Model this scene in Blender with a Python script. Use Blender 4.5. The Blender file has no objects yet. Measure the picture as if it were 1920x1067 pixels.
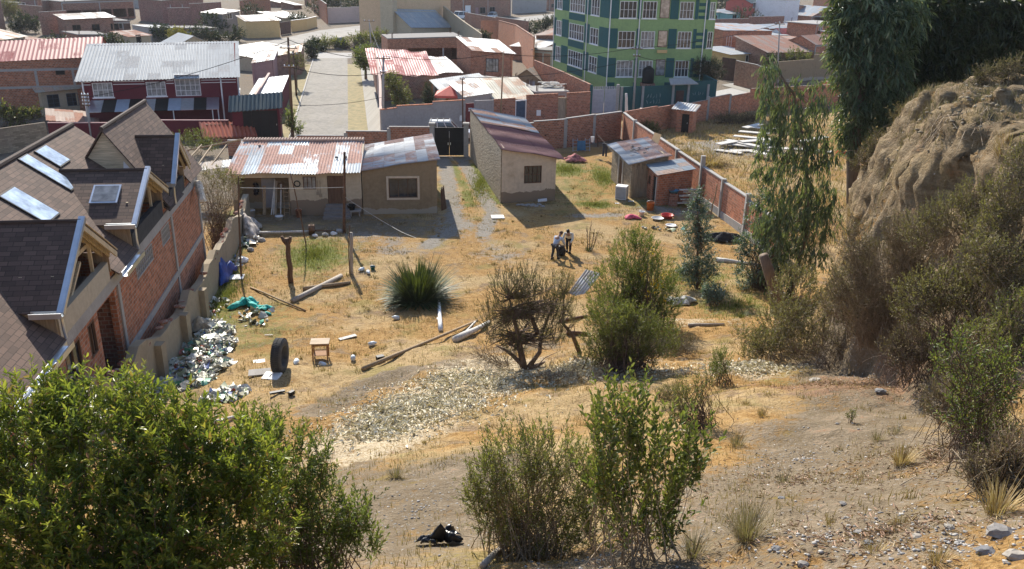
import bpy, math, random
import numpy as np
from mathutils import Vector, Matrix

R = math.radians
SC = bpy.context.scene
COL = SC.collection
rng = random.Random(11)
NR = np.random.default_rng(5)

# ------------------------------------------------------------------ camera geometry (used to survey the site)
F = 1600.0; CH = 16.5; PT = R(21.24); RO = R(1.2)
_r0 = np.array([1, 0, 0.]); _u0 = np.array([0, math.sin(PT), math.cos(PT)]); FW = np.array([0, math.cos(PT), -math.sin(PT)])
RT = _r0 * math.cos(RO) + _u0 * math.sin(RO); UP = -_r0 * math.sin(RO) + _u0 * math.cos(RO)
CAM = np.array([0, 0, CH])
def ray(px, py): return FW + RT * ((px - 960) / F) - UP * ((py - 533.5) / F)
def G(px, py, z=0.):
    d = ray(px, py); return CAM + d * ((z - CH) / d[2])
def PLN(px, py, o, n):
    d = ray(px, py); o = np.array(o, float); n = np.array(n, float)
    return CAM + d * (n.dot(o - CAM) / n.dot(d))
def YP(px, py, y): return PLN(px, py, (0, y, 0), (0, 1, 0))
def ZT(x, y, py):
    k = (533.5 - py) / F; v = UP - k * FW
    return CH - (v[0] * x + v[1] * y) / v[2]

# ------------------------------------------------------------------ terrain function
_tab = np.random.default_rng(3).random((256, 256))
def vnoise(x, y):
    x = np.asarray(x, float); y = np.asarray(y, float)
    xi = np.floor(x).astype(int); yi = np.floor(y).astype(int)
    fx = x - xi; fy = y - yi
    fx = fx * fx * (3 - 2 * fx); fy = fy * fy * (3 - 2 * fy)
    g = lambda a, b: _tab[a & 255, b & 255]
    return (g(xi, yi) * (1 - fx) + g(xi + 1, yi) * fx) * (1 - fy) + (g(xi, yi + 1) * (1 - fx) + g(xi + 1, yi + 1) * fx) * fy
def fbm(x, y, o=4):
    s = 0; a = .5
    for i in range(o):
        s = s + a * (vnoise(x * 2 ** i + 17.3 * i, y * 2 ** i + 9.1 * i) - .5); a *= .5
    return s
def fbm3(x, y, z, o=3):
    s = 0; a = .5
    for i in range(o):
        k = 2. ** i; zi = np.floor(z * k).astype(int); f = z * k - zi; f = f * f * (3 - 2 * f)
        s = s + a * (vnoise(x * k + 37.1 * zi, y * k + 17.7 * zi) * (1 - f) + vnoise(x * k + 37.1 * (zi + 1), y * k + 17.7 * (zi + 1)) * f - .5); a *= .5
    return s
def sstep(a, b, x):
    t = np.clip((x - a) / (b - a), 0, 1); return t * t * (3 - 2 * t)
_ps = np.array([-40, -8, -3, 1, 4, 7.5, 11, 15, 20, 26, 34, 42, 48, 3000.])
_pz = np.array([17, 15.6, 15, 13.6, 11.9, 9.9, 8.1, 6.6, 4.7, 2.7, .95, .15, 0, 0])
_foot = np.array([(7.3, -6), (7.6, 4), (8.0, 9), (8.9, 14), (9.8, 18), (10.5, 22), (10.5, 26), (11.1, 29.3), (12.6, 32.5), (17, 37), (26, 43), (45, 55), (90, 70)], float)
def foot_d(x, y):
    x = np.asarray(x, float); y = np.asarray(y, float)
    best = np.full(np.broadcast(x, y).shape, 1e9); sg = np.ones_like(best)
    for i in range(len(_foot) - 1):
        a = _foot[i]; b = _foot[i + 1]; ab = b - a; L = ab.dot(ab)
        t = np.clip(((x - a[0]) * ab[0] + (y - a[1]) * ab[1]) / L, 0, 1)
        dx = x - a[0] - t * ab[0]; dy = y - a[1] - t * ab[1]; d = np.hypot(dx, dy)
        cr = (x - a[0]) * ab[1] - (y - a[1]) * ab[0]
        m = d < best
        best = np.where(m, d, best); sg = np.where(m, np.sign(cr), sg)
    return best * sg
def h(x, y):
    x = np.asarray(x, float); y = np.asarray(y, float)
    xc = np.clip(x, -22, 18)
    s = y - .35 * xc
    z = np.interp(s, _ps, _pz)
    z = (z + np.interp(s - 1.5, _ps, _pz) + np.interp(s + 1.5, _ps, _pz)) / 3
    near = sstep(60, 40, y)
    z = z + near * (fbm(x * .35, y * .35) * .8 * sstep(46, 30, s) + fbm(x * 1.3 + 7, y * 1.3, 3) * .26 * (.3 + .7 * sstep(44, 26, s)) + fbm(x * 3.1, y * 3.1, 2) * .1)
    d = foot_d(x, y) + 1.0 * fbm(x * .55 + 3, y * .55, 3) + .5 * fbm(x * 1.7, y * 1.7 + 5, 3)
    k = np.interp(y, [8, 13, 18, 21, 28, 34, 60], [.20, .24, .45, .9, 1., .5, .4])
    top = np.interp(y, [-10, 8, 14, 20, 24, 40, 70], [16.0, 14.2, 13.2, 12.75, 12.6, 11.6, 9])
    rise = 1 - np.exp(-(np.clip(d, 0, None) * k * 1.1) ** 1.4)
    terr = (fbm(x * .9 + 31, y * .9, 5) * 1.2 + .5 * np.abs(fbm(x * 2.2, y * 2.2 + 8, 3))) * rise
    zb = z + (top - z) * rise + terr + .04 * np.clip(d, 0, 30)
    return np.where(d > 0, np.maximum(z, zb), z)
def hz(x, y): return float(h(x, y))
_ts = np.concatenate([np.arange(3, 40, .04), np.arange(40, 90, .1), np.arange(90, 420, .5)])
def T(px, py, dz=0.):
    d = ray(px, py); d = d / np.linalg.norm(d)
    P = CAM[None] + _ts[:, None] * d[None]
    q = P[:, 2] - h(P[:, 0], P[:, 1]) - dz
    i = np.argmax(q < 0)
    if not (q < 0).any(): return P[-1]
    if i == 0: return P[0]
    a = q[i - 1] / (q[i - 1] - q[i]); return P[i - 1] + (P[i] - P[i - 1]) * a
def TG(px, py): p = T(px, py); return Vector((p[0], p[1], hz(p[0], p[1])))
def V(*a): return Vector(a if len(a) > 1 else tuple(a[0]))

# ------------------------------------------------------------------ mesh builder
class MB:
    def __init__(s): s.v = []; s.f = []; s.mi = []; s.m = 0; s.uv = {}
    def add(s, vs, fs, uvs=None):
        o = len(s.v); s.v += [tuple(map(float, v)) for v in vs]
        for k, f in enumerate(fs):
            if uvs is not None: s.uv[len(s.f)] = [uvs[i] for i in f]
            s.f.append(tuple(i + o for i in f)); s.mi.append(s.m)
    def box(s, x0, x1, y0, y1, z0, z1):
        s.add([(x0, y0, z0), (x1, y0, z0), (x1, y1, z0), (x0, y1, z0), (x0, y0, z1), (x1, y0, z1), (x1, y1, z1), (x0, y1, z1)],
              [(3, 2, 1, 0), (4, 5, 6, 7), (0, 1, 5, 4), (1, 2, 6, 5), (2, 3, 7, 6), (3, 0, 4, 7)])
    def hexa(s, b, t):
        s.add(list(b) + list(t), [(3, 2, 1, 0), (4, 5, 6, 7), (0, 1, 5, 4), (1, 2, 6, 5), (2, 3, 7, 6), (3, 0, 4, 7)])
    def obox(s, c, ax, ay, az):
        c = V(c); ax = V(ax); ay = V(ay); az = V(az)
        P = lambda i, j, k: c + ax * i + ay * j + az * k
        s.hexa([P(-1, -1, -1), P(1, -1, -1), P(1, 1, -1), P(-1, 1, -1)], [P(-1, -1, 1), P(1, -1, 1), P(1, 1, 1), P(-1, 1, 1)])
    def beam(s, p0, p1, w, hh, up=(0, 0, 1)):
        p0 = V(p0); p1 = V(p1); d = p1 - p0; L = d.length; d.normalize(); u = V(up)
        if abs(d.dot(u)) > .98: u = Vector((0, 1, 0))
        sd = d.cross(u).normalized(); u = sd.cross(d)
        s.obox((p0 + p1) / 2, d * L / 2, sd * w / 2, u * hh / 2)
    def tube(s, pts, rad, n=6, cap=True):
        pts = [V(p) for p in pts]
        if not hasattr(rad, '__len__'): rad = [rad] * len(pts)
        o = len(s.v); k = len(pts); pu = None
        for i, p in enumerate(pts):
            d = (pts[min(i + 1, k - 1)] - pts[max(i - 1, 0)])
            if d.length < 1e-9: d = Vector((0, 0, 1))
            d.normalize()
            u = pu if pu is not None else (Vector((0, 0, 1)) if abs(d.z) < .9 else Vector((1, 0, 0)))
            sd = d.cross(u)
            if sd.length < 1e-6: sd = d.orthogonal()
            sd.normalize(); u = sd.cross(d); pu = u
            for j in range(n):
                a = 2 * math.pi * j / n; s.v.append(tuple(p + (sd * math.cos(a) + u * math.sin(a)) * rad[i]))
        for i in range(k - 1):
            for j in range(n):
                a = o + i * n + j; b = o + i * n + (j + 1) % n
                s.f.append((a, b, b + n, a + n)); s.mi.append(s.m)
        if cap:
            s.f.append(tuple(o + j for j in range(n))[::-1]); s.mi.append(s.m)
            s.f.append(tuple(o + (k - 1) * n + j for j in range(n))); s.mi.append(s.m)
    def lathe(s, c, prof, n=14, sx=1., sy=1.):
        o = len(s.v); c = V(c)
        for r, z in prof:
            for j in range(n):
                a = 2 * math.pi * j / n; s.v.append((c.x + r * sx * math.cos(a), c.y + r * sy * math.sin(a), c.z + z))
        for i in range(len(prof) - 1):
            for j in range(n):
                a = o + i * n + j; b = o + i * n + (j + 1) % n
                s.f.append((a, b, b + n, a + n)); s.mi.append(s.m)
    def prism(s, poly, ext):
        n = len(poly); e = V(ext); a = [V(p) for p in poly]; b = [p + e for p in a]
        s.add(a + b, [tuple(range(n))[::-1], tuple(range(n, 2 * n))] + [(i, (i + 1) % n, n + (i + 1) % n, n + i) for i in range(n)])
    def rock(s, c, r, seed=0, sq=.7):
        g = random.Random(seed); c = V(c); o = len(s.v); n = 7; L = [(-.8, .5), (-.3, .95), (.3, .9), (.75, .5)]
        for z, q in L:
            for j in range(n):
                a = 2 * math.pi * j / n + g.uniform(-.2, .2); k = q * g.uniform(.75, 1.15)
                s.v.append((c.x + r[0] * k * math.cos(a), c.y + r[1] * k * math.sin(a), c.z + r[2] * sq * z * g.uniform(.85, 1.15)))
        for i in range(3):
            for j in range(n):
                a = o + i * n + j; b = o + i * n + (j + 1) % n
                s.f.append((a, b, b + n, a + n)); s.mi.append(s.m)
        s.f.append(tuple(o + j for j in range(n))[::-1]); s.mi.append(s.m)
        s.f.append(tuple(o + 3 * n + j for j in range(n))); s.mi.append(s.m)
    def build(s, name, mats, parent=None, smooth=False, loc=None):
        me = bpy.data.meshes.new(name)
        me.from_pydata(s.v, [], s.f); me.validate(clean_customdata=False)
        if not isinstance(mats, (list, tuple)): mats = [mats]
        for m in mats: me.materials.append(m)
        if len(mats) > 1: me.polygons.foreach_set('material_index', s.mi[:len(me.polygons)])
        if s.uv:
            ul = me.uv_layers.new(name='uv')
            for p in me.polygons:
                u = s.uv.get(p.index)
                if u:
                    for li, q in zip(p.loop_indices, u): ul.data[li].uv = q
        if smooth: me.polygons.foreach_set('use_smooth', [True] * len(me.polygons))
        me.update()
        o = bpy.data.objects.new(name, me); COL.objects.link(o)
        if parent is not None: o.parent = parent
        if loc is not None: o.location = loc
        return o
def tag(o, label=None, cat=None, group=None, kind=None):
    if label:
        o['label'] = label
        if not kind: o['kind'] = 'thing'
    if cat: o['category'] = cat
    if group: o['group'] = group
    if kind: o['kind'] = kind
    return o
def thing(name, label, cat, loc=(0, 0, 0), rz=0, group=None):
    o = bpy.data.objects.new(name, None); COL.objects.link(o); o.empty_display_size = .3
    o.location = tuple(map(float, loc)); o.rotation_euler = (0, 0, rz)
    return tag(o, label, cat, group)
def copy_tree(o, parent=None):
    c = o.copy(); COL.objects.link(c); c.parent = parent
    for ch in list(o.children): copy_tree(ch, c)
    return c
def np_mesh(name, verts, faces, mats, parent=None, tint=None, loc=None):
    """verts (n,3), faces (m,k) with equal k"""
    me = bpy.data.meshes.new(name)
    verts = np.asarray(verts, np.float32); faces = np.asarray(faces, np.int32)
    m, k = faces.shape
    me.vertices.add(len(verts)); me.vertices.foreach_set('co', verts.ravel())
    me.loops.add(m * k); me.loops.foreach_set('vertex_index', faces.ravel())
    me.polygons.add(m); me.polygons.foreach_set('loop_start', np.arange(0, m * k, k, dtype=np.int32))
    if tint is not None:
        ca = me.color_attributes.new('tint', 'FLOAT_COLOR', 'POINT')
        c = np.ones((len(verts), 4), np.float32); c[:, 0] = tint; ca.data.foreach_set('color', c.ravel())
    me.update(calc_edges=True); me.validate(clean_customdata=False)
    if not isinstance(mats, (list, tuple)): mats = [mats]
    for q in mats: me.materials.append(q)
    o = bpy.data.objects.new(name, me); COL.objects.link(o)
    if parent is not None: o.parent = parent
    if loc is not None: o.location = loc
    return o
# ------------------------------------------------------------------ materials (all procedural)
class NG:
    def __init__(s, name):
        s.m = bpy.data.materials.new(name); s.m.use_nodes = True; s.t = s.m.node_tree
        s.b = s.t.nodes['Principled BSDF']; s.out = s.t.nodes['Material Output']
    def n(s, typ, ins=None, **kw):
        nd = s.t.nodes.new('ShaderNode' + typ)
        for k, v in kw.items(): setattr(nd, k, v)
        for k, v in (ins or {}).items(): s.set(nd.inputs[k], v)
        return nd
    def set(s, sock, v):
        if isinstance(v, bpy.types.NodeSocket): s.t.links.new(v, sock)
        elif isinstance(v, (tuple, list)) and len(v) == 3 and sock.type == 'RGBA': sock.default_value = (*v, 1)
        else: sock.default_value = v
    def P(s, **kw):
        for k, v in kw.items(): s.set(s.b.inputs[k.replace('_', ' ')], v)
        return s
    def co(s, kind='Object'): return s.n('TexCoord').outputs[kind]
    def pos(s): return s.n('NewGeometry').outputs['Position']
    def noise(s, vec, scale, det=4, rough=.55, dist=0.):
        return s.n('TexNoise', {'Vector': vec, 'Scale': scale, 'Detail': det, 'Roughness': rough, 'Distortion': dist}).outputs['Fac']
    def map(s, vec, scale=(1, 1, 1), loc=(0, 0, 0)):
        return s.n('Mapping', {'Vector': vec, 'Scale': scale, 'Location': loc}).outputs[0]
    def mix(s, fac, a, b, mode='MIX'):
        nd = s.n('Mix', data_type='RGBA', blend_type=mode); nd.clamp_factor = True
        s.set(nd.inputs[0], fac); s.set(nd.inputs[6], a); s.set(nd.inputs[7], b); return nd.outputs[2]
    def mth(s, op, a, b=0., c=0.):
        nd = s.n('Math', operation=op); s.set(nd.inputs[0], a); s.set(nd.inputs[1], b); s.set(nd.inputs[2], c); return nd.outputs[0]
    def ramp(s, fac, stops, interp='LINEAR'):
        nd = s.n('ValToRGB'); s.set(nd.inputs[0], fac); cr = nd.color_ramp; cr.interpolation = interp
        while len(cr.elements) < len(stops): cr.elements.new(.5)
        for e, (p, c) in zip(cr.elements, stops):
            e.position = p; e.color = (*c, 1) if isinstance(c, (tuple, list)) else (c, c, c, 1)
        return nd.outputs[0]
    def sstep(s, v, a, b):
        nd = s.n('MapRange', interpolation_type='SMOOTHSTEP'); s.set(nd.inputs[0], v); nd.inputs[1].default_value = a; nd.inputs[2].default_value = b
        return nd.outputs[0]
    def bump(s, hgt, strength=.5, dist=.02):
        s.set(s.b.inputs['Normal'], s.n('Bump', {'Height': hgt, 'Strength': strength, 'Distance': dist}).outputs[0]); return s
    def rand(s): return s.n('ObjectInfo').outputs['Random']
    def wallco(s):
        # object coordinates with x running along the wall whichever way the wall faces
        g = s.n('NewGeometry'); tr = s.n('VectorTransform', {'Vector': g.outputs['Normal']}, vector_type='NORMAL', convert_from='WORLD', convert_to='OBJECT')
        sp = s.n('SeparateXYZ', {0: tr.outputs[0]}); ax = s.mth('ABSOLUTE', sp.outputs[0]); ay = s.mth('ABSOLUTE', sp.outputs[1])
        f = s.mth('GREATER_THAN', ax, ay)
        o = s.n('SeparateXYZ', {0: s.co()})
        u = s.mth('ADD', s.mth('MULTIPLY', o.outputs[1], f), s.mth('MULTIPLY', o.outputs[0], s.mth('SUBTRACT', 1., f)))
        return s.n('CombineXYZ', {0: u, 1: o.outputs[2], 2: s.mth('MULTIPLY', s.rand(), 40.)}).outputs[0]

def plain(name, c, rough=.7, metal=0., var=.15, scale=3., bump=.0, spec=.3):
    g = NG(name); n = g.noise(g.co(), scale, 5)
    lo = tuple(max(0, x * (1 - var * 1.4)) for x in c); hi = tuple(min(1, x * (1 + var)) for x in c)
    g.P(Base_Color=g.ramp(n, [(.3, lo), (.7, hi)]), Roughness=rough, Metallic=metal, Specular_IOR_Level=spec)
    if bump: g.bump(g.noise(g.co(), scale * 5, 6), bump, .02)
    return g.m
def brick(name, c1, c2, mort=(.36, .30, .24), bw=.26, bh=.16, holes=False, grime=.35):
    g = NG(name); w = g.wallco()
    bt = g.n('TexBrick', {'Vector': w, 'Color1': tuple(x * 1.16 for x in c1), 'Color2': tuple(x * .7 for x in c2), 'Mortar': mort, 'Scale': 1., 'Mortar Size': .017, 'Mortar Smooth': .3, 'Bias': 0., 'Brick Width': bw, 'Row Height': bh})
    c = bt.outputs[0]
    n1 = g.noise(w, .55, 5, .6); n2 = g.noise(w, 4., 5, .6); n3 = g.noise(g.map(w, (1.2, .35, 1)), 1.6, 4)
    c = g.mix(g.mth('MULTIPLY', g.sstep(n2, .35, .75), .55), c, tuple(x * .62 for x in c1))
    c = g.mix(g.mth('MULTIPLY', g.sstep(n1, .45, .75), grime), c, (.26, .20, .15))
    c = g.mix(g.mth('MULTIPLY', g.sstep(n3, .55, .8), .35), c, tuple(min(1, x * 1.45 + .04) for x in c1))
    if holes:
        wn = g.n('TexVoronoi', {'Vector': g.map(w, (1 / .5, 1 / .32, 1)), 'Scale': 1., 'Randomness': .25}).outputs['Distance']
        vis = g.sstep(g.noise(w, .7, 2), .38, .52)
        c = g.mix(g.mth('MULTIPLY', g.mth('LESS_THAN', wn, .2), vis), c, (.03, .022, .018))
    g.P(Base_Color=c, Roughness=.92, Specular_IOR_Level=.15)
    g.bump(g.mth('ADD', bt.outputs[1], g.mth('MULTIPLY', n2, -.8)), .5, -.012)
    return g.m
def plaster(name, c, dirt=(.25, .2, .15), amt=.5, streak=True, base=None, base_h=.9):
    g = NG(name); w = g.wallco(); n1 = g.noise(w, .8, 6, .6); n2 = g.noise(w, 5, 5); n3 = g.noise(g.map(w, (3., .25, 1)), 1.5, 4)
    col = g.ramp(n2, [(.3, tuple(x * .88 for x in c)), (.7, tuple(min(1, x * 1.06) for x in c))])
    col = g.mix(g.mth('MULTIPLY', g.sstep(n1, .5, .78), amt), col, dirt)
    if streak: col = g.mix(g.mth('MULTIPLY', g.sstep(n3, .55, .8), amt * .6), col, dirt)
    if base:
        z = g.n('SeparateXYZ', {0: w}).outputs[1]
        m = g.mth('LESS_THAN', g.mth('ADD', z, g.mth('MULTIPLY', g.mth('SUBTRACT', n1, .5), 1.1)), base_h)
        col = g.mix(m, col, base)
    g.P(Base_Color=col, Roughness=.9, Specular_IOR_Level=.2).bump(g.noise(w, 14, 6), .3, .015)
    return g.m
def corr(name, base=(.5, .53, .55), base2=(.38, .41, .43), rust=(.30, .125, .07), amt=.3, panel=(.85, 1.9), pv=.25, rough=.55, metal=.08, pale=None):
    g = NG(name); uv = g.co('UV'); s = g.n('SeparateXYZ', {0: uv}); r = g.mth('MULTIPLY', g.rand(), 77.)
    cu = g.mth('FLOOR', g.mth('DIVIDE', s.outputs[0], panel[0])); cv = g.mth('FLOOR', g.mth('DIVIDE', s.outputs[1], panel[1]))
    wn = g.n('TexWhiteNoise', {'Vector': g.n('CombineXYZ', {0: cu, 1: cv, 2: r}).outputs[0]}, noise_dimensions='3D')
    wv = wn.outputs['Value']; off = g.n('CombineXYZ', {0: s.outputs[0], 1: s.outputs[1], 2: g.mth('ADD', r, g.mth('MULTIPLY', wv, 9.))}).outputs[0]
    n1 = g.noise(off, .9, 5, .6); n2 = g.noise(g.map(off, (6, .5, 1)), 1.4, 5, .6); n3 = g.noise(off, 7, 4)
    c = g.mix(wv, tuple(x * (1 - pv) for x in base), base)
    c = g.mix(g.sstep(n2, .4, .7), c, base2)
    if pale: c = g.mix(g.mth('GREATER_THAN', wv, .82), c, pale)
    wc = g.n('SeparateColor', {0: wn.outputs['Color']})
    rm = g.mth('ADD', g.mth('ADD', g.mth('MULTIPLY', n1, .55), g.mth('MULTIPLY', n2, .45)), g.mth('MULTIPLY', wc.outputs[1], .62))
    th = 1.1 - amt * .62
    f = g.sstep(rm, th - .07, th + .1)
    c = g.mix(g.mth('MULTIPLY', f, .9), c, g.ramp(n3, [(.3, rust), (.7, tuple(min(1, x * 1.7 + .03) for x in rust))]))
    su = g.mth('FRACT', g.mth('DIVIDE', s.outputs[0], panel[0])); sv = g.mth('FRACT', g.mth('DIVIDE', s.outputs[1], panel[1]))
    seam = g.mth('MAXIMUM', g.mth('LESS_THAN', su, .025), g.mth('LESS_THAN', sv, .018))
    c = g.mix(g.mth('MULTIPLY', seam, .55), c, tuple(x * .35 for x in base2))
    g.P(Base_Color=c, Metallic=g.mth('MULTIPLY', g.mth('SUBTRACT', 1., f), metal), Roughness=g.mth('ADD', rough, g.mth('MULTIPLY', f, .35)), Specular_IOR_Level=.2)
    g.bump(n3, .15, .01)
    return g.m
def shingle(name, c=(.105, .075, .06)):
    g = NG(name); uv = g.co('UV')
    bt = g.n('TexBrick', {'Vector': uv, 'Color1': tuple(x * 1.5 for x in c), 'Color2': tuple(x * .62 for x in c), 'Mortar': tuple(x * .3 for x in c), 'Scale': 1., 'Mortar Size': .012, 'Mortar Smooth': .2, 'Brick Width': .36, 'Row Height': .18})
    bt.offset_frequency = 2; bt.offset = .37
    n = g.noise(uv, 1.2, 5); n2 = g.noise(uv, 30, 4)
    col = g.mix(g.mth('MULTIPLY', g.sstep(n, .4, .7), .5), bt.outputs[0], tuple(x * 1.15 for x in c))
    col = g.mix(g.mth('MULTIPLY', n2, .35), col, (.16, .12, .10))
    sv = g.mth('FRACT', g.mth('DIVIDE', g.n('SeparateXYZ', {0: uv}).outputs[1], .18))
    g.P(Base_Color=col, Roughness=.85, Specular_IOR_Level=.25).bump(g.mth('SUBTRACT', g.mth('MULTIPLY', n2, .3), sv), .7, .02)
    return g.m
def woodm(name, c=(.34, .24, .14), along='Z', rough=.75):
    g = NG(name); o = g.co(); sc = {'X': (1, 12, 12), 'Y': (12, 1, 12), 'Z': (12, 12, 1)}[along]
    n = g.noise(g.map(o, sc), 1.3, 5, .6, .4); n2 = g.noise(o, 1.5, 4)
    col = g.ramp(n, [(.25, tuple(x * .55 for x in c)), (.55, c), (.8, tuple(min(1, x * 1.35) for x in c))])
    col = g.mix(g.mth('MULTIPLY', g.sstep(n2, .5, .8), .4), col, tuple(x * .5 for x in c))
    g.P(Base_Color=col, Roughness=rough, Specular_IOR_Level=.2).bump(n, .4, .01)
    return g.m
def glassm(name, c=(.02, .024, .028), rough=.08, spec=.6):
    g = NG(name); n = g.noise(g.co(), 2.5, 3)
    g.P(Base_Color=g.ramp(n, [(.35, c), (.7, tuple(x * 2.2 for x in c))]), Roughness=rough, Specular_IOR_Level=spec); return g.m
def leafm(name, cols, rough=.45, trans=.35, spec=.35):
    g = NG(name); at = g.n('Attribute', attribute_name='tint'); f = g.n('SeparateColor', {0: at.outputs['Color']}).outputs[0]
    k = len(cols) - 1
    col = g.ramp(f, [(i / k, c) for i, c in enumerate(cols)])
    g.P(Base_Color=col, Roughness=rough, Specular_IOR_Level=spec)
    if trans:
        tr = g.n('BsdfTranslucent', {'Color': g.mix(.5, col, (.25, .3, .02), 'MIX')})
        mx = g.n('MixShader', {0: trans, 1: g.b.outputs[0], 2: tr.outputs[0]}); g.t.links.new(mx.outputs[0], g.out.inputs[0])
    return g.m

M = {}
M['brick'] = brick('red brick', (.46, .175, .09), (.36, .13, .065), grime=.22)
M['brick_b'] = brick('dull brick', (.33, .15, .10), (.25, .105, .07), grime=.5)
M['brick_p'] = brick('plum brick', (.28, .12, .10), (.22, .09, .075), grime=.4)
M['brick_o'] = brick('orange brick', (.55, .20, .10), (.44, .155, .077), grime=.3)
M['brick_h'] = brick('hollow brick', (.43, .175, .098), (.34, .13, .072), holes=True)
M['brick_far'] = brick('weathered brick', (.36, .18, .13), (.28, .13, .09), grime=.45)
M['concrete'] = plaster('concrete', (.36, .34, .31), (.2, .18, .16), .45)
M['concrete_d'] = plaster('dark concrete', (.22, .205, .19), (.12, .11, .1), .5)
M['render_grey'] = plaster('grey render', (.34, .32, .30), (.20, .18, .16), .55)
M['tan'] = plaster('tan mud render', (.30, .225, .135), (.17, .12, .07), .75, base=(.36, .32, .25), base_h=.38)
M['cream'] = plaster('cream lime wash', (.64, .53, .39), (.33, .24, .15), .65, base=(.27, .205, .14), base_h=.75)
M['cream_long'] = plaster('cream lime wash old', (.55, .46, .32), (.33, .25, .16), .5, base=(.25, .19, .13), base_h=1.05)
M['adobe'] = brick('adobe', (.34, .275, .19), (.27, .215, .145), (.22, .175, .12), .42, .14, grime=.5)
M['adobe_wall'] = plaster('adobe fence', (.33, .27, .185), (.2, .155, .1), .7)
M['ochre'] = plaster('ochre paint', (.60, .42, .26), (.3, .22, .12), .3)
M['beige'] = plaster('beige paint', (.50, .41, .28), (.3, .25, .18), .35)
M['pink'] = plaster('pink paint', (.58, .43, .36), (.35, .27, .22), .35)
M['yellow'] = plaster('yellow paint', (.62, .43, .20), (.35, .25, .12), .3)
M['white_wall'] = plaster('white paint', (.72, .71, .70), (.4, .37, .33), .25)
M['burgundy'] = plaster('burgundy paint', (.125, .022, .032), (.09, .02, .025), .35)
M['pinkish'] = plaster('dusty rose paint', (.38, .23, .22), (.22, .14, .12), .4)
M['teal'] = plaster('teal paint', (.035, .105, .105), (.03, .07, .07), .4)
M['lime'] = plaster('light green paint', (.255, .365, .155), (.15, .21, .11), .5)
M['aqua'] = plaster('turquoise paint', (.25, .5, .48), (.2, .33, .3), .3)
M['redpaint'] = plaster('red paint', (.42, .10, .08), (.25, .08, .06), .3)
M['whitep'] = plain('white trim', (.76, .75, .72), .6, var=.06)
M['glass'] = glassm('window glass')
M['glass_b'] = glassm('curtained glass', (.16, .16, .155), .12)
M['dark'] = plain('dark interior', (.018, .016, .015), .9)  # near-black panes, door leaves and slots put unlit depth into colour; eyes too
M['blackiron'] = plain('black sheet iron', (.012, .012, .013), .55, .3, .2)
M['steel'] = plain('galvanised steel', (.62, .65, .68), .28, .85, .08)
M['rustiron'] = plain('rusty iron', (.14, .075, .045), .8, .2, .35, 6)
M['bluegrey'] = plain('blue grey sheet', (.33, .36, .40), .5, .1, .08)
M['navy'] = plain('blue painted door', (.055, .085, .13), .6, 0, .15)
M['maroon'] = plain('maroon door', (.17, .035, .035), .6, 0, .15)
M['brown'] = plain('brown gate', (.085, .045, .035), .65, 0, .2)
M['wood'] = woodm('weathered wood')
M['wood_d'] = woodm('dark wood', (.15, .085, .05))
M['wood_p'] = woodm('pale timber', (.60, .47, .29))
M['wood_w'] = woodm('grey white timber', (.60, .57, .51))
M['wood_g'] = woodm('grey dead wood', (.42, .37, .31))
M['plank'] = woodm('old plank', (.36, .29, .2))
M['bark'] = woodm('eucalyptus bark', (.17, .12, .085))
M['twig'] = plain('twig bark', (.14, .10, .075), .9, 0, .3, 5)
M['twig_pale'] = plain('dry twig', (.30, .235, .16), .9, 0, .3, 5)
M['shingle'] = shingle('brown shingle', (.105, .064, .045))
M['sky_glass'] = glassm('skylight glass', (.30, .36, .42), .06, .8)  # mottled pale blue puts the reflected sky into the pane colour
M['roof_rust'] = corr('rusty iron sheets', (.52, .58, .61), (.40, .39, .37), (.33, .185, .135), .56, (.95, 1.75), .2)
M['roof_mix'] = corr('streaked iron sheets', (.44, .47, .49), (.33, .33, .33), (.30, .19, .145), .22, (3.4, .75), .2)
M['roof_red'] = corr('red oxide sheets', (.25, .115, .105), (.20, .1, .092), (.15, .07, .06), .2, (.8, 3), .2, .6, 0)
M['roof_grey'] = corr('grey fibre cement', (.36, .385, .39), (.29, .305, .31), (.30, .29, .27), .15, (1.06, 1.5), .12, .7, 0)
M['roof_pink'] = corr('faded red sheets', (.36, .095, .09), (.30, .08, .075), (.25, .08, .07), .1, (1.1, 2.4), .1, .6, 0)
M['roof_blue'] = corr('blue grey sheets', (.27, .315, .345), (.21, .24, .265), (.3, .2, .14), .1, (.9, 2.2), .2)
M['roof_zinc'] = corr('zinc sheets', (.38, .40, .41), (.29, .31, .32), (.3, .16, .1), .22, (.8, 2), .25)
M['roof_white'] = corr('white sheets', (.46, .46, .45), (.37, .37, .36), (.30, .25, .2), .2, (1, 3), .1, .55, 0)
M['roof_cream'] = corr('cream translucent sheets', (.45, .41, .31), (.37, .32, .24), (.38, .25, .17), .25, (.9, 2), .15, .6, 0)
M['roof_dark'] = corr('dark green sheets', (.085, .115, .115), (.06, .08, .08), (.05, .06, .06), .1, (5, 5), .1, .5, .1)
M['roof_tile'] = corr('red metal tile', (.42, .115, .06), (.32, .085, .05), (.25, .08, .05), .2, (9, 9), .05, .5, 0)
M['roof_brown'] = corr('old brown sheets', (.36, .27, .22), (.28, .2, .16), (.24, .12, .08), .55, (.8, 2), .25, .8, 0)
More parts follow.
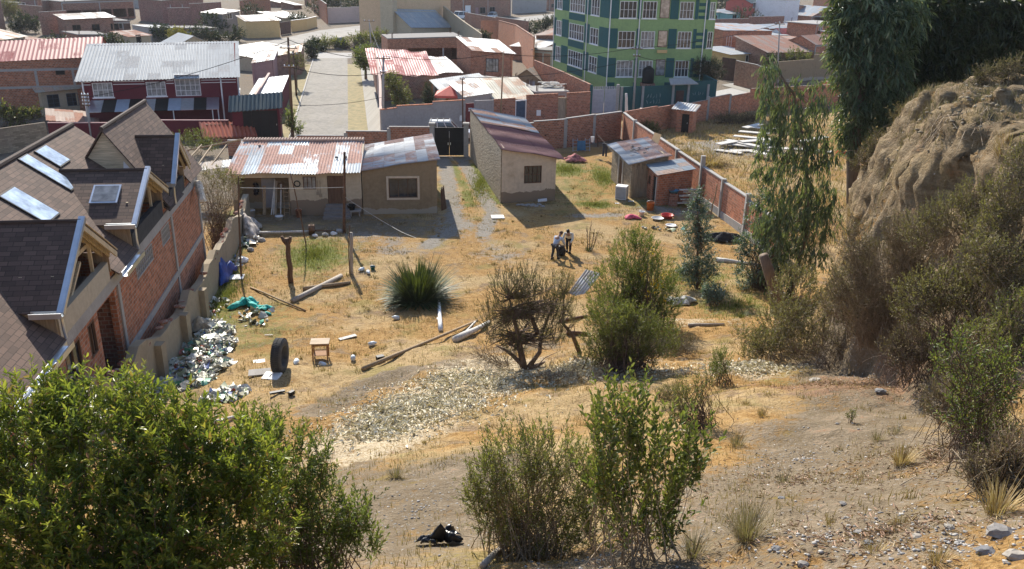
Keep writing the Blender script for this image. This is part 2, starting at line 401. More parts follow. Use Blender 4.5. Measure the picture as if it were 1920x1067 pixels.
# ------------------------------------------------------------------ ground sheet
def grow(a, b, s, g=1.12):
    out = [a]
    while out[-1] < b: out.append(out[-1] + s); s *= g
    return out[1:]
_xs = np.concatenate([np.arange(-20, 8.6, .2), np.arange(8.6, 14, .075), np.arange(14, 20.01, .2)])
_xs = np.concatenate([np.arange(-34, -20, .5), _xs, np.arange(20.5, 44, .5)])
_xs = np.concatenate([-np.array(grow(34, 1500, .6))[::-1], _xs, np.array(grow(44, 1500, .6))])
_ys = np.concatenate([-np.array(grow(6, 300, .6))[::-1], np.arange(-6, 2, .5), np.arange(2, 15, .2), np.arange(15, 31, .11), np.arange(31, 46, .2), np.arange(46, 80, .36), np.array(grow(80, 2400, .5, 1.05))])
gx, gy = np.meshgrid(_xs, _ys)
gz = h(gx, gy)
def ell(px, py, rx, ry, rot=0., soft=.75):
    c = T(px, py); a = R(rot); dx = gx - c[0]; dy = gy - c[1]
    u = (dx * math.cos(a) + dy * math.sin(a)) / rx; v = (-dx * math.sin(a) + dy * math.cos(a)) / ry
    return sstep(1 + soft, 1 - soft, np.hypot(u, v))
def path(pix, w, soft=.6):
    pts = [T(*p) for p in pix]; best = np.full(gx.shape, 1e9)
    for a, b in zip(pts[:-1], pts[1:]):
        abx, aby = b[0] - a[0], b[1] - a[1]; L = abx * abx + aby * aby + 1e-9
        t = np.clip(((gx - a[0]) * abx + (gy - a[1]) * aby) / L, 0, 1)
        best = np.minimum(best, np.hypot(gx - a[0] - t * abx, gy - a[1] - t * aby))
    return sstep(w * (1 + soft), w * (1 - soft), best)
mx = lambda *a: np.clip(np.maximum.reduce(a), 0, 1)
z_green = mx(ell(590, 478, 1.9, 3.2, 10), .75 * path([(445, 400), (425, 500), (400, 560), (360, 640)], 1.0), .7 * ell(395, 600, 1.6, 3), path([(880, 310), (910, 350), (930, 378)], .7), ell(1062, 318, 1.7, 2.6),
             ell(1130, 330, 1.1, 3.4), .9 * ell(1118, 384, 1.6, 1.0), .7 * ell(1240, 385, 3, 1.6), .8 * path([(852, 312), (868, 345), (880, 385)], .45), .5 * ell(1080, 350, 4, 8), .6 * ell(832, 350, .6, 3.),
             .55 * ell(1300, 520, 4, 4), .5 * ell(1380, 570, 3, 3), .5 * ell(480, 620, 2, 4), .5 * ell(1395, 590, 2, 1), .6 * ell(1470, 715, .8, .5), .35 * ell(780, 870, 2, 1.5))
z_grav = mx(path([(832, 300), (838, 330), (850, 380), (852, 430), (800, 462)], .62), path([(866, 300), (886, 335), (905, 365), (925, 400), (905, 440)], .55), .8 * path([(828, 297), (875, 297)], .9), .7 * ell(858, 425, 1.6, 2.2), 
            .45 * path([(860, 400), (900, 440), (950, 480)], .8), .55 * ell(735, 465, 2.2, 1.6), .5 * ell(940, 480, 1.6, 1.3), .9 * ell(1390, 278, 6, 4), ell(1120, 404, 2.2, .5, 10), .8 * ell(1250, 395, 2.5, 1.2), .55 * ell(690, 445, 3, 1.2))
z_straw = mx(path([(690, 830), (760, 775), (850, 720), (940, 690)], 1.7), .85 * path([(650, 860), (760, 800)], 1.0), ell(1090, 690, 1.8, 1.0), .9 * ell(1410, 690, 1.6, 1.2), .6 * ell(1150, 700, 4, 1.5), .5 * ell(1290, 600, 2, 1))
z_dirt = mx(.9 * ell(700, 425, 5.5, 2.0, 4), .9 * ell(560, 412, 6, 1.3, 6), path([(600, 770), (680, 725), (780, 690), (860, 680)], .8), path([(690, 1000), (790, 935), (850, 880)], 1.9), .9 * ell(760, 1020, 2.5, 1.5), path([(1480, 980), (1560, 860), (1640, 760), (1600, 650)], 1.8), .9 * ell(1600, 900, 3.5, 3), ell(1560, 640, 1.8, 2.), .8 * ell(1420, 1000, 4, 2),
            .6 * ell(1180, 1000, 3, 2), .6 * ell(1010, 650, 2, 1.5), .8 * path([(640, 850), (700, 910)], .8))
z_town = sstep(76, 80, gy) * np.where(gx > 11, sstep(100, 103, gy), 1)
z_town = np.maximum(z_town, sstep(-18, -20.5, gx) * sstep(40, 46, gy))
_bare = foot_d(gx, gy)
z_bluff = sstep(.0, 1.2, _bare + fbm(gx, gy, 3)) * sstep(80, 50, gy)
z_litter = (.8 * ell(1560, 720, 2.2, 1.6) + .5 * ell(1700, 700, 2, 2)) * sstep(.8, .0, _bare)
_m = sstep(.0, .9, _bare) * sstep(60, 45, gy) * sstep(4, 12, gy); _dx = np.gradient(gz, _xs, axis=1); _dy = np.gradient(gz, _ys, axis=0); _l = np.sqrt(_dx ** 2 + _dy ** 2 + 1)
_st = fbm3(gx * .5, gy * .5, gz * 2.6, 3); _dp = _m * (1.0 * fbm3(gx * .75, gy * .75, gz * .75) + .75 * np.abs(fbm3(gx * 1.9, gy * 1.9, gz * 1.9)) + .5 * _st + .3 * fbm3(gx * 5, gy * 5, gz * 5, 2))
px_, py_, pz_ = gx - _dx / _l * _dp, gy - _dy / _l * _dp, gz + _dp / _l
nv = gx.size; me = bpy.data.meshes.new('ground')
me.vertices.add(nv); me.vertices.foreach_set('co', np.stack([px_, py_, pz_], -1).astype(np.float32).ravel())
ny, nx = gx.shape; idx = np.arange(nv).reshape(ny, nx)
q = np.stack([idx[:-1, :-1], idx[:-1, 1:], idx[1:, 1:], idx[1:, :-1]], -1).reshape(-1, 4).astype(np.int32)
me.loops.add(q.size); me.loops.foreach_set('vertex_index', q.ravel()); me.polygons.add(len(q))
me.polygons.foreach_set('loop_start', np.arange(0, q.size, 4, dtype=np.int32)); me.polygons.foreach_set('use_smooth', [True] * len(q))
def cattr(nm, *ch):
    a = me.color_attributes.new(nm, 'FLOAT_COLOR', 'POINT'); c = np.ones((nv, 4), np.float32)
    for i, k in enumerate(ch): c[:, i] = np.clip(k, 0, 1).ravel()
    a.data.foreach_set('color', c.ravel())
cattr('za', z_green, z_grav, z_straw); cattr('zb', z_dirt, z_town, z_bluff); cattr('zc', np.clip(z_litter, 0, 1), 0 * gx, 0 * gx)
me.update(calc_edges=True)
ground = bpy.data.objects.new('ground', me); COL.objects.link(ground); tag(ground, kind='structure')
g = NG('yard ground'); P_ = g.pos()
at = lambda n: g.n('SeparateColor', {0: g.n('Attribute', attribute_name=n).outputs['Color']}).outputs
za = at('za'); zb = at('zb'); zc = at('zc')
n0 = g.noise(P_, .22, 4); n1 = g.noise(P_, .9, 6, .6); n2 = g.noise(P_, 3.5, 6, .65); n3 = g.noise(P_, 14, 5, .7); n4 = g.noise(P_, 45, 4, .7)
nm = g.mth('ADD', g.mth('ADD', g.mth('MULTIPLY', n1, .4), g.mth('MULTIPLY', n2, .35)), g.mth('MULTIPLY', n3, .25))
nm2 = g.mth('ADD', g.mth('MULTIPLY', n2, .45), g.mth('MULTIPLY', n3, .55))
grass = g.ramp(nm2, [(.30, (.11, .062, .024)), (.42, (.27, .152, .052)), (.55, (.41, .25, .095)), (.72, (.52, .36, .165))])
grass = g.mix(g.mth('MULTIPLY', g.sstep(n0, .45, .6), .85), grass, g.ramp(nm2, [(.3, (.22, .14, .06)), (.6, (.50, .37, .195))]))
grass = g.mix(g.mth('MULTIPLY', g.sstep(n1, .53, .66), .85), grass, g.ramp(n3, [(.35, (.15, .10, .055)), (.7, (.33, .235, .13))]))
grass = g.mix(g.mth('MULTIPLY', g.sstep(g.noise(P_, .5, 5), .54, .68), .6), grass, (.21, .185, .06))
green = g.ramp(nm2, [(.3, (.06, .075, .018)), (.5, (.15, .17, .04)), (.7, (.33, .27, .09))])
vor = g.n('TexVoronoi', {'Vector': P_, 'Scale': 9.}); vd = g.n('SeparateColor', {0: vor.outputs['Color']}).outputs[0]
grav = g.mix(g.mth('MULTIPLY', vd, .5), g.ramp(nm, [(.35, (.17, .15, .12)), (.65, (.30, .27, .225))]), (.36, .335, .29))
straw = g.ramp(n3, [(.3, (.26, .19, .11)), (.5, (.52, .42, .27)), (.68, (.70, .61, .45))])
dirt = g.mix(g.mth('MULTIPLY', g.mth('LESS_THAN', vor.outputs['Distance'], .22), g.mth('MULTIPLY', vd, .6)), g.ramp(nm, [(.32, (.11, .082, .052)), (.5, (.205, .158, .102)), (.68, (.33, .268, .185))]), (.34, .33, .31))
town = g.ramp(nm2, [(.32, (.10, .085, .06)), (.5, (.19, .155, .115)), (.66, (.29, .25, .195))])
sz = g.n('SeparateXYZ', {0: P_}); strat = g.noise(g.map(P_, (.6, .6, 3.2)), 1.5, 6, .65, .6)
bluff = g.ramp(g.mth('ADD', g.mth('MULTIPLY', strat, .55), g.mth('MULTIPLY', nm2, .45)), [(.3, (.07, .05, .03)), (.48, (.19, .14, .083)), (.68, (.36, .28, .175))])
pg = g.sstep(g.noise(P_, .8, 5), .5, .62)
bluff = g.mix(g.mth('MULTIPLY', pg, .8), bluff, g.ramp(n3, [(.3, (.13, .095, .05)), (.7, (.34, .255, .14))]))
litter = g.ramp(n4, [(.35, (.13, .075, .045)), (.6, (.36, .19, .10))])
def msk(v, k=1.): return g.sstep(g.mth('ADD', v, g.mth('MULTIPLY', g.mth('SUBTRACT', nm, .5), k * 4.6)), .28, .85)
c = g.mix(msk(za[0]), grass, green)
c = g.mix(msk(zb[0]), c, dirt); c = g.mix(msk(za[1]), c, grav); c = g.mix(msk(za[2], 1.1), c, straw)
c = g.mix(msk(zb[1]), c, town); c = g.mix(msk(zb[2]), c, bluff); c = g.mix(g.mth('MULTIPLY', msk(zc[0], 1.3), .7), c, litter)
spk = g.n('TexVoronoi', {'Vector': P_, 'Scale': 5.}); 
c = g.mix(g.mth('MULTIPLY', g.mth('LESS_THAN', spk.outputs['Distance'], .1), g.mth('GREATER_THAN', g.n('SeparateColor', {0: spk.outputs['Color']}).outputs[1], .8)), c, (.5, .46, .4))
g.P(Base_Color=c, Roughness=.95, Specular_IOR_Level=.1)
g.bump(g.mth('ADD', g.mth('ADD', g.mth('MULTIPLY', n2, 1.2), g.mth('MULTIPLY', n3, .6)), g.mth('MULTIPLY', n4, .25)), .75, .12)
me.materials.append(g.m)

# ------------------------------------------------------------------ street, pavements, dirt road
def sheet(name, pts, z, mat, label=None, th=0.):
    mb = MB(); P3 = [(p[0], p[1], z) for p in pts]
    if th: mb.prism([(p[0], p[1], z - th) for p in pts], (0, 0, th))
    else: mb.add(P3, [tuple(range(len(P3)))])
    o = mb.build(name, mat); tag(o, kind='structure'); return o
g = NG('cobbles'); P_ = g.pos(); ro = g.map(P_, (1, 1, 1)); vo = g.n('TexVoronoi', {'Vector': ro, 'Scale': 3.2}); n = g.noise(P_, .25, 5, .65); nf = g.noise(g.map(P_, (1.2, .12, 1)), .9, 4)
vc = g.n('SeparateColor', {0: vo.outputs['Color']}).outputs[0]
c = g.mix(vc, (.135, .122, .10), (.22, .20, .165)); c = g.mix(g.mth('MULTIPLY', g.sstep(n, .4, .7), .5), c, (.26, .235, .19)); c = g.mix(g.mth('MULTIPLY', g.sstep(nf, .5, .75), .5), c, (.18, .155, .105))
g.P(Base_Color=c, Roughness=.9).bump(vo.outputs['Distance'], .5, -.03); M['cobble'] = g.m
M['pave'] = plaster('pavement slabs', (.34, .32, .275), (.24, .22, .18), .5)
M['kerb'] = plaster('kerb stone', (.42, .40, .36), (.3, .27, .22), .4)
g = NG('verge grass'); P_ = g.pos(); c = g.ramp(g.noise(P_, 1.6, 6, .7), [(.3, (.13, .125, .05)), (.5, (.25, .2, .085)), (.7, (.36, .265, .115))]); g.P(Base_Color=c, Roughness=.95).bump(g.noise(P_, 9, 5), .6, .05); M['verge'] = g.m
sd = np.array([-.185, .983]); sn = np.array([sd[1], -sd[0]]); S0 = np.array([-21.6, 82.4])
def st(u, v): p = S0 + sn * u + sd * v; return (p[0], p[1])
def strip(name, u0, u1, v0, v1, z, mat, th=0.): return sheet(name, [st(u0, v0), st(u1, v0), st(u1, v1), st(u0, v1)], z, mat, th=th)
strip('street', 0, 5.3, -9, 60, .03, M['cobble'])
strip('verge', 5.3, 7.2, -9, 52, .034, M['verge'])
strip('verge', -2.2, -.15, -9, 52, .034, M['verge'])
strip('kerb', -.15, 0, -9, 58, .13, M['kerb'], .13)
strip('pavement', 7.2, 8.75, -9, 50, .12, M['pave'], .12)
strip('pavement', -3.6, -2.2, -9, 50, .10, M['pave'], .10)
strip('street', -1.0, 6.0, 60, 68, .025, M['concrete'])
g = NG('dusty road'); P_ = g.pos(); c = g.ramp(g.noise(P_, .4, 6, .65), [(.3, (.2, .185, .16)), (.7, (.34, .315, .275))]); g.P(Base_Color=c, Roughness=.95).bump(g.noise(P_, 5, 5), .4, .05); M['dust'] = g.m
rd = [((470, 84), (470, 100)), ((540, 70), (560, 82)), ((600, 57), (640, 70)), ((660, 50), (720, 58)), ((740, 40), (745, 50))]
mb = MB(); pv = []
for a, b in rd:
    A = G(*a); B = G(*b); pv += [(A[0], A[1], .03), (B[0], B[1], .03)]
mb.add(pv, [(2 * i, 2 * i + 1, 2 * i + 3, 2 * i + 2) for i in range(len(rd) - 1)]); tag(mb.build('dirt_road', M['dust']), kind='structure')
mb = MB(); pv = []
for a, b in [((905, 36), (890, 42)), ((950, 35), (960, 44)), ((1000, 30), (1010, 37)), ((1040, 26), (1045, 34)), ((1060, 22), (1070, 30))]:
    A = G(*a); B = G(*b); pv += [(A[0], A[1], .03), (B[0], B[1], .03)]
mb.add(pv, [(2 * i, 2 * i + 1, 2 * i + 3, 2 * i + 2) for i in range(4)]); tag(mb.build('dirt_road', M['dust']), kind='structure')
sheet('side_street', [G(1338, 172)[:2], G(1338, 205)[:2], G(1470, 192)[:2], G(1470, 172)[:2], G(1400, 160)[:2]], .03, plain('grey street', (.40, .385, .355), .9, 0, .1))
sheet('pavement', [G(1376, 156)[:2], G(1352, 160)[:2], G(1412, 176)[:2], G(1470, 180)[:2], G(1470, 174)[:2]], .06, M['pave'])
# ------------------------------------------------------------------ building kit
def v2(p): return Vector((float(p[0]), float(p[1])))
def wall_slab(mb, p, q, z0, zp, zq, t=.2, holes=(), trim=True):
    """wall from p to q (2D, seen from outside left to right), inner side to the left of p->q; holes = (u0,u1,za,zb)"""
    p = v2(p); q = v2(q); d = q - p; L = d.length; d.normalize(); inn = Vector((-d.y, d.x))
    if trim: L -= t
    zm = min(zp, zq)
    us = sorted({0., L} | {min(max(x, 0), L) for hh in holes for x in hh[:2]}); zs = sorted({z0, zm} | {min(max(x, z0), zm) for hh in holes for x in hh[2:4]})
    def P(u, z, k): w = p + d * u + inn * (t * k); return (w.x, w.y, z)
    isH = lambda u, z: any(hh[0] < u < hh[1] and hh[2] < z < hh[3] for hh in holes)
    nu, nz = len(us) - 1, len(zs) - 1
    S = [[not isH((us[i] + us[i + 1]) / 2, (zs[j] + zs[j + 1]) / 2) for j in range(nz)] for i in range(nu)]
    for i in range(nu):
        for j in range(nz):
            if not S[i][j]: continue
            a, b, c, e = us[i], us[i + 1], zs[j], zs[j + 1]
            f = [(0, 1, 5, 4), (2, 3, 7, 6)]
            if i == 0 or not S[i - 1][j]: f.append((3, 0, 4, 7))
            if i == nu - 1 or not S[i + 1][j]: f.append((1, 2, 6, 5))
            if j == nz - 1 and abs(zp - zq) < 1e-4 or (j < nz - 1 and not S[i][j + 1]): f.append((4, 5, 6, 7))
            if j == 0 or not S[i][j - 1]: f.append((3, 2, 1, 0))
            mb.add([P(a, c, 0), P(b, c, 0), P(b, c, 1), P(a, c, 1), P(a, e, 0), P(b, e, 0), P(b, e, 1), P(a, e, 1)], f)
    if abs(zp - zq) > 1e-4:
        if zq > zp: poly = [P(0, zm, 0), P(L, zm, 0), P(L, zq, 0)]
        else: poly = [P(0, zm, 0), P(L, zm, 0), P(0, zp, 0)]
        mb.prism(poly, (inn.x * t, inn.y * t, 0))
def edge_pt(p, q):
    p = v2(p); q = v2(q); d = (q - p).normalized(); inn = Vector((-d.y, d.x))
    return lambda u, z, k: Vector((*(p + d * u + inn * k), z))
def add_window(parent, p, q, u0, u1, z0, z1, cols=2, rows=1, fm='whitep', gm='glass', bar=.05, sill=None, name='window', out=-.012):
    E = edge_pt(p, q); mb = MB(); k0, k1 = out, .075
    def bx(ua, ub, za, zb, ka=k0, kb=k1):
        mb.hexa([E(ua, za, ka), E(ub, za, ka), E(ub, za, kb), E(ua, za, kb)], [E(ua, zb, ka), E(ub, zb, ka), E(ub, zb, kb), E(ua, zb, kb)])
    e = .004; a, b, c, d = u0 + e, u1 - e, z0 + e, z1 - e
    bx(a, b, c, c + bar); bx(a, b, d - bar, d); bx(a, a + bar, c + bar, d - bar); bx(b - bar, b, c + bar, d - bar)
    for i in range(1, cols):
        x = a + (b - a) * i / cols; bx(x - bar * .35, x + bar * .35, c + bar, d - bar, k0 + .015, k1 - .01)
    for j in range(1, rows):
        z = c + (d - c) * j / rows; bx(a + bar, b - bar, z - bar * .3, z + bar * .3, k0 + .02, k1 - .015)
    w = mb.build(name, M[fm], parent)
    mb = MB(); mb.add([E(a, c, .06), E(b, c, .06), E(b, d, .06), E(a, d, .06)], [(0, 1, 2, 3)]); mb.build('pane', M[gm], w)
    if sill:
        mb = MB(); ka, kb = -.09, -.003
        mb.hexa([E(u0 - .1, z0 - .1, ka), E(u1 + .1, z0 - .1, ka), E(u1 + .1, z0 - .1, kb), E(u0 - .1, z0 - .1, kb)], [E(u0 - .1, z0, ka), E(u1 + .1, z0, ka), E(u1 + .1, z0, kb), E(u0 - .1, z0, kb)])
        mb.build('sill', M[sill], w)
    return w
def add_door(parent, p, q, u0, u1, z0, z1, mat='wood_d', k=.07, boards=4, name='door', handle=True):
    E = edge_pt(p, q); mb = MB(); n = boards; w = (u1 - u0 - .02) / n
    for i in range(n):
        a = u0 + .01 + w * i; b = a + w - .008; kk = k + (.006 if i % 2 else 0)
        mb.hexa([E(a, z0 + .01, kk), E(b, z0 + .01, kk), E(b, z0 + .01, kk + .05), E(a, z0 + .01, kk + .05)], [E(a, z1 - .01, kk), E(b, z1 - .01, kk), E(b, z1 - .01, kk + .05), E(a, z1 - .01, kk + .05)])
    o = mb.build(name, M[mat], parent)
    if handle:
        mb = MB(); zc = z0 + (z1 - z0) * .48; mb.hexa([E(u1 - .2, zc, k - .05), E(u1 - .16, zc, k - .05), E(u1 - .16, zc, k), E(u1 - .2, zc, k)], [E(u1 - .2, zc + .14, k - .05), E(u1 - .16, zc + .14, k - .05), E(u1 - .16, zc + .14, k), E(u1 - .2, zc + .14, k)])
        mb.build('handle', M['steel'], o)
    return o
def roof_sheet(parent, c00, c10, c11, c01, mat, along='v', amp=.03, pitch=.25, th=.03, name='roof', wob=.0):
    """c00-c10 first edge (u), c01-c11 opposite edge; corrugation ridges run along `along`"""
    c = [V(x) for x in (c00, c10, c11, c01)]
    Lu = ((c[1] - c[0]).length + (c[2] - c[3]).length) / 2; Lv = ((c[3] - c[0]).length + (c[2] - c[1]).length) / 2
    nrm = (c[1] - c[0]).cross(c[3] - c[0]).normalized()
    if nrm.z < 0: nrm = -nrm
    nfine = max(2, int((Lu if along == 'v' else Lv) / pitch) * 4); nco = 4 if wob else 1
    nu, nv_ = (nfine, nco) if along == 'v' else (nco, nfine)
    u = np.linspace(0, 1, nu + 1); v = np.linspace(0, 1, nv_ + 1); uu, vv = np.meshgrid(u, v)
    C = [np.array(x) for x in c]
    P = (C[0] * (1 - uu[..., None]) + C[1] * uu[..., None]) * (1 - vv[..., None]) + (C[3] * (1 - uu[..., None]) + C[2] * uu[..., None]) * vv[..., None]
    ph = (uu * Lu if along == 'v' else vv * Lv) * 2 * math.pi / pitch
    off = amp * np.sin(ph) + (wob * (vnoise(uu * Lu * .9, vv * Lv * .7) - .5) if wob else 0)
    P = P + off[..., None] * np.array(nrm)
    k = (nu + 1) * (nv_ + 1); top = P.reshape(-1, 3); bot = top - np.array(nrm) * th
    vs = np.concatenate([top, bot]); idx = np.arange(k).reshape(nv_ + 1, nu + 1); fs = []
    for j in range(nv_):
        for i in range(nu):
            a, b, cc, d = idx[j, i], idx[j, i + 1], idx[j + 1, i + 1], idx[j + 1, i]
            fs.append((a, b, cc, d)); fs.append((d + k, cc + k, b + k, a + k))
    for j in range(nv_):
        fs.append((idx[j, 0], idx[j + 1, 0], idx[j + 1, 0] + k, idx[j, 0] + k)); fs.append((idx[j + 1, nu], idx[j, nu], idx[j, nu] + k, idx[j + 1, nu] + k))
    for i in range(nu):
        fs.append((idx[0, i + 1], idx[0, i], idx[0, i] + k, idx[0, i + 1] + k)); fs.append((idx[nv_, i], idx[nv_, i + 1], idx[nv_, i + 1] + k, idx[nv_, i] + k))
    U, W = (uu * Lu).ravel(), (vv * Lv).ravel()
    if along == 'u': U, W = W, U
    uvs = [(U[i % k], W[i % k]) for i in range(2 * k)]
    if (c[1] - c[0]).cross(c[3] - c[0]).z < 0: fs = [f[::-1] for f in fs]
    mb = MB(); mb.add(vs, fs, uvs)
    return mb.build(name, mat if not isinstance(mat, str) else M[mat], parent)
def house(name, label, corners, hs, wall='brick', roof='roof_zinc', rtype='mono', along='v', over=.25, rise=1.2, wins=(), doors=(), cat='house', amp=.03, pitch=.28, wob=0., group=None, columns=None, colmat='concrete', t=.2, z0=-.15, loc=None, holes=(), plinth=None):
    """corners: 4 plan points front-left, front-right, back-right, back-left; hs: wall heights at them.
       wins: (edge 0..3, u0,u1,z0,z1,cols,rows,frame,glass,sill)"""
    c = [v2(p) for p in corners]; o0 = c[0]; base = loc if loc is not None else (o0.x, o0.y, 0)
    rt = thing(name, label, cat, base, 0, group)
    c = [p - v2(base) for p in c]; bz = base[2]; hs = list(hs)
    mb = MB()
    hl = [[] for _ in range(4)]
    for w in wins: hl[w[0]].append(w[1:5])
    for w in doors: hl[w[0]].append(w[1:5])
    for w in holes: hl[w[0]].append(w[1:5])
    for e in range(4):
        a, b = c[e], c[(e + 1) % 4]; wall_slab(mb, a, b, z0, hs[e], hs[(e + 1) % 4], t, hl[e])
    gable = None
    if rtype in ('gable_x', 'gable_y'):
        es = (1, 3) if rtype == 'gable_x' else (0, 2)
        for e in es:
            a, b = c[e], c[(e + 1) % 4]; d = (b - a).normalized(); inn = Vector((-d.y, d.x)) * t; za, zb = hs[e], hs[(e + 1) % 4]; mid = (a + b) / 2
            mb.prism([(a.x, a.y, za), (b.x, b.y, zb), (mid.x, mid.y, (za + zb) / 2 + rise)], (inn.x, inn.y, 0))
    wo = mb.build('wall', M[wall], rt)
    for w in wins:
        e = w[0]; add_window(rt, c[e], c[(e + 1) % 4], *w[1:5], *(w[5:7] if len(w) > 5 else (2, 1)), fm=w[7] if len(w) > 7 else 'whitep', gm=w[8] if len(w) > 8 else 'glass', sill=w[9] if len(w) > 9 else None)
    for w in doors:
        e = w[0]; add_door(rt, c[e], c[(e + 1) % 4], *w[1:5], mat=w[5] if len(w) > 5 else 'wood_d')
    if columns:
        for e, us, zt in columns:
            a, b = c[e], c[(e + 1) % 4]; E = edge_pt(a, b)
            for u in us:
                mb = MB(); hw = .12
                mb.hexa([E(u - hw, z0, -.012), E(u + hw, z0, -.012), E(u + hw, z0, .1), E(u - hw, z0, .1)], [E(u - hw, zt, -.012), E(u + hw, zt, -.012), E(u + hw, zt, .1), E(u - hw, zt, .1)]); mb.build('column', M[colmat], rt)
    if wall.startswith('brick') and rtype != 'mono' and not columns:
        L = (c[1] - c[0]).length; E = edge_pt(c[0], c[1]); zt = min(hs[:2]); mb = MB()
        for u in (0, L * .5, L - .26): q = [(u, .0), (u + .24, .0), (u + .24, .1), (u, .1)]; mb = MB(); mb.hexa([E(a, z0, k - .014) for a, k in q], [E(a, zt - .33, k - .014) for a, k in q]); mb.build('column', M['concrete'], rt)
        q = [(0, 0), (L - .02, 0), (L - .02, .1), (0, .1)]; mb = MB(); mb.hexa([E(a, zt - .327, k - .014) for a, k in q], [E(a, zt - .06, k - .014) for a, k in q]); mb.build('ring_beam', M['concrete'], rt)
    if rtype == 'flat' and hs[0] < 12:
        for i, p in enumerate(c):
            mb = MB(); w_ = p.lerp(c[(i + 2) % 4], .06)
            for a, b in ((0, 0), (.15, .03), (.06, .15)): mb.tube([(w_.x + a, w_.y + b, hs[i] + .1), (w_.x + a * 1.4, w_.y + b * 1.5, hs[i] + .85 + a)], .03, 4)
            mb.build('rebar', M['rustiron'], rt)['kind'] = 'stuff'
    P3 = [Vector((p.x, p.y, z)) for p, z in zip(c, hs)]
    if rtype == 'mono':
        ux = (P3[1] - P3[0]).normalized(); uy = (P3[3] - P3[0]).normalized(); up = Vector((0, 0, .05))
        ov = over if hasattr(over, '__len__') else (over,) * 4   # front,right,back,left
        q0 = P3[0] - ux * ov[3] - uy * ov[0]; q1 = P3[1] + ux * ov[1] - uy * ov[0]; q2 = P3[2] + ux * ov[1] + uy * ov[2]; q3 = P3[3] - ux * ov[3] + uy * ov[2]
        roof_sheet(rt, q0 + up, q1 + up, q2 + up, q3 + up, roof, along, amp, pitch, wob=wob)
    elif rtype in ('gable_x', 'gable_y'):
        if rtype == 'gable_y': P3 = [P3[3], P3[0], P3[1], P3[2]]
        m0 = (P3[0] + P3[3]) / 2 + Vector((0, 0, rise)); m1 = (P3[1] + P3[2]) / 2 + Vector((0, 0, rise)); ov = over if not hasattr(over, '__len__') else over[0]
        ux = (P3[1] - P3[0]).normalized(); up = Vector((0, 0, .05))
        s1 = (m0 - P3[0]).normalized(); s2 = (m0 - P3[3]).normalized()
        roof_sheet(rt, P3[0] - ux * ov - s1 * ov + up, P3[1] + ux * ov - s1 * ov + up, m1 + ux * ov + up, m0 - ux * ov + up, roof, along, amp, pitch, wob=wob)
        roof_sheet(rt, P3[2] + ux * ov - s2 * ov + up, P3[3] - ux * ov - s2 * ov + up, m0 - ux * ov + up * 1.02, m1 + ux * ov + up * 1.02, roof, along, amp, pitch, wob=wob)
    elif rtype == 'flat':
        mb = MB(); cen = sum((p for p in c), Vector((0, 0))) / 4
        def off(k): return [(p.x + (p.x - cen.x) / (p - cen).length * k, p.y + (p.y - cen.y) / (p - cen).length * k) for p in c]
        mb.prism([(x, y, z) for (x, y), z in zip(off(over if not hasattr(over, '__len__') else over[0]), hs)], (0, 0, .16)); mb.build('roof', M[roof], rt)
    return rt
def rect(pl, pr, depth, ang=None, pz=0.):
    """plan corners from pixel of front-left / front-right ground points and a depth in metres"""
    A = G(*pl, pz)[:2]; B = G(*pr, pz)[:2]; d = (B - A) / np.linalg.norm(B - A); n = np.array([-d[1], d[0]])
    if ang is not None: a = R(ang); n = np.array([math.sin(a), math.cos(a)])
    return [A, B, B + n * depth, A + n * depth]
def hat(p, py): return ZT(p[0], p[1], py)
def fence_wall(name, label, pts, hh, mat, th=.18, cap='concrete', capw=.26, capmat=None, posts=None, cat='wall', steps=None, z0=-.2, zf=None, group=None):
    """a masonry wall along plan points; hh scalar or list per segment"""
    p = [v2(q) for q in pts]; base = (p[0].x, p[0].y, 0); rt = thing(name, label, cat, base, 0, group)
    mb = MB(); cp = MB(); ps = []
    for i in range(len(p) - 1):
        a, b = p[i] - v2(base), p[i + 1] - v2(base); d = (b - a).normalized(); n = Vector((-d.y, d.x)) * th / 2
        hi = hh[i] if hasattr(hh, '__len__') else hh
        za, zb = hi if hasattr(hi, '__len__') else (hi, hi)
        ga = zf(a.x + base[0], a.y + base[1]) if zf else 0; gb = zf(b.x + base[0], b.y + base[1]) if zf else 0
        q = [a - n, b - n, b + n, a + n]
        mb.hexa([(q[0].x, q[0].y, z0 + ga), (q[1].x, q[1].y, z0 + gb), (q[2].x, q[2].y, z0 + gb), (q[3].x, q[3].y, z0 + ga)], [(q[0].x, q[0].y, za + ga), (q[1].x, q[1].y, zb + gb), (q[2].x, q[2].y, zb + gb), (q[3].x, q[3].y, za + ga)])
        if cap:
            n2 = n.normalized() * capw / 2; e = d * .003; q = [a - n2 + e, b - n2 - e, b + n2 - e, a + n2 + e]; k = .07
            cp.hexa([(q[0].x, q[0].y, za + ga), (q[1].x, q[1].y, zb + gb), (q[2].x, q[2].y, zb + gb), (q[3].x, q[3].y, za + ga)], [(q[0].x, q[0].y, za + ga + k), (q[1].x, q[1].y, zb + gb + k), (q[2].x, q[2].y, zb + gb + k), (q[3].x, q[3].y, za + ga + k)])
    mb.build('masonry', M[mat], rt)
    if cap: cp.build('coping', M[cap], rt)
    for (px_, py_, hz_) in posts or ():
        q = Vector((px_, py_)) - v2(base); m2 = MB(); g0 = zf(px_, py_) if zf else 0; m2.box(q.x - .15, q.x + .15, q.y - .15, q.y + .15, z0 + g0, hz_ + g0); m2.build('post', M['concrete'], rt)
    return rt
def dirvec(a, b): d = (v2(b) - v2(a)); d.normalize(); return d
def lerp2(a, b, t): return (a[0] + (b[0] - a[0]) * t, a[1] + (b[1] - a[1]) * t)
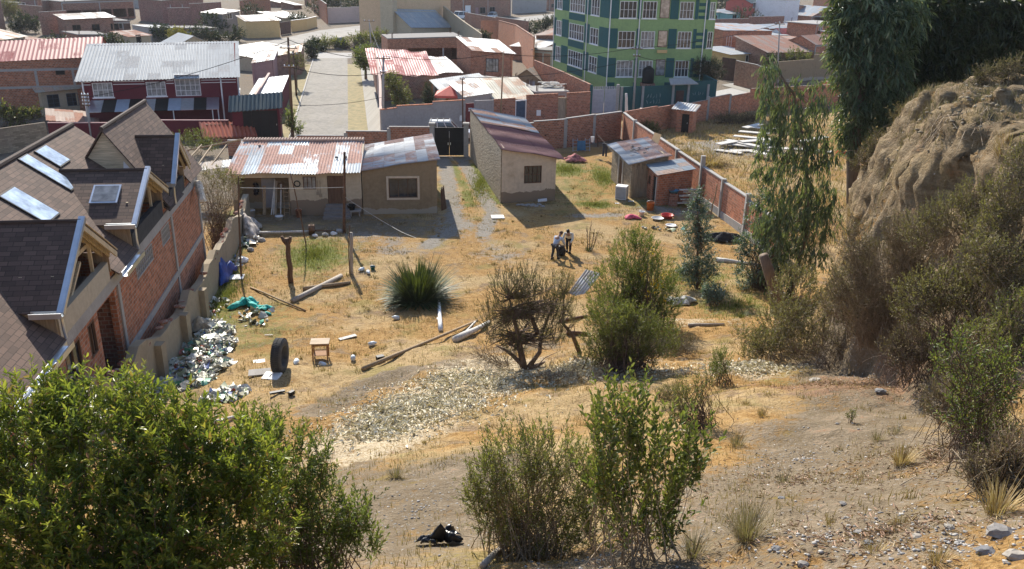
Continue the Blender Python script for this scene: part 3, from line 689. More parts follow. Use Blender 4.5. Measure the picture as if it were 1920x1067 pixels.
# ------------------------------------------------------------------ brick house with shingle roof (left)
HD = np.array([-.14983, .98871]); HE = np.array([HD[1], -HD[0]]); HO = np.array([-12.73, 19.68])
bh = thing('brick_house', 'unfinished brick house with steep brown shingle roof, dormers and skylights beside the yard', 'house', (HO[0], HO[1], 0), R(8.617))
def hloc(p): q = np.array(p[:2]) - HO; return Vector((q.dot(HE), q.dot(HD), p[2]))
def hx(px, py, x=0.): return hloc(PLN(px, py, (*(HO + HE * x), 0), (*HE, 0)))
Y0, Y1 = -3.2, 22.8
mb = MB()
def pxhole(*ps, x=0.):
    q = [hx(*p, x) for p in ps]; ys = [a.y for a in q]; zs = [a.z for a in q]; return (min(ys) - Y0, max(ys) - Y0, min(zs), max(zs))
w1 = (3.0 - Y0, 4.3 - Y0, 4.05, 5.15); w2 = (5.1 - Y0, 5.75 - Y0, 4.0, 5.15); rec = (6.15 - Y0, 8.1 - Y0, 1.2, 5.2); gb1 = (10.9 - Y0, 13.4 - Y0, 4.5, 5.2); gb2 = (15.0 - Y0, 16.4 - Y0, 4.45, 5.2)
wall_slab(mb, (0, Y0), (0, Y1), -1, 6.05, 6.05, .22, [w1, w2, rec, gb1, gb2])
wall_slab(mb, (0, Y1), (-8, Y1), -1, 6.05, 6.05, .22); wall_slab(mb, (-8, Y1), (-8, Y0), -1, 6.05, 6.05, .22); wall_slab(mb, (-8, Y0), (0, Y0), -1, 6.05, 6.05, .22)
mb.build('wall', M['brick'], bh)
mb = MB(); mb.box(-2.4, -.24, 6.0, 8.25, 1.0, 1.15); mb.box(-2.5, -2.4, 6.0, 8.25, 1.15, 5.3); mb.box(-2.4, -.24, 5.9, 6.0, 1.15, 5.3); mb.box(-2.4, -.24, 8.25, 8.35, 1.15, 5.3); mb.build('recess', M['brick_b'], bh)
for w in (w1, w2): add_window(bh, (0, Y0), (0, Y1), *w, 2, 1, fm='wood_d', gm='glass')
for w in (gb1, gb2): add_window(bh, (0, Y0), (0, Y1), *w, 9, 3, fm='concrete', gm='bluegrey', bar=.05)
mb = MB(); mb.box(.003, .05, Y0 + .01, Y1, 5.3, 5.72); mb.build('ring_beam', M['concrete'], bh)
mb = MB(); mb.box(.003, .05, 8.5, Y1, 2.45, 2.72); mb.build('floor_beam', M['concrete'], bh)
for y in (8.4, 16.75, 22.55):
    mb = MB(); mb.box(.003, .06, y, y + .24, -1, 2.447); mb.box(.003, .06, y, y + .24, 2.723, 5.297); mb.build('column', M['concrete'], bh)
zs_ = lambda x: 6.15 - .74 * x
def shing(polys, name, mat='shingle', th=.05, z=None):
    """polys: lists of local (x,y,z) with uv (along, up)"""
    mb = MB()
    for P, uv in polys:
        n = len(P); b = [V(p) for p in P]; nr = (b[1] - b[0]).cross(b[2] - b[0]).normalized()
        if nr.z < 0: b = b[::-1]; uv = uv[::-1]; nr = -nr
        lo = [p - nr * th for p in b]
        mb.add(b + lo, [tuple(range(n)), tuple(range(n, 2 * n))[::-1]] + [(i, n + i, n + (i + 1) % n, (i + 1) % n) for i in range(n)], uv + uv)
    return mb.build(name, M[mat], bh)
def slope_uv(P, o, ua, va): return [((V(p) - V(o)).dot(V(ua)), (V(p) - V(o)).dot(V(va))) for p in P]
up_m = Vector((-1, 0, .74)).normalized()
D1 = dict(yr=5.2, zr=8.6, hw=2.75, ze=6.75, xf=.35); D2 = dict(yr=13.05, zr=8.3, hw=2.65, ze=6.9, xf=.35)
cells = []; cur = Y0 - .2
for D in (D1, D2):
    xr = (6.15 - D['zr']) / .74; xe = (6.15 - D['ze']) / .74; a, b, c = D['yr'] - D['hw'] + .05, D['yr'], D['yr'] + D['hw'] - .05
    D['xr'] = xr; D['xe'] = xe
    cells += [(cur, .35, a, .35), (a, xe, b, xr), (b, xr, c, xe)]; cur = c
cells.append((cur, .35, 18.4, .35))
polys = []
for ya, xa, yb, xb in cells:
    P = [(xa, ya, zs_(xa)), (xb, yb, zs_(xb)), (-4, yb, zs_(-4)), (-4, ya, zs_(-4))]; polys.append((P, slope_uv(P, (0, 0, 6.15), (0, 1, 0), up_m)))
P = [(-8.35, Y0 - .2, zs_(.35)), (-8.35, 18.4, zs_(.35)), (-4, 18.4, zs_(-4) - .002), (-4, Y0 - .2, zs_(-4) - .002)]; polys.append((P, slope_uv(P, (0, 0, 0), (0, 1, 0), Vector((1, 0, .74)).normalized())))
roof = shing(polys, 'roof')
mb = MB(); mb.tube([(-4, Y0 - .2, 9.11), (-4, 18.4, 9.11)], .11, 8); mb.build('ridge_cap', M['shingle'], roof)
def dormer(D, par, nm, skylight=None, x_in=None, slope=None, back=True):
    yr, zr, hw, ze, xf = D['yr'], D['zr'], D['hw'], D['ze'], D['xf']; xr, xe = D['xr'], D['xe']
    d = bpy.data.objects.new('dormer', None); COL.objects.link(d); d.parent = bh
    polys = []
    for sg in (-1, 1):
        P = [(xf, yr + sg * hw, ze), (xe - .05, yr + sg * hw, ze), (xr - .1, yr, zr), (xf, yr, zr)]
        polys.append((P, slope_uv(P, (0, yr, zr), (1, 0, 0), Vector((0, -sg * hw, zr - ze)).normalized())))
    mb = MB()
    for P, uv in polys:
        b = [V(p) for p in P]; nr = (b[1] - b[0]).cross(b[2] - b[0]).normalized()
        if nr.z < 0: b = b[::-1]; uv = uv[::-1]; nr = -nr
        lo = [p - nr * .06 for p in b]; mb.add(b + lo, [(0, 1, 2, 3), (7, 6, 5, 4)] + [(i, 4 + i, 4 + (i + 1) % 4, (i + 1) % 4) for i in range(4)], uv + uv)
    mb.build('dormer_roof', M['shingle'], d)
    mb = MB(); mb.tube([(xf - .02, yr, zr + .02), (xr, yr, zr + .02)], .07, 7); mb.build('dormer_ridge', M['shingle'], d)
    # flashing along the near verge, gutter along the near eave, bare timber on the far verge
    mb = MB(); s = Vector((0, -hw, ze - zr)).normalized(); nrm = Vector((0, ze - zr, hw)).normalized(); L = math.hypot(hw, zr - ze)
    a = Vector((xf, yr, zr)); mb.obox(a + s * (L / 2 - .05) + nrm * .06 + Vector((-.03, 0, 0)), Vector((.075, 0, 0)), s * (L / 2 + .1), nrm * .02)
    mb.obox(a + s * (L / 2 - .05) + Vector((.065, 0, 0)), Vector((.018, 0, 0)), s * (L / 2 + .1), nrm * .07); mb.build('flashing', M['steel'], d)
    mb = MB(); ey, ez = yr - hw - .1, ze - .03
    for dy, dz, wy, wz in ((0, -.07, .1, .015), (-.1, 0, .015, .08), (.1, 0, .015, .08)): mb.box(xe + .35, xf + .06, ey + dy - wy, ey + dy + wy, ez + dz - wz, ez + dz + wz)
    mb.tube([(xf + .02, ey, ez - .1), (xf - .02, ey + .1, ez - .5), (xf - .02, ey + .15, 5.95)], .045, 7); mb.build('gutter', M['steel'], d)
    mb = MB(); s2 = Vector((0, hw, ze - zr)).normalized(); n2 = Vector((0, zr - ze, hw)).normalized()
    for k, dx in ((0, .02), (1, -.22)): mb.obox(a + s2 * (L / 2) - n2 * .16 + Vector((dx - .02, 0, 0)), Vector((.03, 0, 0)), s2 * (L / 2), n2 * .08)
    mb.obox(a + s2 * (L / 2) + n2 * .012 + Vector((-.1, 0, 0)), Vector((.14, 0, 0)), s2 * L / 2, n2 * .012); mb.build('bargeboard', M['wood_p'], d)
    mb = MB()
    for xx in (-.12, -1.0):
        zc = ze + (zr - ze) * .35; y_ = hw * .62
        mb.beam((xx, yr - y_, zc), (xx, yr + y_, zc), .08, .14); mb.beam((xx, yr, zc + .06), (xx, yr, zr - .15), .09, .09, (0, 1, 0))
        for sg in (-1, 1):
            mb.beam((xx, yr + sg * (hw - .1), ze - .15), (xx, yr + sg * .05, zr - .2), .09, .14)
            mb.beam((xx, yr + sg * y_ * .9, 6.0), (xx, yr + sg * y_ * .9, zc - .08), .1, .1, (0, 1, 0))
    mb.beam((-.12, yr - hw * .4, 6.1), (-.12, yr + hw * .2, ze + .35), .07, .1); mb.build('truss', M['wood_p'], d)
    if back:
        mb = MB(); xb = -1.9; mb.box(xb - .05, xb, yr - hw + .5, yr + hw - .5, 6.0, ze + .3); mb.prism([(xb, yr - hw + .5, ze + .305), (xb, yr + hw - .5, ze + .305), (xb, yr, zr - .1)], (-.05, 0, 0)); mb.build('board_wall', M['wood'], d)
        mb = MB(); mb.box(-1.89, -.14, yr - hw + .4, yr + hw - .4, 5.85, 5.95); mb.build('balcony_floor', M['concrete_d'], d)
    for sg in (-1, 1):
        mb = MB(); mb.prism([(.1, yr + sg * (hw - .12), 6.0), (.1, yr + sg * (hw - .12), ze - .05), (xe, yr + sg * (hw - .12), ze - .05)], (0, -sg * .06, 0)); mb.build('cheek', M['wood'], d)
    mb = MB(); mb.box(-.13, .09, yr - hw + .35, yr + hw - .3, 5.75, 6.42); mb.build('parapet', M[par], d)
    mb = MB(); g = random.Random(int(yr))
    for k in range(5): mb.rock((-.5 - .2 * k, yr + .2 * k, 6.1), (.35, .45, .3), k)
    mb.build('sheeting', M['blackiron'], d)
    if skylight:
        mb = MB(); s = Vector((0, -hw, ze - zr)).normalized(); nrm = Vector((0, ze - zr, hw)).normalized(); q0 = Vector((-.95, yr, zr)) + s * 1.0 + nrm * .05
        fr = MB(); fr.obox(q0 + s * .4, Vector((.5, 0, 0)), s * .5, nrm * .035); f = fr.build('skylight', M['steel'], d)
        gl = MB(); gl.obox(q0 + s * .4 + nrm * .037, Vector((.43, 0, 0)), s * .43, nrm * .01); gl.build('pane', M['glass_b'], f)
    return d
M['par_c'] = plaster('cream parapet', (.47, .40, .29), (.3, .24, .17), .4); M['tar'] = plain('tar coated concrete', (.035, .035, .038), .7, 0, .3, 4)
dormer(D1, 'par_c', 'd1'); dormer(D2, 'tar', 'd2', True)
# second block, steeper, with its own dormer
RZ, RX, SL = 9.4, -2.0, 1.45
zb_ = lambda x: RZ - abs(x - RX) * SL
D3 = dict(yr=18.3, zr=8.55, hw=1.75, ze=6.85, xf=.4); D3['xr'] = RX + (RZ - D3['zr']) / SL; D3['xe'] = RX + (RZ - D3['ze']) / SL
polys = []; upb = Vector((-1, 0, SL)).normalized()
for ya, xa, yb, xb in [(15.75, .35, D3['yr'] - D3['hw'] + .05, .35), (D3['yr'] - D3['hw'] + .05, D3['xe'], D3['yr'], D3['xr']), (D3['yr'], D3['xr'], D3['yr'] + D3['hw'] - .05, D3['xe']), (D3['yr'] + D3['hw'] - .05, .35, 22.9, .35)]:
    P = [(xa, ya, zb_(xa)), (xb, yb, zb_(xb)), (RX, yb, RZ), (RX, ya, RZ)]; polys.append((P, slope_uv(P, (0, 0, 6), (0, 1, 0), upb)))
P = [(-4.3, 15.75, zb_(-4.3)), (-4.3, 22.9, zb_(-4.3)), (RX, 22.9, RZ - .002), (RX, 15.75, RZ - .002)]; polys.append((P, slope_uv(P, (0, 0, 6), (0, 1, 0), Vector((1, 0, SL)).normalized())))
r2 = shing(polys, 'roof'); mb = MB(); mb.tube([(RX, 15.75, RZ + .01), (RX, 22.9, RZ + .01)], .09, 7); mb.build('ridge_cap', M['shingle'], r2)
M['ply'] = woodm('cream plywood', (.62, .50, .32), 'X')
for y in (15.95, 22.6): mb = MB(); mb.prism([(-4.1, y, 6.2), (.1, y, 6.2), (RX, y, RZ - .15)], (0, .08, 0)); mb.build('gable', M['ply'], bh)
mb = MB(); mb.prism([(-1.45, 15.94, 7.3), (-.85, 15.94, 7.3), (-1.35, 15.94, 8.0)], (0, -.03, 0)); mb.build('window', M['whitep'], bh)
dormer(D3, 'tar', 'd3')
# lower eave gutters between the dormers
for ya, yb in ((Y0, D1['yr'] - D1['hw'] - .1), (D1['yr'] + D1['hw'], D2['yr'] - D2['hw'] - .1)):
    mb = MB(); z = zs_(.4)
    for dx, dz, wx, wz in ((0, -.08, .1, .012), (-.09, 0, .012, .08), (.1, 0, .015, .09)): mb.box(.47 + dx - wx, .47 + dx + wx, ya + .05, yb, z - .03 + dz - wz, z - .03 + dz + wz)
    mb.build('gutter', M['steel'], bh)
# skylights surveyed on the main slope
o_ = np.array([*(HO), 6.15]); nl = Vector((.74, 0, 1)).normalized(); nw = HE * nl.x; nworld = np.array([nw[0], nw[1], nl.z])
for q in (((65, 283), (87, 272), (130, 304), (109, 317)), ((37, 296), (56, 287), (143, 353), (127, 363)), ((1, 366), (31, 347), (122, 416), (66, 417))):
    c = [hloc(PLN(*p, o_, nworld)) for p in q]; cen = sum(c, Vector()) / 4
    fr = MB(); gl = MB()
    # square the surveyed corners up to the slope
    ys = sorted(p.y for p in c); xs = sorted(p.x for p in c); ya, yb = (ys[0] + ys[1]) / 2, (ys[2] + ys[3]) / 2; xa, xb = (xs[0] + xs[1]) / 2, (xs[2] + xs[3]) / 2
    u = Vector((0, 1, 0)); s = Vector((-1, 0, .74)).normalized(); m = Vector(((xa + xb) / 2, (ya + yb) / 2, zs_((xa + xb) / 2)))
    hu, hv = max((yb - ya) / 2, .35), (xb - xa) / 2 / s.x * -1
    fr.obox(m + nl * .02, u * hu, s * hv, nl * .04); f = fr.build('skylight', M['blackiron'], bh)
    gl.obox(m + nl * .055, u * (hu - .05), s * (hv - .05), nl * .012); gl.build('pane', M['sky_glass'], f)
mb = MB(); p = hx(372, 345, .25)
for k in range(6): mb.rock((p.x + .05 * k, p.y - .15 * k, p.z - .12 * k), (.22, .25, .3), k)
tag(mb.build('cement_bag', plain('cream woven plastic', (.62, .55, .44), .8), loc=tuple(HO) + (0,)), 'cream woven bag hanging off the far corner of the shingle roof house', 'bag').rotation_euler = (0, 0, R(8.617))

# ------------------------------------------------------------------ adobe fence between house and yard
def hw(x, y): p = HO + HE * x + HD * y; return (p[0], p[1])
fp = [hw(.62, y) for y in np.arange(1, 33.5, .9)]; _g = random.Random(2); _t = [1.65 + .35 * math.sin(i * .9) * _g.random() + _g.uniform(-.2, .2) for i in range(40)]
fa = fence_wall('adobe_wall', 'crumbling adobe mud wall along the foot of the unfinished brick house', fp, [(_t[i], _t[i + 1]) for i in range(len(fp) - 1)], 'adobe_wall', .34, None, zf=hz, z0=-.6)
for y in (4.9, 9.2, 13.3, 17.1):
    mb = MB(); p = hw(.92, y); mb.box(p[0] - fp[0][0] - .17, p[0] - fp[0][0] + .17, p[1] - fp[0][1] - .2, p[1] - fp[0][1] + .2, hz(*p) - .4, hz(*p) + 1.5); mb.build('buttress', M['adobe_wall'], fa)
mb = MB(); g = random.Random(4)
for k in range(60):
    y = g.uniform(1, 32); p = hw(.6 + g.uniform(-.1, .1), y); z = hz(*p) + 1.6 + g.uniform(0, .2); mb.rock((p[0] - fp[0][0], p[1] - fp[0][1], z), (g.uniform(.08, .22), g.uniform(.1, .25), g.uniform(.08, .18)), k)
mb.build('brick_rubble', M['brick_b'], fa)['kind'] = 'stuff'

# ------------------------------------------------------------------ long house with patched rusty roof
A = G(440, 405)[:2]; B = G(680, 402)[:2]; d = (B - A) / np.linalg.norm(B - A); n = np.array([-d[1], d[0]]); dep = 5.5
lh = house('mud_house', 'long low cream house under a patched rusty corrugated roof with a brown door', [A, B, B + n * dep, A + n * dep], [2.95, 2.95, 3.7, 3.7], 'cream_long', 'roof_rust', over=(.45, .02, .3, .25), amp=.035, pitch=.19, wob=.12,
           wins=[(0, 4.55, 5.4, 1.75, 2.62, 3, 1, 'rustiron', 'glass_b')], doors=[(0, 6.1, 7.3, .75, 2.66, 'wood_d')], holes=[(0, .35, 3.65, 0, 2.55)], z0=-.1)
mb = MB(); E = edge_pt((0, 0), (B - A))
def ebox(mb, E, u0, u1, z0, z1, k0, k1): mb.hexa([E(u0, z0, k0), E(u1, z0, k0), E(u1, z0, k1), E(u0, z0, k1)], [E(u0, z1, k0), E(u1, z1, k0), E(u1, z1, k1), E(u0, z1, k1)])
ebox(mb, E, .25, 3.75, -.1, 2.9, 1.7, 1.8); ebox(mb, E, .2, .25, -.1, 2.9, .22, 1.69); ebox(mb, E, 3.75, 3.8, -.1, 2.9, .22, 1.69); mb.build('porch_wall', M['tan'], lh)
mb = MB(); ebox(mb, E, 1.6, 2.5, .1, 2.1, 1.62, 1.69); mb.build('porch_door', M['bluegrey'], lh)
for i in range(4):
    mb = MB(); ebox(mb, E, 5.95 - .05 * i, 7.45 + .05 * i, -.1, .74 - .19 * i, -.28 * (i + 1) - .003, -.28 * i - .004); mb.build('step', M['concrete_d'], lh)
mb = MB(); ebox(mb, E, 7.5, 8.25, .3, .42, -.5, -.004); ebox(mb, E, 7.55, 7.63, -.1, .3, -.45, -.3); ebox(mb, E, 8.1, 8.18, -.1, .3, -.45, -.3); mb.build('ledge', M['concrete'], lh)
mb = MB()
for i in range(42):
    u = .0 + i * .2; P = E(u, 3.88, dep + .2); mb.tube([P + Vector((0, -.18, -.04)), P + Vector((0, .25, .05))], [.11, .09], 6)
mb.build('ridge_tiles', plaster('pinkish ridge tile', (.45, .33, .26), (.25, .17, .12), .6), lh)
mb = MB(); g = random.Random(8)
for u, v in ((6.6, 2.2), (7.2, 2.2), (.8, 5.5), (1.2, 4.5)): mb.rock(tuple(E(u, 2.95 + v * .136 + .14, v)), (.14, .11, .12), int(u * 9))
mb.build('roof_stone_litter', M['concrete_d'], lh)['kind'] = 'stuff'
# house-front objects
def on_front(E, base, u, k, z): p = E(u, z, k); return (p.x + base[0], p.y + base[1], p.z)
def leaner(name, label, cat, u, k0, k1, z1, w, mat, th=.04, du=0., group=None):
    mb = MB(); a = Vector(on_front(E, A, u, k0, .03)); b = Vector(on_front(E, A, u + du, k1, z1)); mb.beam((0, 0, 0), b - a, w, th, (0, 1, 0)); return tag(mb.build(name, M[mat], loc=a), label, cat, group)
for i, (u, du, z1, mt, w) in enumerate([(2.35, .25, 2.0, 'wood_w', .09), (2.5, .12, 2.2, 'wood_w', .07), (2.62, .1, 2.1, 'plank', .12), (2.95, .06, 1.9, 'wood_w', .08), (1.9, .0, 1.8, 'wood', .2)]):
    leaner('plank', ['pale board leaning widest apart in the long house porch', 'tallest pale pole leaning in the long house porch', 'brown board leaning between the pale poles in the porch', 'pale pole standing apart at the right of the porch', 'wide dark board leaning by the porch door'][i], 'plank', u, .1, .9, z1, w, mt, du=du, group='boards leaning in the porch')
mb = MB()
for u in (3.25, 3.6): mb.tube([E(u, .02, -.25), E(u, 1.75, .1)], .03, 6)
for i in range(6): z = .25 + i * .26; k = -.25 + .35 * z / 1.75; mb.tube([E(3.25, z, k), E(3.6, z, k)], .022, 6)
tag(mb.build('ladder', M['wood'], loc=(A[0], A[1], 0)), 'short wooden ladder standing at the corner of the porch', 'ladder')
def wheel_ring(name, label, cat, c, r, mat, axis='y', tr=.035):
    mb = MB(); pts = []
    for i in range(25):
        a = 2 * math.pi * i / 24; pts.append((r * math.cos(a), 0, r * math.sin(a)))
    mb.tube(pts, tr, 6, False); return tag(mb.build(name, mat, loc=c), label, cat)
wheel_ring('bicycle_tyre', 'black bicycle tyre hanging on the cream wall by the small window', 'tyre', on_front(E, A, 4.18, -.06, 2.15), .19, M['blackiron'])
wheel_ring('bicycle_tyre', 'brown bicycle tyre hanging inside the porch beside the cream wall', 'tyre', on_front(E, A, 3.1, .16, 1.95), .2, M['rustiron'])
def tool(label, u, z, L):
    mb = MB(); a = Vector(on_front(E, A, u, -.05, z)); mb.tube([(0, 0, 0), (0, 0, L)], .02, 6); mb.box(-.09, .09, -.02, .02, -.22, .0); tag(mb.build('shovel', M['plank'], loc=a), label, 'tool')
tool('rusty shovel hanging blade down left of the brown door', 5.65, 1.45, .9); tool('short spade hanging next to the small window', 5.48, 1.6, .8)
def bucket(label, p, r, hh, mat, cat='bucket', rim=True):
    mb = MB(); mb.lathe((0, 0, 0), [(0.001, .01), (r * .8, 0), (r, hh), (r * 1.06, hh), (r * .95, hh - .02), (r * .75, .04), (.001, .04)], 14)
    rt = thing('bucket', label, cat, p); mb.build('pail', mat, rt, True)
    hb = MB(); pts = [(r * math.cos(a), 0, hh + r * .55 * math.sin(a)) for a in np.linspace(0, math.pi, 9)]; hb.tube(pts, .012, 5); hb.build('handle', M['steel'], rt); return rt
bucket('clay coloured bucket standing against the plinth of the long house', on_front(E, A, 4.2, -.45, .0), .22, .5, plain('clay red plastic', (.34, .14, .08)))
bucket('pale plastic tub in front of the blue drum in the porch', on_front(E, A, 1.15, -.25, .0), .24, .45, plain('grey white plastic', (.5, .48, .45)))
bucket('white basin with a spout on the ground before the porch ladder', on_front(E, A, 3.0, -.9, .0), .27, .22, M['whitep'])
mb = MB(); mb.lathe((0, 0, 0), [(.001, 0), (.3, 0), (.31, .05), (.3, .3), (.315, .33), (.3, .36), (.3, .62), (.315, .65), (.3, .68), (.3, .92), (.31, .95), (.26, .98), (.001, .98)], 18)
tag(mb.build('drum', plain('blue plastic', (.015, .05, .26), .45), smooth=True, loc=on_front(E, A, .6, .2, 0)), 'blue plastic drum at the left end of the porch', 'drum')
mb = MB()
for k in range(5): mb.rock((.05 * math.sin(k), 0, -.16 * k), (.2, .09, .2), k)
tag(mb.build('jacket', plain('dark cloth', (.03, .03, .035), .9), loc=on_front(E, A, 1.25, 1.45, 1.75)), 'dark jacket hanging on the back wall of the porch', 'clothing')
bucket('dark round tub beside the grey ledge at the house steps', on_front(E, A, 7.62, -.3, .43), .27, .32, M['blackiron'])

# ------------------------------------------------------------------ tan house
C_ = G(820, 400)[:2]; B2 = B + d * .06; d2 = (C_ - B2) / np.linalg.norm(C_ - B2); n2 = np.array([-d2[1], d2[0]]); n2 = n2 * .985 + d2 * .1
th = house('mud_house', 'tan mud rendered house with one cream framed window and a tilted streaked iron roof', [B2, C_, (-6.46, 63.9), (-10.9, 61.4)], [3.02, 3.72, 3.6, 3.2], 'tan', 'roof_mix', along='u', over=(.22, .22, .2, .02), amp=.035, pitch=.2, wob=.1, wins=[(0, 1.72, 3.62, 1.12, 2.45, 3, 1, 'wood_d', 'glass', )], z0=-.1)
mb = MB(); E2 = edge_pt((0, 0), C_ - B2)
for a in ((1.58, 1.715, .98, 2.59), (3.625, 3.76, .98, 2.59), (1.72, 3.62, 2.455, 2.59), (1.72, 3.62, .98, 1.115)): ebox(mb, E2, *a, -.04, -.003)
mb.build('window_surround', M['cream'], th)
mb = MB(); ebox(mb, E2, 1.85, 3.5, 1.15, 1.17, .1, .4); mb.build('window_ledge', M['whitep'], th)
mb = MB(); q = C_ + d2 * .25; 
for i in range(6): mb.beam((.05 * i, .1 * i, 0), (-.1 + .03 * i, .5 + .1 * i, 1.3 + .1 * (i % 3)), .05, .05)
tag(mb.build('pole_bundle', M['wood_d'], loc=(q[0], q[1] + .6, 0)), 'dark sticks leaning on the driveway side of the tan house', 'sticks')

# ------------------------------------------------------------------ cream house
A3 = G(940, 381)[:2]; d3 = np.array([math.cos(R(15)), math.sin(R(15))]); B3 = A3 + d3 * 3.95; bk = G(883, 294)[:2]
n3 = (bk - A3); ch = house('mud_house', 'square cream house with barred window, bare stone side wall and red and grey roof', [A3, B3, B3 + n3 * .95 + d3 * .1, A3 + n3], [3.9, 3.12, 3.3, 4.05], 'cream', 'roof_red', along='u', over=(.35, .55, .2, .08), amp=.03, pitch=.22, wob=.1,
          wins=[(0, 1.62, 2.9, 1.35, 2.6, 4, 2, 'rustiron', 'glass')], z0=-.1)
# the side wall is bare field stone: a facing of its own, 3 mm proud
g = NG('field stone'); w = g.wallco(); vo = g.n('TexVoronoi', {'Vector': g.map(w, (1.2, 1.9, 1)), 'Scale': 3.4}); vc = g.n('SeparateColor', {0: vo.outputs['Color']}).outputs[0]
c = g.mix(vc, (.20, .155, .10), (.36, .29, .20)); c = g.mix(g.sstep(vo.outputs['Distance'], .35, .6), c, (.27, .215, .14)); c = g.mix(g.mth('MULTIPLY', g.sstep(g.noise(w, 1.2, 5), .5, .7), .5), c, (.16, .12, .08)); g.P(Base_Color=c, Roughness=.95).bump(g.mth('ADD', vo.outputs['Distance'], g.noise(w, 14, 5)), .8, -.05); M['stone'] = g.m
mb = MB(); wall_slab(mb, n3, (n3 * .001), -.1, 4.03, 3.88, .06, trim=False); o = mb.build('stone_facing', M['stone'], ch); dd = n3 / np.linalg.norm(n3); o.location = (-.068 * dd[1], .068 * dd[0], 0) if False else (-.068 * abs(dd[1]), -.068 * abs(dd[0]), 0)
# rear half of that roof is grey
P = [Vector((*(A3 - A3), 3.9)), Vector((*(B3 - A3), 3.12)), Vector((*(B3 + n3 * .95 + d3 * .1 - A3), 3.3)), Vector((*n3, 4.05))]
ux = (P[1] - P[0]).normalized(); uy = (P[3] - P[0]).normalized()
L = (P[3] - P[0]).length; f = .58
a = P[0].lerp(P[3], f) - ux * .1 + Vector((0, 0, .125)); b = P[1].lerp(P[2], f) + ux * .57 + Vector((0, 0, .125)); c = P[2] + ux * .57 + uy * .22 + Vector((0, 0, .125)); e = P[3] - ux * .1 + uy * .22 + Vector((0, 0, .125))
roof_sheet(ch, a, b, c, e, 'roof_zinc', 'u', .03, .22, wob=.08)
mb = MB()
for i in range(9): mb.rock((1.2 + .22 * i + .1 * math.sin(i * 7), -.5 + .25 * math.sin(i * 3), .05), (.2, .16, .12), i)
tag(mb.build('rubble', M['concrete'], loc=(A3[0], A3[1], 0)), 'small heap of stones at the foot of the cream house front wall', 'rubble')
mb = MB(); mb.obox((0, 0, .22), (.32, .02, .04), (0, .22, .03), (0, -.01, .03)); tag(mb.build('board', M['whitep'], loc=(A3[0] + 2.9, A3[1] + .2, 0)), 'white board lying on stones below the barred window', 'board')
mb = MB(); mb.obox((0, 0, .05), (.42, .05, 0), (-.05, .36, 0), (0, 0, .03)); tag(mb.build('board', M['whitep'], loc=TG(933, 408)), 'white square board lying on the grass in front of the driveway', 'board')

# ------------------------------------------------------------------ shed with rusty sheets and its brick lean-to
S1 = G(1145, 336)[:2]; S2 = G(1181, 371)[:2]; S3 = G(1213, 381)[:2]; fd = np.array([math.cos(R(19)), math.sin(R(19))]); bk = S1 - S2
sh = house('plank_shed', 'low adobe and plank shed with torn grey and rust iron sheets for a roof', [S2, S2 + fd * 2.9, S2 + fd * 2.9 + bk, S1], [2.62, 2.95, 3.05, 2.75], 'adobe', 'roof_mix', along='u', over=(.3, .2, .35, .4), amp=.03, pitch=.22, wob=.14, doors=[(3, 2.2, 3.1, .1, 2.1, 'wood_d')], z0=-.1)
mb = MB()
for k in range(11):
    u = .06 + k * .14; E4 = edge_pt((0, 0), fd * 3); hh = 2.3 + .25 * math.sin(k * 2.1); ebox(mb, E4, u, u + .125, .02, hh, -.05 - .012 * (k % 2), -.004)
mb.build('plank_front', M['plank'], sh)
E5 = edge_pt(bk, (0, 0))
for u in (2.05, 3.2): 
    mb = MB(); ebox(mb, E5, u, u + .12, -.1, 2.4, -.06, -.004); mb.build('door_post', M['wood_w'], sh)
mb = MB(); g = random.Random(3)
for k in range(7): mb.rock((fd[0] * g.uniform(.8, 2.2) + bk[0] * g.uniform(.2, .8), fd[1] * 1.3 + bk[1] * g.uniform(.2, .7), 3.0), (.16, .12, .1), k)
mb.build('roof_stone_litter', M['concrete_d'], sh)['kind'] = 'stuff'
mb = MB(); mb.obox((2.5, bk[1] + .2, 3.25), (.12, .05, .4), (.3, .1, -.1), (0, .01, 0)); mb.build('loose_sheet', M['steel'], sh)
S4 = G(1231, 386)[:2]; fd2 = np.array([math.cos(R(22)), math.sin(R(22))]); lb = S3 + fd * .02; bk2 = np.array([-.42, 2.45])
lt = house('brick_lean_to', 'small red brick lean-to with plain grey sheet roof built against the plank shed', [S4, S4 + fd2 * 2.75, S4 + fd2 * 2.75 + bk2, S4 + bk2], [2.28, 2.5, 2.62, 2.42], 'brick', 'roof_blue', along='u', over=(.3, .12, .05, .25), amp=.02, pitch=.3, doors=[(3, 1.3, 2.1, .05, 1.95, 'dark')], wins=[(3, .35, .75, 1.1, 1.7, 1, 1, 'rustiron', 'glass')], z0=-.1)
mb = MB(); E6 = edge_pt(bk2, (0, 0)); ebox(mb, E6, 2.1, 2.2, -.1, 2.0, -.05, -.004); mb.build('door_post', M['wood_w'], lt)

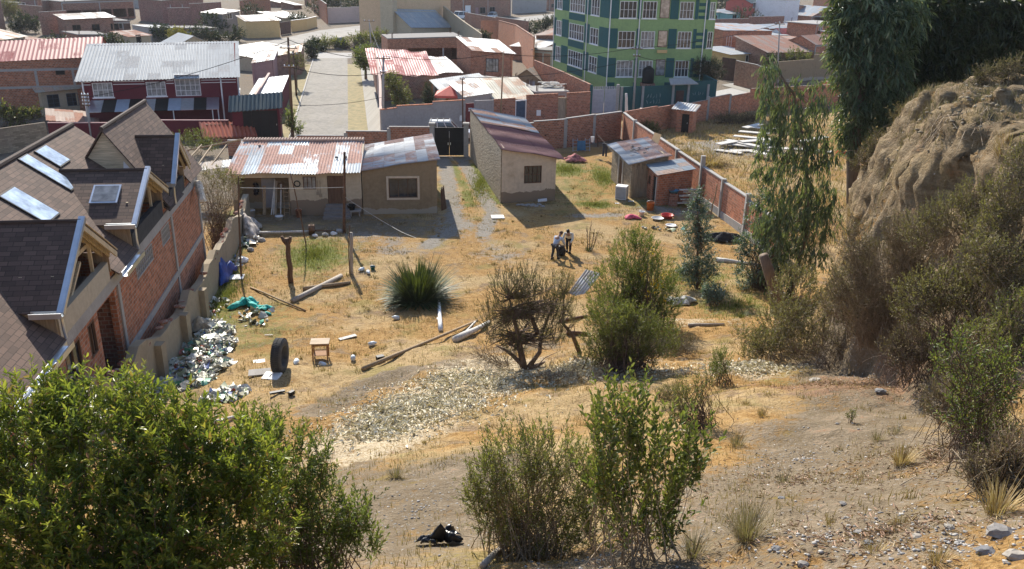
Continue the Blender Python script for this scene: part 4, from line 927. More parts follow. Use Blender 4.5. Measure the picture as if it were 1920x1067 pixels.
# ------------------------------------------------------------------ walls round the yard, gate
GL = G(811, 293)[:2]; GR = G(874, 293)[:2]; KN = G(1162, 260)[:2]; CN = G(1059, 277)[:2]
wp = [lerp2(GL, G(480, 292)[:2], t) for t in (0, .245, .488, .765, 1.15)][::-1]; hs_ = []
for (p, q), row in zip(zip(wp[:-1], wp[1:]), (264, 255, 246.5, 238.5)): hs_.append(ZT((p[0] + q[0]) / 2, (p[1] + q[1]) / 2, row))
fence_wall('boundary_wall', 'stepped hollow brick wall with rough mortar coping between the yard and the cobbled street', wp, hs_, 'brick_h', posts=[(wp[1][0], wp[1][1] - .02, hs_[0] + .35), (wp[2][0], wp[2][1] - .02, hs_[1] + .3), (wp[3][0], wp[3][1] - .02, hs_[2] + .3)])
for p, lab in ((GL, 'left concrete pillar of the black yard gate'), (GR, 'right concrete pillar of the black yard gate')):
    pl = thing('gate_pillar', lab, 'pillar', (p[0], p[1], 0)); mb = MB(); mb.box(-.2, .2, -.2, .2, -.1, 2.75); mb.build('shaft', M['concrete'], pl); mb = MB(); mb.box(-.27, .27, -.27, .27, 2.753, 2.9); mb.build('cap', M['concrete'], pl)
gp = GL + np.array([.2, 0]); gq = GR - np.array([.2, 0]); gt = thing('gate', 'black double leaf sheet iron gate closing the driveway', 'gate', (gp[0], gp[1], 0)); e = gq - gp
for i in range(2):
    mb = MB(); E7 = edge_pt(e * (.5 * i) + (e * .004 if i else 0), e * .5 * (i + 1)); W = np.linalg.norm(e) / 2 - .01; ebox(mb, E7, .01, W, .08, 2.5, 0, .03)
    for z in (.08, 1.25, 2.42): ebox(mb, E7, .01, W, z, z + .08, -.03, -.002)
    for u in (.01, W * .5, W - .06): ebox(mb, E7, u, u + .05, .165, 1.245, -.03, -.002); ebox(mb, E7, u, u + .05, 1.335, 2.415, -.03, -.002)
    lf = mb.build('gate_leaf', M['blackiron'], gt); mb = MB(); u = W - .12 if i == 0 else .06; ebox(mb, E7, u, u + .06, 1.0, 1.2, -.07, -.032); mb.build('latch', M['steel'], lf)
ep = [GR + np.array([.35, .1]), lerp2(GR, CN, .52), lerp2(GR, CN, .665), CN, lerp2(CN, KN, .5), KN]
eh = [2.6, 2.45, ZT(*CN, 223) - .05, ZT(*lerp2(CN, KN, .25), 219), ZT(*lerp2(CN, KN, .75), 213)]
bw = fence_wall('boundary_wall', 'hollow brick wall with rough coping behind the cream house, pierced by a dark doorway', ep, eh, 'brick_h', posts=[(CN[0], CN[1] - .05, 2.55), (ep[4][0], ep[4][1] - .05, 2.6)])
mb = MB(); Ed = edge_pt(np.array(ep[1]) - np.array(ep[0]), np.array(ep[2]) - np.array(ep[0])); ebox(mb, Ed, .1, .95, .05, 2.1, -.14, -.1); mb.build('doorway', M['dark'], bw)  # near-black slab on the solid wall paints the unlit opening
EN = G(1396, 441)[:2]; sp = [KN + np.array([.25, -.1])] + [lerp2(KN, EN, t) for t in (.16, .55, .73, .865, 1.0)] + [G(1452, 492)[:2]]
sw = fence_wall('boundary_wall', 'long red brick wall with concrete posts dividing the yard from the straw field', sp, [2.5, 2.5, 2.45, 2.5, 2.4, 2.2], 'brick_o', zf=hz, posts=[(*np.array(sp[i]) + np.array([-.05, 0]), [0, 2.7, 2.6, 3.3, 2.65, 2.7][i]) for i in (1, 2, 3, 4, 5)])
mb = MB(); 
for a, b in zip(sp[2:-1], sp[3:]):
    a = np.array(a) - sp[0]; b = np.array(b) - sp[0]; off = np.array([-.15, -.02]); ga, gb_ = hz(*(a + sp[0])), hz(*(b + sp[0])); dr = (b - a) / np.linalg.norm(b - a) * .2
    a = a + dr; b = b - dr; mb.hexa([(*(a + off), ga - .6), (*(b + off), gb_ - .6), (*b, gb_ - .6), (*a, ga - .6)], [(*(a + off), ga + .45), (*(b + off), gb_ + .55), (*b, gb_ + .55), (*a, ga + .45)])
mb.build('foundation', M['concrete'], sw)
# second lot wall
l0 = KN + np.array([.4, .5]); l1 = G(1324, 226)[:2]; l2_ = G(1403, 208)[:2]; l3 = G(1600, 196)[:2]
lp = [l0, lerp2(l0, l1, .36), lerp2(l0, l1, .7), lerp2(l0, l1, 1.0), lerp2(l1, l2_, .5), l2_, l3]
lhh = [ZT(*lerp2(lp[i], lp[i + 1], .5), r) for i, r in enumerate((205, 198, 192, 181, 178))] + [2.5]
fence_wall('boundary_wall', 'far red brick wall with thin coping behind the outhouse in the straw field', lp, lhh, 'brick_o', capw=.22, cap='brick_b', posts=[(lp[3][0], lp[3][1] - .05, lhh[3] + .25), (lp[4][0], lp[4][1] - .05, lhh[4] + .3)])
o1 = G(1258, 246)[:2]; o2 = G(1297, 252)[:2]; dn = (o2 - o1) / np.linalg.norm(o2 - o1)
house('outhouse', 'tiny brick outhouse with an open doorway and a white sheet roof in the straw field', rect((1266, 247), (1296, 250), 1.8), [2.3, 2.25, 2.5, 2.6], 'brick_o', 'roof_white', over=(.35, .3, .2, .5), amp=.03, doors=[(0, .55, 1.3, .0, 1.85, 'dark')], z0=-.1)  # near-black leaf paints the unlit inside of the doorway
# ------------------------------------------------------------------ the town beyond the yard
def bld(name, label, pl, pr, top, depth, dz=0., **kw):
    """house from the pixel positions of its front base corners; top = pixel row of the eave at each front corner; dz = back minus front height"""
    c = rect(pl, pr, depth, kw.pop('ang', None)); t = top if hasattr(top, '__len__') else (top, top)
    hl, hr = hat(c[0], t[0]), hat(c[1], t[1]); kw.setdefault('z0', -.1); kw.setdefault('amp', .018); kw.setdefault('pitch', .5)
    r = house(name, label, c, [hl, hr, hr + dz, hl + dz], **kw); r['fl'] = 1; del r['fl']
    return r, c, hl, hr
W3 = lambda us, z0, z1, w, cols=2, rows=1, fm='whitep', gm='glass', e=0, sill=None: [(e, u, u + w, z0, z1, cols, rows, fm, gm, sill) for u in us]

# burgundy house left of the street
r, c, hl, hr = bld('house', 'burgundy two storey house with long grey roof and white framed windows', (166, 243), (452, 234), (150, 142), 8.5, 2.3, wall='burgundy', roof='roof_grey', over=(.5, .35, .3, .5), pitch=.3, amp=.035,
    wins=W3([.9, 5.6], 3.0, 4.35, 1.75, 4, 2, gm='glass_b', sill='whitep') + [(0, 8.2, 10.5, 2.95, 5.0, 5, 4, 'whitep', 'glass_b')] + W3([1.0, 3.2, 5.4], 2.6, 4.4, 1.5, 2, 2, e=1, gm='glass_b', sill='whitep'))
E = edge_pt((0, 0), c[1] - c[0]); Lw = np.linalg.norm(c[1] - c[0])
for z in (4.15, 4.4):
    for a, b in ((.05, .8), (2.75, 5.5), (7.45, 8.1), (10.6, Lw - .1)):
        mb = MB(); ebox(mb, E, a, b, z, z + .06, -.03, -.004); mb.build('trim_band', M['whitep'], r)
for u in (.12, Lw - 1.5):
    mb = MB(); mb.tube([E(u, -.1, -.12), E(u, hl - .25, -.12), E(u, hl - .05, -.4)], .07, 8); mb.build('downpipe', M['whitep'], r)
aw = MB(); n_ = 10
cols_ = ['steel', 'blackiron', 'bluegrey', 'blackiron', 'steel', 'blackiron', 'bluegrey', 'steel', 'blackiron', 'steel']
awt = thing('awning', 'striped silver and black sheet awning along the front of the burgundy house', 'awning', (c[0][0], c[0][1], 0))
for i in range(n_):
    mb = MB(); a = .6 + i * (Lw - 2.4) / n_; b = a + (Lw - 2.4) / n_ - .01
    mb.hexa([E(a, 2.02, -2.6), E(b, 2.02, -2.6), E(b, 2.75, -.06), E(a, 2.75, -.06)], [E(a, 2.05, -2.6), E(b, 2.05, -2.6), E(b, 2.78, -.06), E(a, 2.78, -.06)]); mb.build('panel', M[cols_[i]], awt)
for u in (.7, 4, 8, 11.5, Lw - 1.9):
    mb = MB(); mb.tube([E(u, -.1, -2.5), E(u, 2.03, -2.5)], .05, 6); mb.build('post', M['whitep'], awt)
fence_wall('garden_wall', 'low burgundy front wall under the striped awning', [G(95, 262)[:2], G(225, 262)[:2], G(300, 262)[:2], G(432, 262)[:2]], [1.5, 1.5, 1.75], 'burgundy', capmat=None, cap='pinkish')
r, c, hl, hr = bld('shed', 'low burgundy shed with flat rusty roof left of the striped awning', (96, 256), (186, 250), (226, 232), 4.5, .3, wall='burgundy', roof='roof_brown', over=.2)
# dark gate house with dark green roof at the street corner
r, c, hl, hr = bld('gatehouse', 'burgundy garage with a dark shutter under a small dark ribbed roof at the street corner', (440, 264), (528, 262), (207, 200), 3.2, .0, wall='burgundy', roof='roof_dark', rtype='gable_x', rise=1.0, over=.3, pitch=.35, amp=.05, doors=[(0, .9, 4.0, .05, 2.7, 'blackiron')])
r, c, hl, hr = bld('annex', 'narrow shaded passage house with pale sheet roofs beside the burgundy house', (466, 228), (528, 222), (188, 180), 14, .2, wall='burgundy', roof='roof_blue', over=.1, ang=-10.6)
fence_wall('garden_wall', 'dusty rose side wall running up the street beside the dark pole', [st(-3.75, -3), st(-3.75, 10), st(-3.75, 22)], [2.7, 2.6], 'pinkish', cap='pink')
r, c, hl, hr = bld('canopy', 'red metal tile canopy over the neighbour garden gate', (388, 274), (478, 268), (256, 254), 1.9, .75, wall='brick_b', roof='roof_tile', over=(.3, .25, .25, .3), pitch=.36, amp=.07, cat='canopy')
# brick house with faded red roof
r, c, hl, hr = bld('house', 'two storey brick house with grey concrete frame and faded pink red roof', (-70, 222), (203, 212), (120, 106), 9.5, 0, wall='brick', roof='roof_pink', rtype='gable_x', rise=1.5, over=.15, pitch=.4, columns=[(0, [3.5, 7.2, 10.6, 13.8], hat(rect((-70, 222), (203, 212), 1)[0], 132))], wins=[(0, 9.0, 9.9, 4.0, 4.75, 1, 1, 'wood_d', 'dark')])
E = edge_pt((0, 0), c[1] - c[0]); mb = MB(); Lw = np.linalg.norm(c[1] - c[0]); ebox(mb, E, 0, Lw - .02, hl - .85, hl - .6, -.03, -.013); mb.build('ring_beam', M['concrete'], r)
mb = MB(); ebox(mb, E, 0, Lw - .02, 2.75, 2.98, -.03, -.013); mb.build('floor_beam', M['concrete'], r)
o = roof_sheet(r, E(Lw - 2.6, hl + .88, 2.2), E(Lw - .1, hl + .88, 2.2), E(Lw - .1, hl + 1.62, 4.7), E(Lw - 2.2, hl + 1.62, 4.7), 'roof_cream', amp=.03, pitch=.4, name='roof_patch')
bld('house', 'small tan house with cream sheet roof and two tall windows below the pink roof', (84, 220), (152, 214), (172, 165), 4.5, .9, wall='beige', roof='roof_cream', over=(.4, .3, .2, .5), wins=W3([.5, 2.3], .9, 2.2, 1.1, 2, 3, 'navy'))
bld('shed', 'small shed with cream roof behind the left end of the pink roof', (8, 104), (52, 98), (74, 68), 5, .9, wall='beige', roof='roof_cream', over=.4, wins=W3([.8], .8, 1.9, 1.2))
# far left cluster
bld('house', 'long brick block with a row of dark openings above the white roofed shack', (120, 40), (255, 34), (4, -2), 12, 0, wall='brick_b', roof='concrete_d', rtype='flat', over=.1, holes=[(0, 1 + i * 3.6, 4.2 + i * 3.6, .4, 2.3) for i in range(5)])
bld('house', 'brick shack with a thin white roof strip and dark ground floor', (128, 70), (216, 66), (36, 32), 5, .5, wall='brick_b', roof='roof_white', over=.5, wins=W3([1, 4.5, 8], 1.0, 2.2, 1.5, gm='dark', fm='wood_d'), doors=[(0, 10.5, 11.8, 0, 2.1, 'brown')])
fence_wall('garden_wall', 'plain brick wall with grey foot left of the white roofed shack', [G(80, 66)[:2], G(130, 62)[:2]], 4.2, 'brick_far')
fence_wall('garden_wall', 'terraced brick wall below the dark hillside trees', [G(40, 34)[:2], G(84, 38)[:2], G(122, 34)[:2]], [3.0, 4.2], 'brick_far')
fence_wall('garden_wall', 'brick wall at the far left edge near the palm', [G(-20, 66)[:2], G(12, 62)[:2]], 6.0, 'brick_far')
bld('shack', 'grey roofed shack on the rubble lane with a pinkish roof', (244, 88), (284, 84), (69, 66), 4, .6, wall='beige', roof='roof_brown', over=.3, doors=[(0, 1.5, 2.6, 0, 1.9, 'dark')])
bld('house', 'hipped grey roof house peeping over the ridge of the burgundy house', (332, 112), (400, 108), (86, 84), 6, 0, wall='beige', roof='roof_grey', rtype='gable_y', rise=1.4, over=.4)
bld('house', 'plum brick house with slanted parapet at the top of the rubble lane', (308, 44), (385, 40), (2, -4), 10, 0, wall='brick_p', roof='concrete_d', rtype='flat', columns=[(0, [2, 5, 8.5], 4)], wins=W3([3, 6], 1, 2.4, 1.3, gm='dark', fm='concrete'))
fence_wall('garden_wall', 'long plum brick wall below the slanted parapet house', [G(318, 54)[:2], G(360, 53)[:2], G(418, 48)[:2]], [4.2, 5.0], 'brick_p')
bld('shack', 'dark grey block shack with one white window and a thin white eave', (420, 62), (452, 58), (27, 20), 5, .2, wall='concrete_d', roof='roof_white', over=.25, wins=W3([1.6], 2.6, 4.0, 1.7))
fence_wall('garden_wall', 'brick wall rising above the white roofed yellow house', [G(452, 32)[:2], G(508, 26)[:2]], 4.0, 'brick')
r, c, hl, hr = bld('house', 'white roofed house with a yellow end wall on the dirt road', (464, 72), (526, 70), (40, 38), 6, .6, wall='yellow', roof='roof_white', over=.3)
bld('house', 'low pale house with scattered stones on its white roof behind the yellow garden wall', (530, 50), (575, 46), (34, 32), 7, 1., wall='beige', roof='roof_white', over=.2)
fence_wall('garden_wall', 'yellow garden wall along the dirt road', [G(547, 60)[:2], G(575, 56)[:2], G(594, 51)[:2]], 2.3, 'yellow', cap='whitep')
gt2 = thing('gate', 'dark brown gate between the yellow walls on the dirt road', 'gate', (*G(527, 66)[:2], 0)); e = G(546, 63)[:2] - G(527, 66)[:2]
for i in range(2):
    mb = MB(); E = edge_pt(e * .5 * i, e * .5 * (i + 1)); ebox(mb, E, .02, np.linalg.norm(e) / 2 - .02, .05, 2.5, 0, .08); mb.build('gate_leaf', M['brown'], gt2)
for a, b, lab in (((523, 14), (548, 10), 'tiny white roofed kiosk left of the brick stair wall'), ((552, 18), (566, 16), 'second tiny white roofed hut by the brick stair wall')):
    bld('hut', lab, a, b, a[1] - 9, 4, .8, wall='brick_b', roof='roof_white', over=.6)
fence_wall('garden_wall', 'brick wall stepping down the slope beside the pink wall', [G(572, 2)[:2], G(588, 22)[:2], G(614, 46)[:2]], [4.5, 4.6], 'brick')
fence_wall('garden_wall', 'long pale pink wall behind the dirt road', [G(615, 44)[:2], G(660, 42)[:2], G(711, 40)[:2]], [3.5, 3.6], 'pink')
r, c, hl, hr = bld('gatehouse', 'small gabled gateway with a dark door in the pale pink wall', (711, 41), (730, 40), (17, 16), 1.4, 0, wall='pink', roof='whitep', rtype='gable_y', rise=1.2, over=.3, amp=0, pitch=2, doors=[(0, .9, 2.1, .02, 2.9, 'brown')])
# left of the street
r, c, hl, hr = bld('house', 'long low workshop with bright white roof left of the street', (476, 134), (566, 118), (108, 92), 7, .6, wall='beige', roof='roof_white', over=.3)
bld('house', 'brick corner house with pale sheet roof at the left street kerb', (516, 146), (566, 140), (106, 97), 6.5, .4, wall='brick_far', roof='roof_cream', over=.2, ang=-10.6, doors=[(1, 1, 2, 0, 2.1, 'brown')])
bld('house', 'dusty rose house with two tone roof between burgundy house and brick corner house', (478, 165), (515, 158), (118, 112), 7, .5, wall='pinkish', roof='roof_blue', over=.3, ang=-10.6)
# retaining walls at the street head
for i, (a, b) in enumerate((((628, 92), (658, 91)), ((663, 91), (690, 90)))):
    A_ = G(*a)[:2]; B_ = G(*b)[:2]; E = edge_pt((0, 0), B_ - A_); L = np.linalg.norm(B_ - A_); mb = MB()
    mb.hexa([E(0, -.1, 0), E(L, -.1, 0), E(L, -.1, .5), E(0, -.1, .5)], [E(.3, 1.9, .5), E(L * .6, 1.9, .5), E(L * .6, 1.9, .8), E(.3, 1.9, .8)])
    tag(mb.build('retaining_wall', M['concrete'], loc=(*A_, 0)), ['left sloping concrete retaining slab at the head of the street', 'right sloping concrete retaining slab at the head of the street'][i], 'wall')
# ochre house at the centre top
r, c, hl, hr = bld('house', 'tall ochre house with windowless upper walls and a grey lean-to roof at centre top', (738, 84), (845, 74), (-22, -26), 9, 0, wall='ochre', roof='concrete', rtype='flat', over=.15, doors=[(0, 1.2, 3.3, .6, 4.6, 'dark')])
E = edge_pt((0, 0), c[1] - c[0]); Lw = np.linalg.norm(c[1] - c[0])
mb = MB(); ebox(mb, E, -1.2, -.02, -.1, hl - .2, -1.2, 2); mb.build('pilaster', M['beige'], r)
r, c, hl, hr = bld('annex', 'low beige annex with grey corrugated roof and dark window in front of the ochre house', (772, 88), (846, 80), (50, 50), 4, 2.6, wall='beige', roof='roof_grey', over=.4, pitch=.4, wins=[(0, .9, 3.6, .8, 2.3, 3, 1, 'wood_d', 'glass'), (0, 5.6, 6.8, .9, 2.1, 1, 1, 'wood_d', 'dark')])
fence_wall('garden_wall', 'beige wall sloping down to the right of the ochre house', [G(832, 76)[:2], G(866, 86)[:2], G(903, 97)[:2]], [(6.5, 4.6), (4.6, 3.0)], 'beige', cap='beige')
bld('house', 'white gabled shed end with a dark slanted roof before the beige sloping wall', (826, 92), (888, 88), (72, 80), 4, .2, wall='white_wall', roof='roof_dark', over=.3)
r, c, hl, hr = bld('house', 'long brick building with one wide dark opening behind the red roof', (728, 124), (868, 122), (74, 70), 7, 0, wall='brick', roof='concrete_d', rtype='flat', over=-.02, holes=[(0, 3.1, 8.4, .9, 2.6), (0, 8.7, 11.6, .9, 2.6)], columns=[(0, [8.55], 2.6)])
bld('house', 'brick house with sagging faded red roof at the street corner', (712, 190), (818, 182), (138, 142), 13, 1.4, wall='brick_b', roof='roof_pink', over=(.3, .3, .3, 1.0), pitch=.35, wob=.3, ang=-12)
bld('house', 'house with bright white sheet roof between the red roof and the brick cube', (808, 166), (866, 164), (138, 136), 8, 1.1, wall='brick_b', roof='roof_white', over=.2, pitch=.4, wob=.2)
r, c, hl, hr = bld('house', 'cube like brick house with barred window and pale tilted roof', (884, 164), (960, 168), (94, 100), 5.5, 1.1, wall='brick', roof='roof_zinc', over=(.35, .4, .2, .1), pitch=.3, wins=[(0, 1.9, 3.6, 2.1, 3.8, 4, 2, 'blackiron', 'glass_b')], ang=-24)
r, c, hl, hr = bld('house', 'tan gabled house with a small shutter behind the cluttered roof', (958, 176), (1018, 180), (150, 154), 6, 0, wall='tan', roof='roof_cream', rtype='gable_y', rise=1.4, over=.35, wins=[(0, 2.3, 3.1, .9, 1.8, 1, 1, 'concrete', 'bluegrey')])
fence_wall('garden_wall', 'brick wall running from the brick cube up to the parked cars', [G(1000, 142)[:2], G(966, 100)[:2], G(935, 78)[:2], G(902, 66)[:2]], [(5.4, 4.8), (4.8, 4), (4, 3)], 'brick', cap='brick_far')
fence_wall('garden_wall', 'brick wall descending from the tan gable to the green building', [G(1000, 172)[:2], G(1050, 192)[:2], G(1104, 214)[:2]], [(3.9, 3.6), (3.6, 3.2)], 'brick_o', cap='brick_far')
bld('house', 'brick yard house with bright white roof slabs left of the green building', (958, 112), (1016, 118), (86, 90), 8, 1.2, wall='brick', roof='roof_white', over=.3)
bld('house', 'brick house with rust orange vaulted roof touching the green building', (1004, 108), (1040, 112), (66, 66), 6, 1.0, wall='brick_b', roof='roof_brown', over=.3)
bld('house', 'rough brick cube against the left edge of the green building', (998, 140), (1034, 144), (94, 96), 6, 0, wall='brick_b', roof='concrete_d', rtype='flat')
fence_wall('garden_wall', 'far brick wall below the parked cars', [G(872, 48)[:2], G(930, 60)[:2], G(990, 70)[:2]], [3.0, 3.2], 'brick_b')
bld('house', 'brown brick house with orange awning behind the parked cars', (868, 34), (958, 30), (-10, -14), 9, 0, wall='brick_b', roof='concrete_d', rtype='flat', wins=W3([6, 9.5], 1, 2.6, 2, gm='dark', fm='concrete'), doors=[(0, .8, 2.8, 0, 3.2, 'whitep'), (0, 4.4, 5.6, 0, 2.6, 'pinkish')])
fence_wall('garden_wall', 'pale grey block wall at the far road bend', [G(960, 26)[:2], G(1024, 22)[:2]], 4.2, 'render_grey')
fence_wall('garden_wall', 'pale grey wall behind the white van', [G(832, 28)[:2], G(868, 27)[:2]], 3.2, 'render_grey')

# walls on the far side of the cross street
q = [G(716, 250)[:2], G(745, 246)[:2], G(812, 242)[:2], G(871, 238)[:2]]
fence_wall('garden_wall', 'long grey rendered wall with red coping on the corner opposite the yard gate', q, [hat(q[0], 206), hat(q[1], 199), hat(q[3], 188)], 'render_grey', cap='brick_o', capw=.3)
fence_wall('garden_wall', 'pink side wall with swooping coping along the right pavement', [q[0] + np.array([-.05, .1]), st(8.95, 12), st(8.95, 22)], [(2.2, 3.0), (3.0, 4.5)], 'pink', cap='pink')
dd = thing('door', 'maroon street door with a small white emblem in the grey rendered wall', 'door', (*G(873, 238)[:2], 0)); e = G(889, 237)[:2] - G(873, 238)[:2]; E = edge_pt((0, 0), e); L = np.linalg.norm(e)
mb = MB(); ebox(mb, E, .03, L - .03, .0, 2.35, 0, .08); ebox(mb, E, .15, L - .15, .25, 1.0, -.02, -.003); ebox(mb, E, .15, L - .15, 1.2, 2.2, -.02, -.003); mb.build('leaf', M['maroon'], dd)
mb = MB(); 
for i, j in ((0, 0), (1, 0), (0, 1), (1, 1)): ebox(mb, E, .3 + .2 * i, .45 + .2 * i, 1.55 + .2 * j, 1.7 + .2 * j, -.035, -.022)
mb.build('emblem', M['whitep'], dd)
fence_wall('garden_wall', 'grey rendered wall stub right of the maroon door', [G(890, 237)[:2], G(925, 235)[:2]], hat(G(905, 236), 188), 'render_grey', cap=None)
bwp = [G(925, 235)[:2], G(965, 232)[:2], G(986, 230)[:2], G(1044, 226)[:2], G(1061, 225)[:2], G(1104, 222)[:2]]
h1 = hat(bwp[0], 186); h2 = hat(bwp[3], 176)
fence_wall('garden_wall', 'hollow brick street wall under the cream sheet roof', bwp[:2], h1, 'brick_h', cap=None)
fence_wall('garden_wall', 'hollow brick street wall with a meter box between the blue and the plank doors', bwp[2:4], h2, 'brick_h', cap='brick')
fence_wall('garden_wall', 'hollow brick street wall between the plank door and the green building gate', bwp[4:], h2, 'brick_h', cap='brick')
for nm, a, b, mt, hh, lab in (('door', bwp[1], bwp[2], 'navy', 2.3, 'blue sheet door with white jambs under the cream sheet roof'), ('door', bwp[3], bwp[4], 'plank', 2.3, 'old plank door in the hollow brick street wall')):
    dd = thing(nm, lab, 'door', (*a, 0)); E = edge_pt((0, 0), b - a); L = np.linalg.norm(b - a)
    for i in range(4):
        mb = MB(); ebox(mb, E, .12 + (L - .24) / 4 * i, .12 + (L - .24) / 4 * (i + 1) - .01, 0, hh - .05 * (i % 2), 0, .06); mb.build('panel', M[mt], dd)
    mb = MB(); ebox(mb, E, .0, .11, 0, hh + .1, -.05, .1); ebox(mb, E, L - .11, L, 0, hh + .1, -.05, .1); ebox(mb, E, .111, L - .111, hh + .005, hh + .1, -.05, .1); mb.build('frame', M['whitep' if mt == 'navy' else 'wood'], dd)
for p, lab in (((862, 222), 'white meter box on the grey rendered wall'), ((1010, 212), 'white framed meter box on the hollow brick street wall')):
    y_ = (q[3][1] if p[0] < 900 else bwp[2][1]) - .32; P = YP(*p, y_); mb = MB(); mb.box(-.22, .22, 0, .14, -.28, .28); mb.box(-.14, .14, -.01, -.002, -.2, .15); tag(mb.build('meter_box', M['whitep'], loc=tuple(P)), lab, 'box')
# roofs behind those walls
bld('house', 'grey sheet roofed house behind the red canopy tent', (836, 204), (922, 196), (174, 161), 6.5, .5, wall='beige', roof='roof_grey', over=(.6, .3, .2, .5), pitch=.3, ang=-18, doors=[(3, 1, 2, 0, 2.1, 'brown')])
bld('house', 'low house with dusty blue sheet roof right of the canopy tent', (872, 222), (922, 220), (182, 174), 5.5, .7, wall='render_grey', roof='roof_blue', over=.2, pitch=.3, ang=-22)
bld('house', 'house under a broad cream and rust sheet roof above the blue door', (928, 222), (1000, 220), (186, 183), 6, 1.3, wall='brick_h', roof='roof_cream', over=(.5, .3, .2, .3), pitch=.3, wob=.15, ang=-20)
bld('house', 'unfinished flat concrete roof house behind the cream sheet roof', (930, 196), (1000, 202), (158, 166), 6.5, 0, wall='brick', roof='concrete', rtype='flat', ang=-18)
c = G(845, 212); tn = thing('canopy_tent', 'red peaked canopy tent behind the grey rendered wall', 'tent', (c[0], c[1] + 1, 0)); mb = MB(); z1, z2 = 1.95, 2.85
b = [(-1.7, -1.7, z1), (1.7, -1.7, z1), (1.7, 1.7, z1), (-1.7, 1.7, z1)]
mb.add(b + [(0, 0, z2)], [(0, 1, 4), (1, 2, 4), (2, 3, 4), (3, 0, 4)]); mb.add(b + [(x * 1.01, y * 1.01, z1 - .25) for x, y, z in b], [(1, 0, 4, 5), (2, 1, 5, 6), (3, 2, 6, 7), (0, 3, 7, 4)])
cl = mb.build('cover', plain('red canvas', (.75, .13, .09), .7, 0, .08), tn); sm = cl.modifiers.new('s', 'SOLIDIFY'); sm.thickness = .015
for x, y in ((-1.45, -1.45), (1.45, -1.45), (1.45, 1.45), (-1.45, 1.45)):
    mb = MB(); mb.tube([(x, y, 0), (x, y, z1)], .03, 6); mb.build('leg', M['steel'], tn)
mb = MB(); g = random.Random(5)
c = G(1032, 205)
for k in range(14): mb.beam((g.uniform(-1.5, 1.2), g.uniform(-.6, .6), 2.4 + .05 * k), (g.uniform(-1, 1.8), g.uniform(-.6, .6), 2.45 + .05 * k), .25, .05)
pl = mb.build('junk_pile', M['wood_w'], loc=(c[0], c[1], .0)); tag(pl, 'heap of boards and junk on the flat roof behind the plank door', 'junk')
bld('room', 'flat roofed brick room carrying the junk heap beside the plank door', (1002, 214), (1062, 212), (174, 173), 4, 0, wall='brick_h', roof='concrete', rtype='flat')

# ------------------------------------------------------------------ green apartment building
P0 = G(1036, 152)[:2]; P1 = G(1134, 191)[:2]; P2_ = P1 + np.array([math.cos(R(9)), math.sin(R(9))]) * 12.9
ga = thing('apartment_building', 'four storey teal and light green apartment building with white window sills', 'building', (*P1, 0)); q0 = v2(P0 - P1); q2 = v2(P2_ - P1); q3 = q0 + q2
LF = q0.length; RF = q2.length; HT = 13.2; FL = [2.9 + i * 3.35 for i in range(-1, 4)]
ef = (Vector((0, 0)), q2); el = (q0, Vector((0, 0)))
fw = [(1.15, 3.2, 4, 2), (3.9, 5.6, 4, 2), (8.4, 10.1, 4, 2), (12.1, 12.75, 2, 2)]; lw = [(.8, 2.6, 3, 2), (5.2, 9.9, 6, 2), (11.8, 14.2, 3, 2)]
k = LF / 17.; lw = [(a * k, b * k, c_, d_) for a, b, c_, d_ in lw]
fl_h = [(u0, u1, z + .05, z + 1.95) for z in FL for u0, u1, _, _ in fw]; ll_h = [(u0, u1, z + .05, z + 1.95) for z in FL for u0, u1, _, _ in lw]
fl_h = [x for x in fl_h if x[2] > 0 and x[3] < HT]; ll_h = [x for x in ll_h if x[2] > 0 and x[3] < HT]
mb = MB(); wall_slab(mb, *ef, -.1, HT, HT, .22, fl_h); wall_slab(mb, *el, -.1, HT, HT, .22, ll_h); wall_slab(mb, q2, q3, -.1, HT, HT, .22); wall_slab(mb, q3, q0, -.1, HT, HT, .22); mb.build('wall', M['lime'], ga)
mb = MB(); cen = q3 / 2; mb.prism([(p.x + (p.x - cen.x) * .03, p.y + (p.y - cen.y) * .03, HT + .003) for p in (Vector((0, 0)), q2, q3, q0)], (0, 0, .25)); mb.build('roof', M['concrete'], ga)
def tealband(E, u0, u1, z0, z1, nm='pilaster', m='teal', k=-.05): mb = MB(); ebox(mb, E, u0, u1, z0, z1, k, -.003); mb.build(nm, M[m], ga)
Ef = edge_pt(*ef); El = edge_pt(*el)
for u0, u1 in ((.0, 1.05), (3.35, 3.75), (7.25, 8.25), (10.3, 10.7), (11.75, 12.0)):
    for z in FL[1:]: tealband(Ef, u0, u1, z - .0, z + 2.25)
    tealband(Ef, u0, u1, .0, 2.3)
for z in FL[1:]:
    for i in range(3): tealband(Ef, 10.75, 11.7, z + .05 + i * .72, z + .4 + i * .72, 'stripe')
for u0, u1 in ((-.0, .7), (2.75, 4.9), (10.1, 11.6), (14.4, 17.0)):
    for z in FL[1:]: tealband(El, u0 * k, u1 * k - (.06 if u1 > 16 else 0), z - .0, z + 2.25)
for z in FL[1:]: tealband(El, 5.0 * k, 10.0 * k, z - .95, z - .14, 'spandrel')
_gw = random.Random(5); M['pane_c'] = glassm('curtained pane', (.085, .075, .065), .15)
for z in FL[:]:
    for E, L_, ww, ed in ((Ef, RF, fw, ef), (El, LF, lw, el)):
        for u0, u1, cc, rr in ww:
            if z + .05 > 0 and z + 1.95 < HT: add_window(ga, *ed, u0, u1, z + .05, z + 1.95, cc, rr, fm='whitep', gm=_gw.choice(('glass', 'glass', 'glass_b', 'pane_c')), bar=.055, sill='whitep', out=-.06)
for u in (3.55, 11.55, .0): 
    mb = MB(); mb.tube([Ef(u + .03, .2, -.12), Ef(u + .03, HT - .3, -.12)], .06, 7); mb.build('downpipe', M['whitep'], ga)
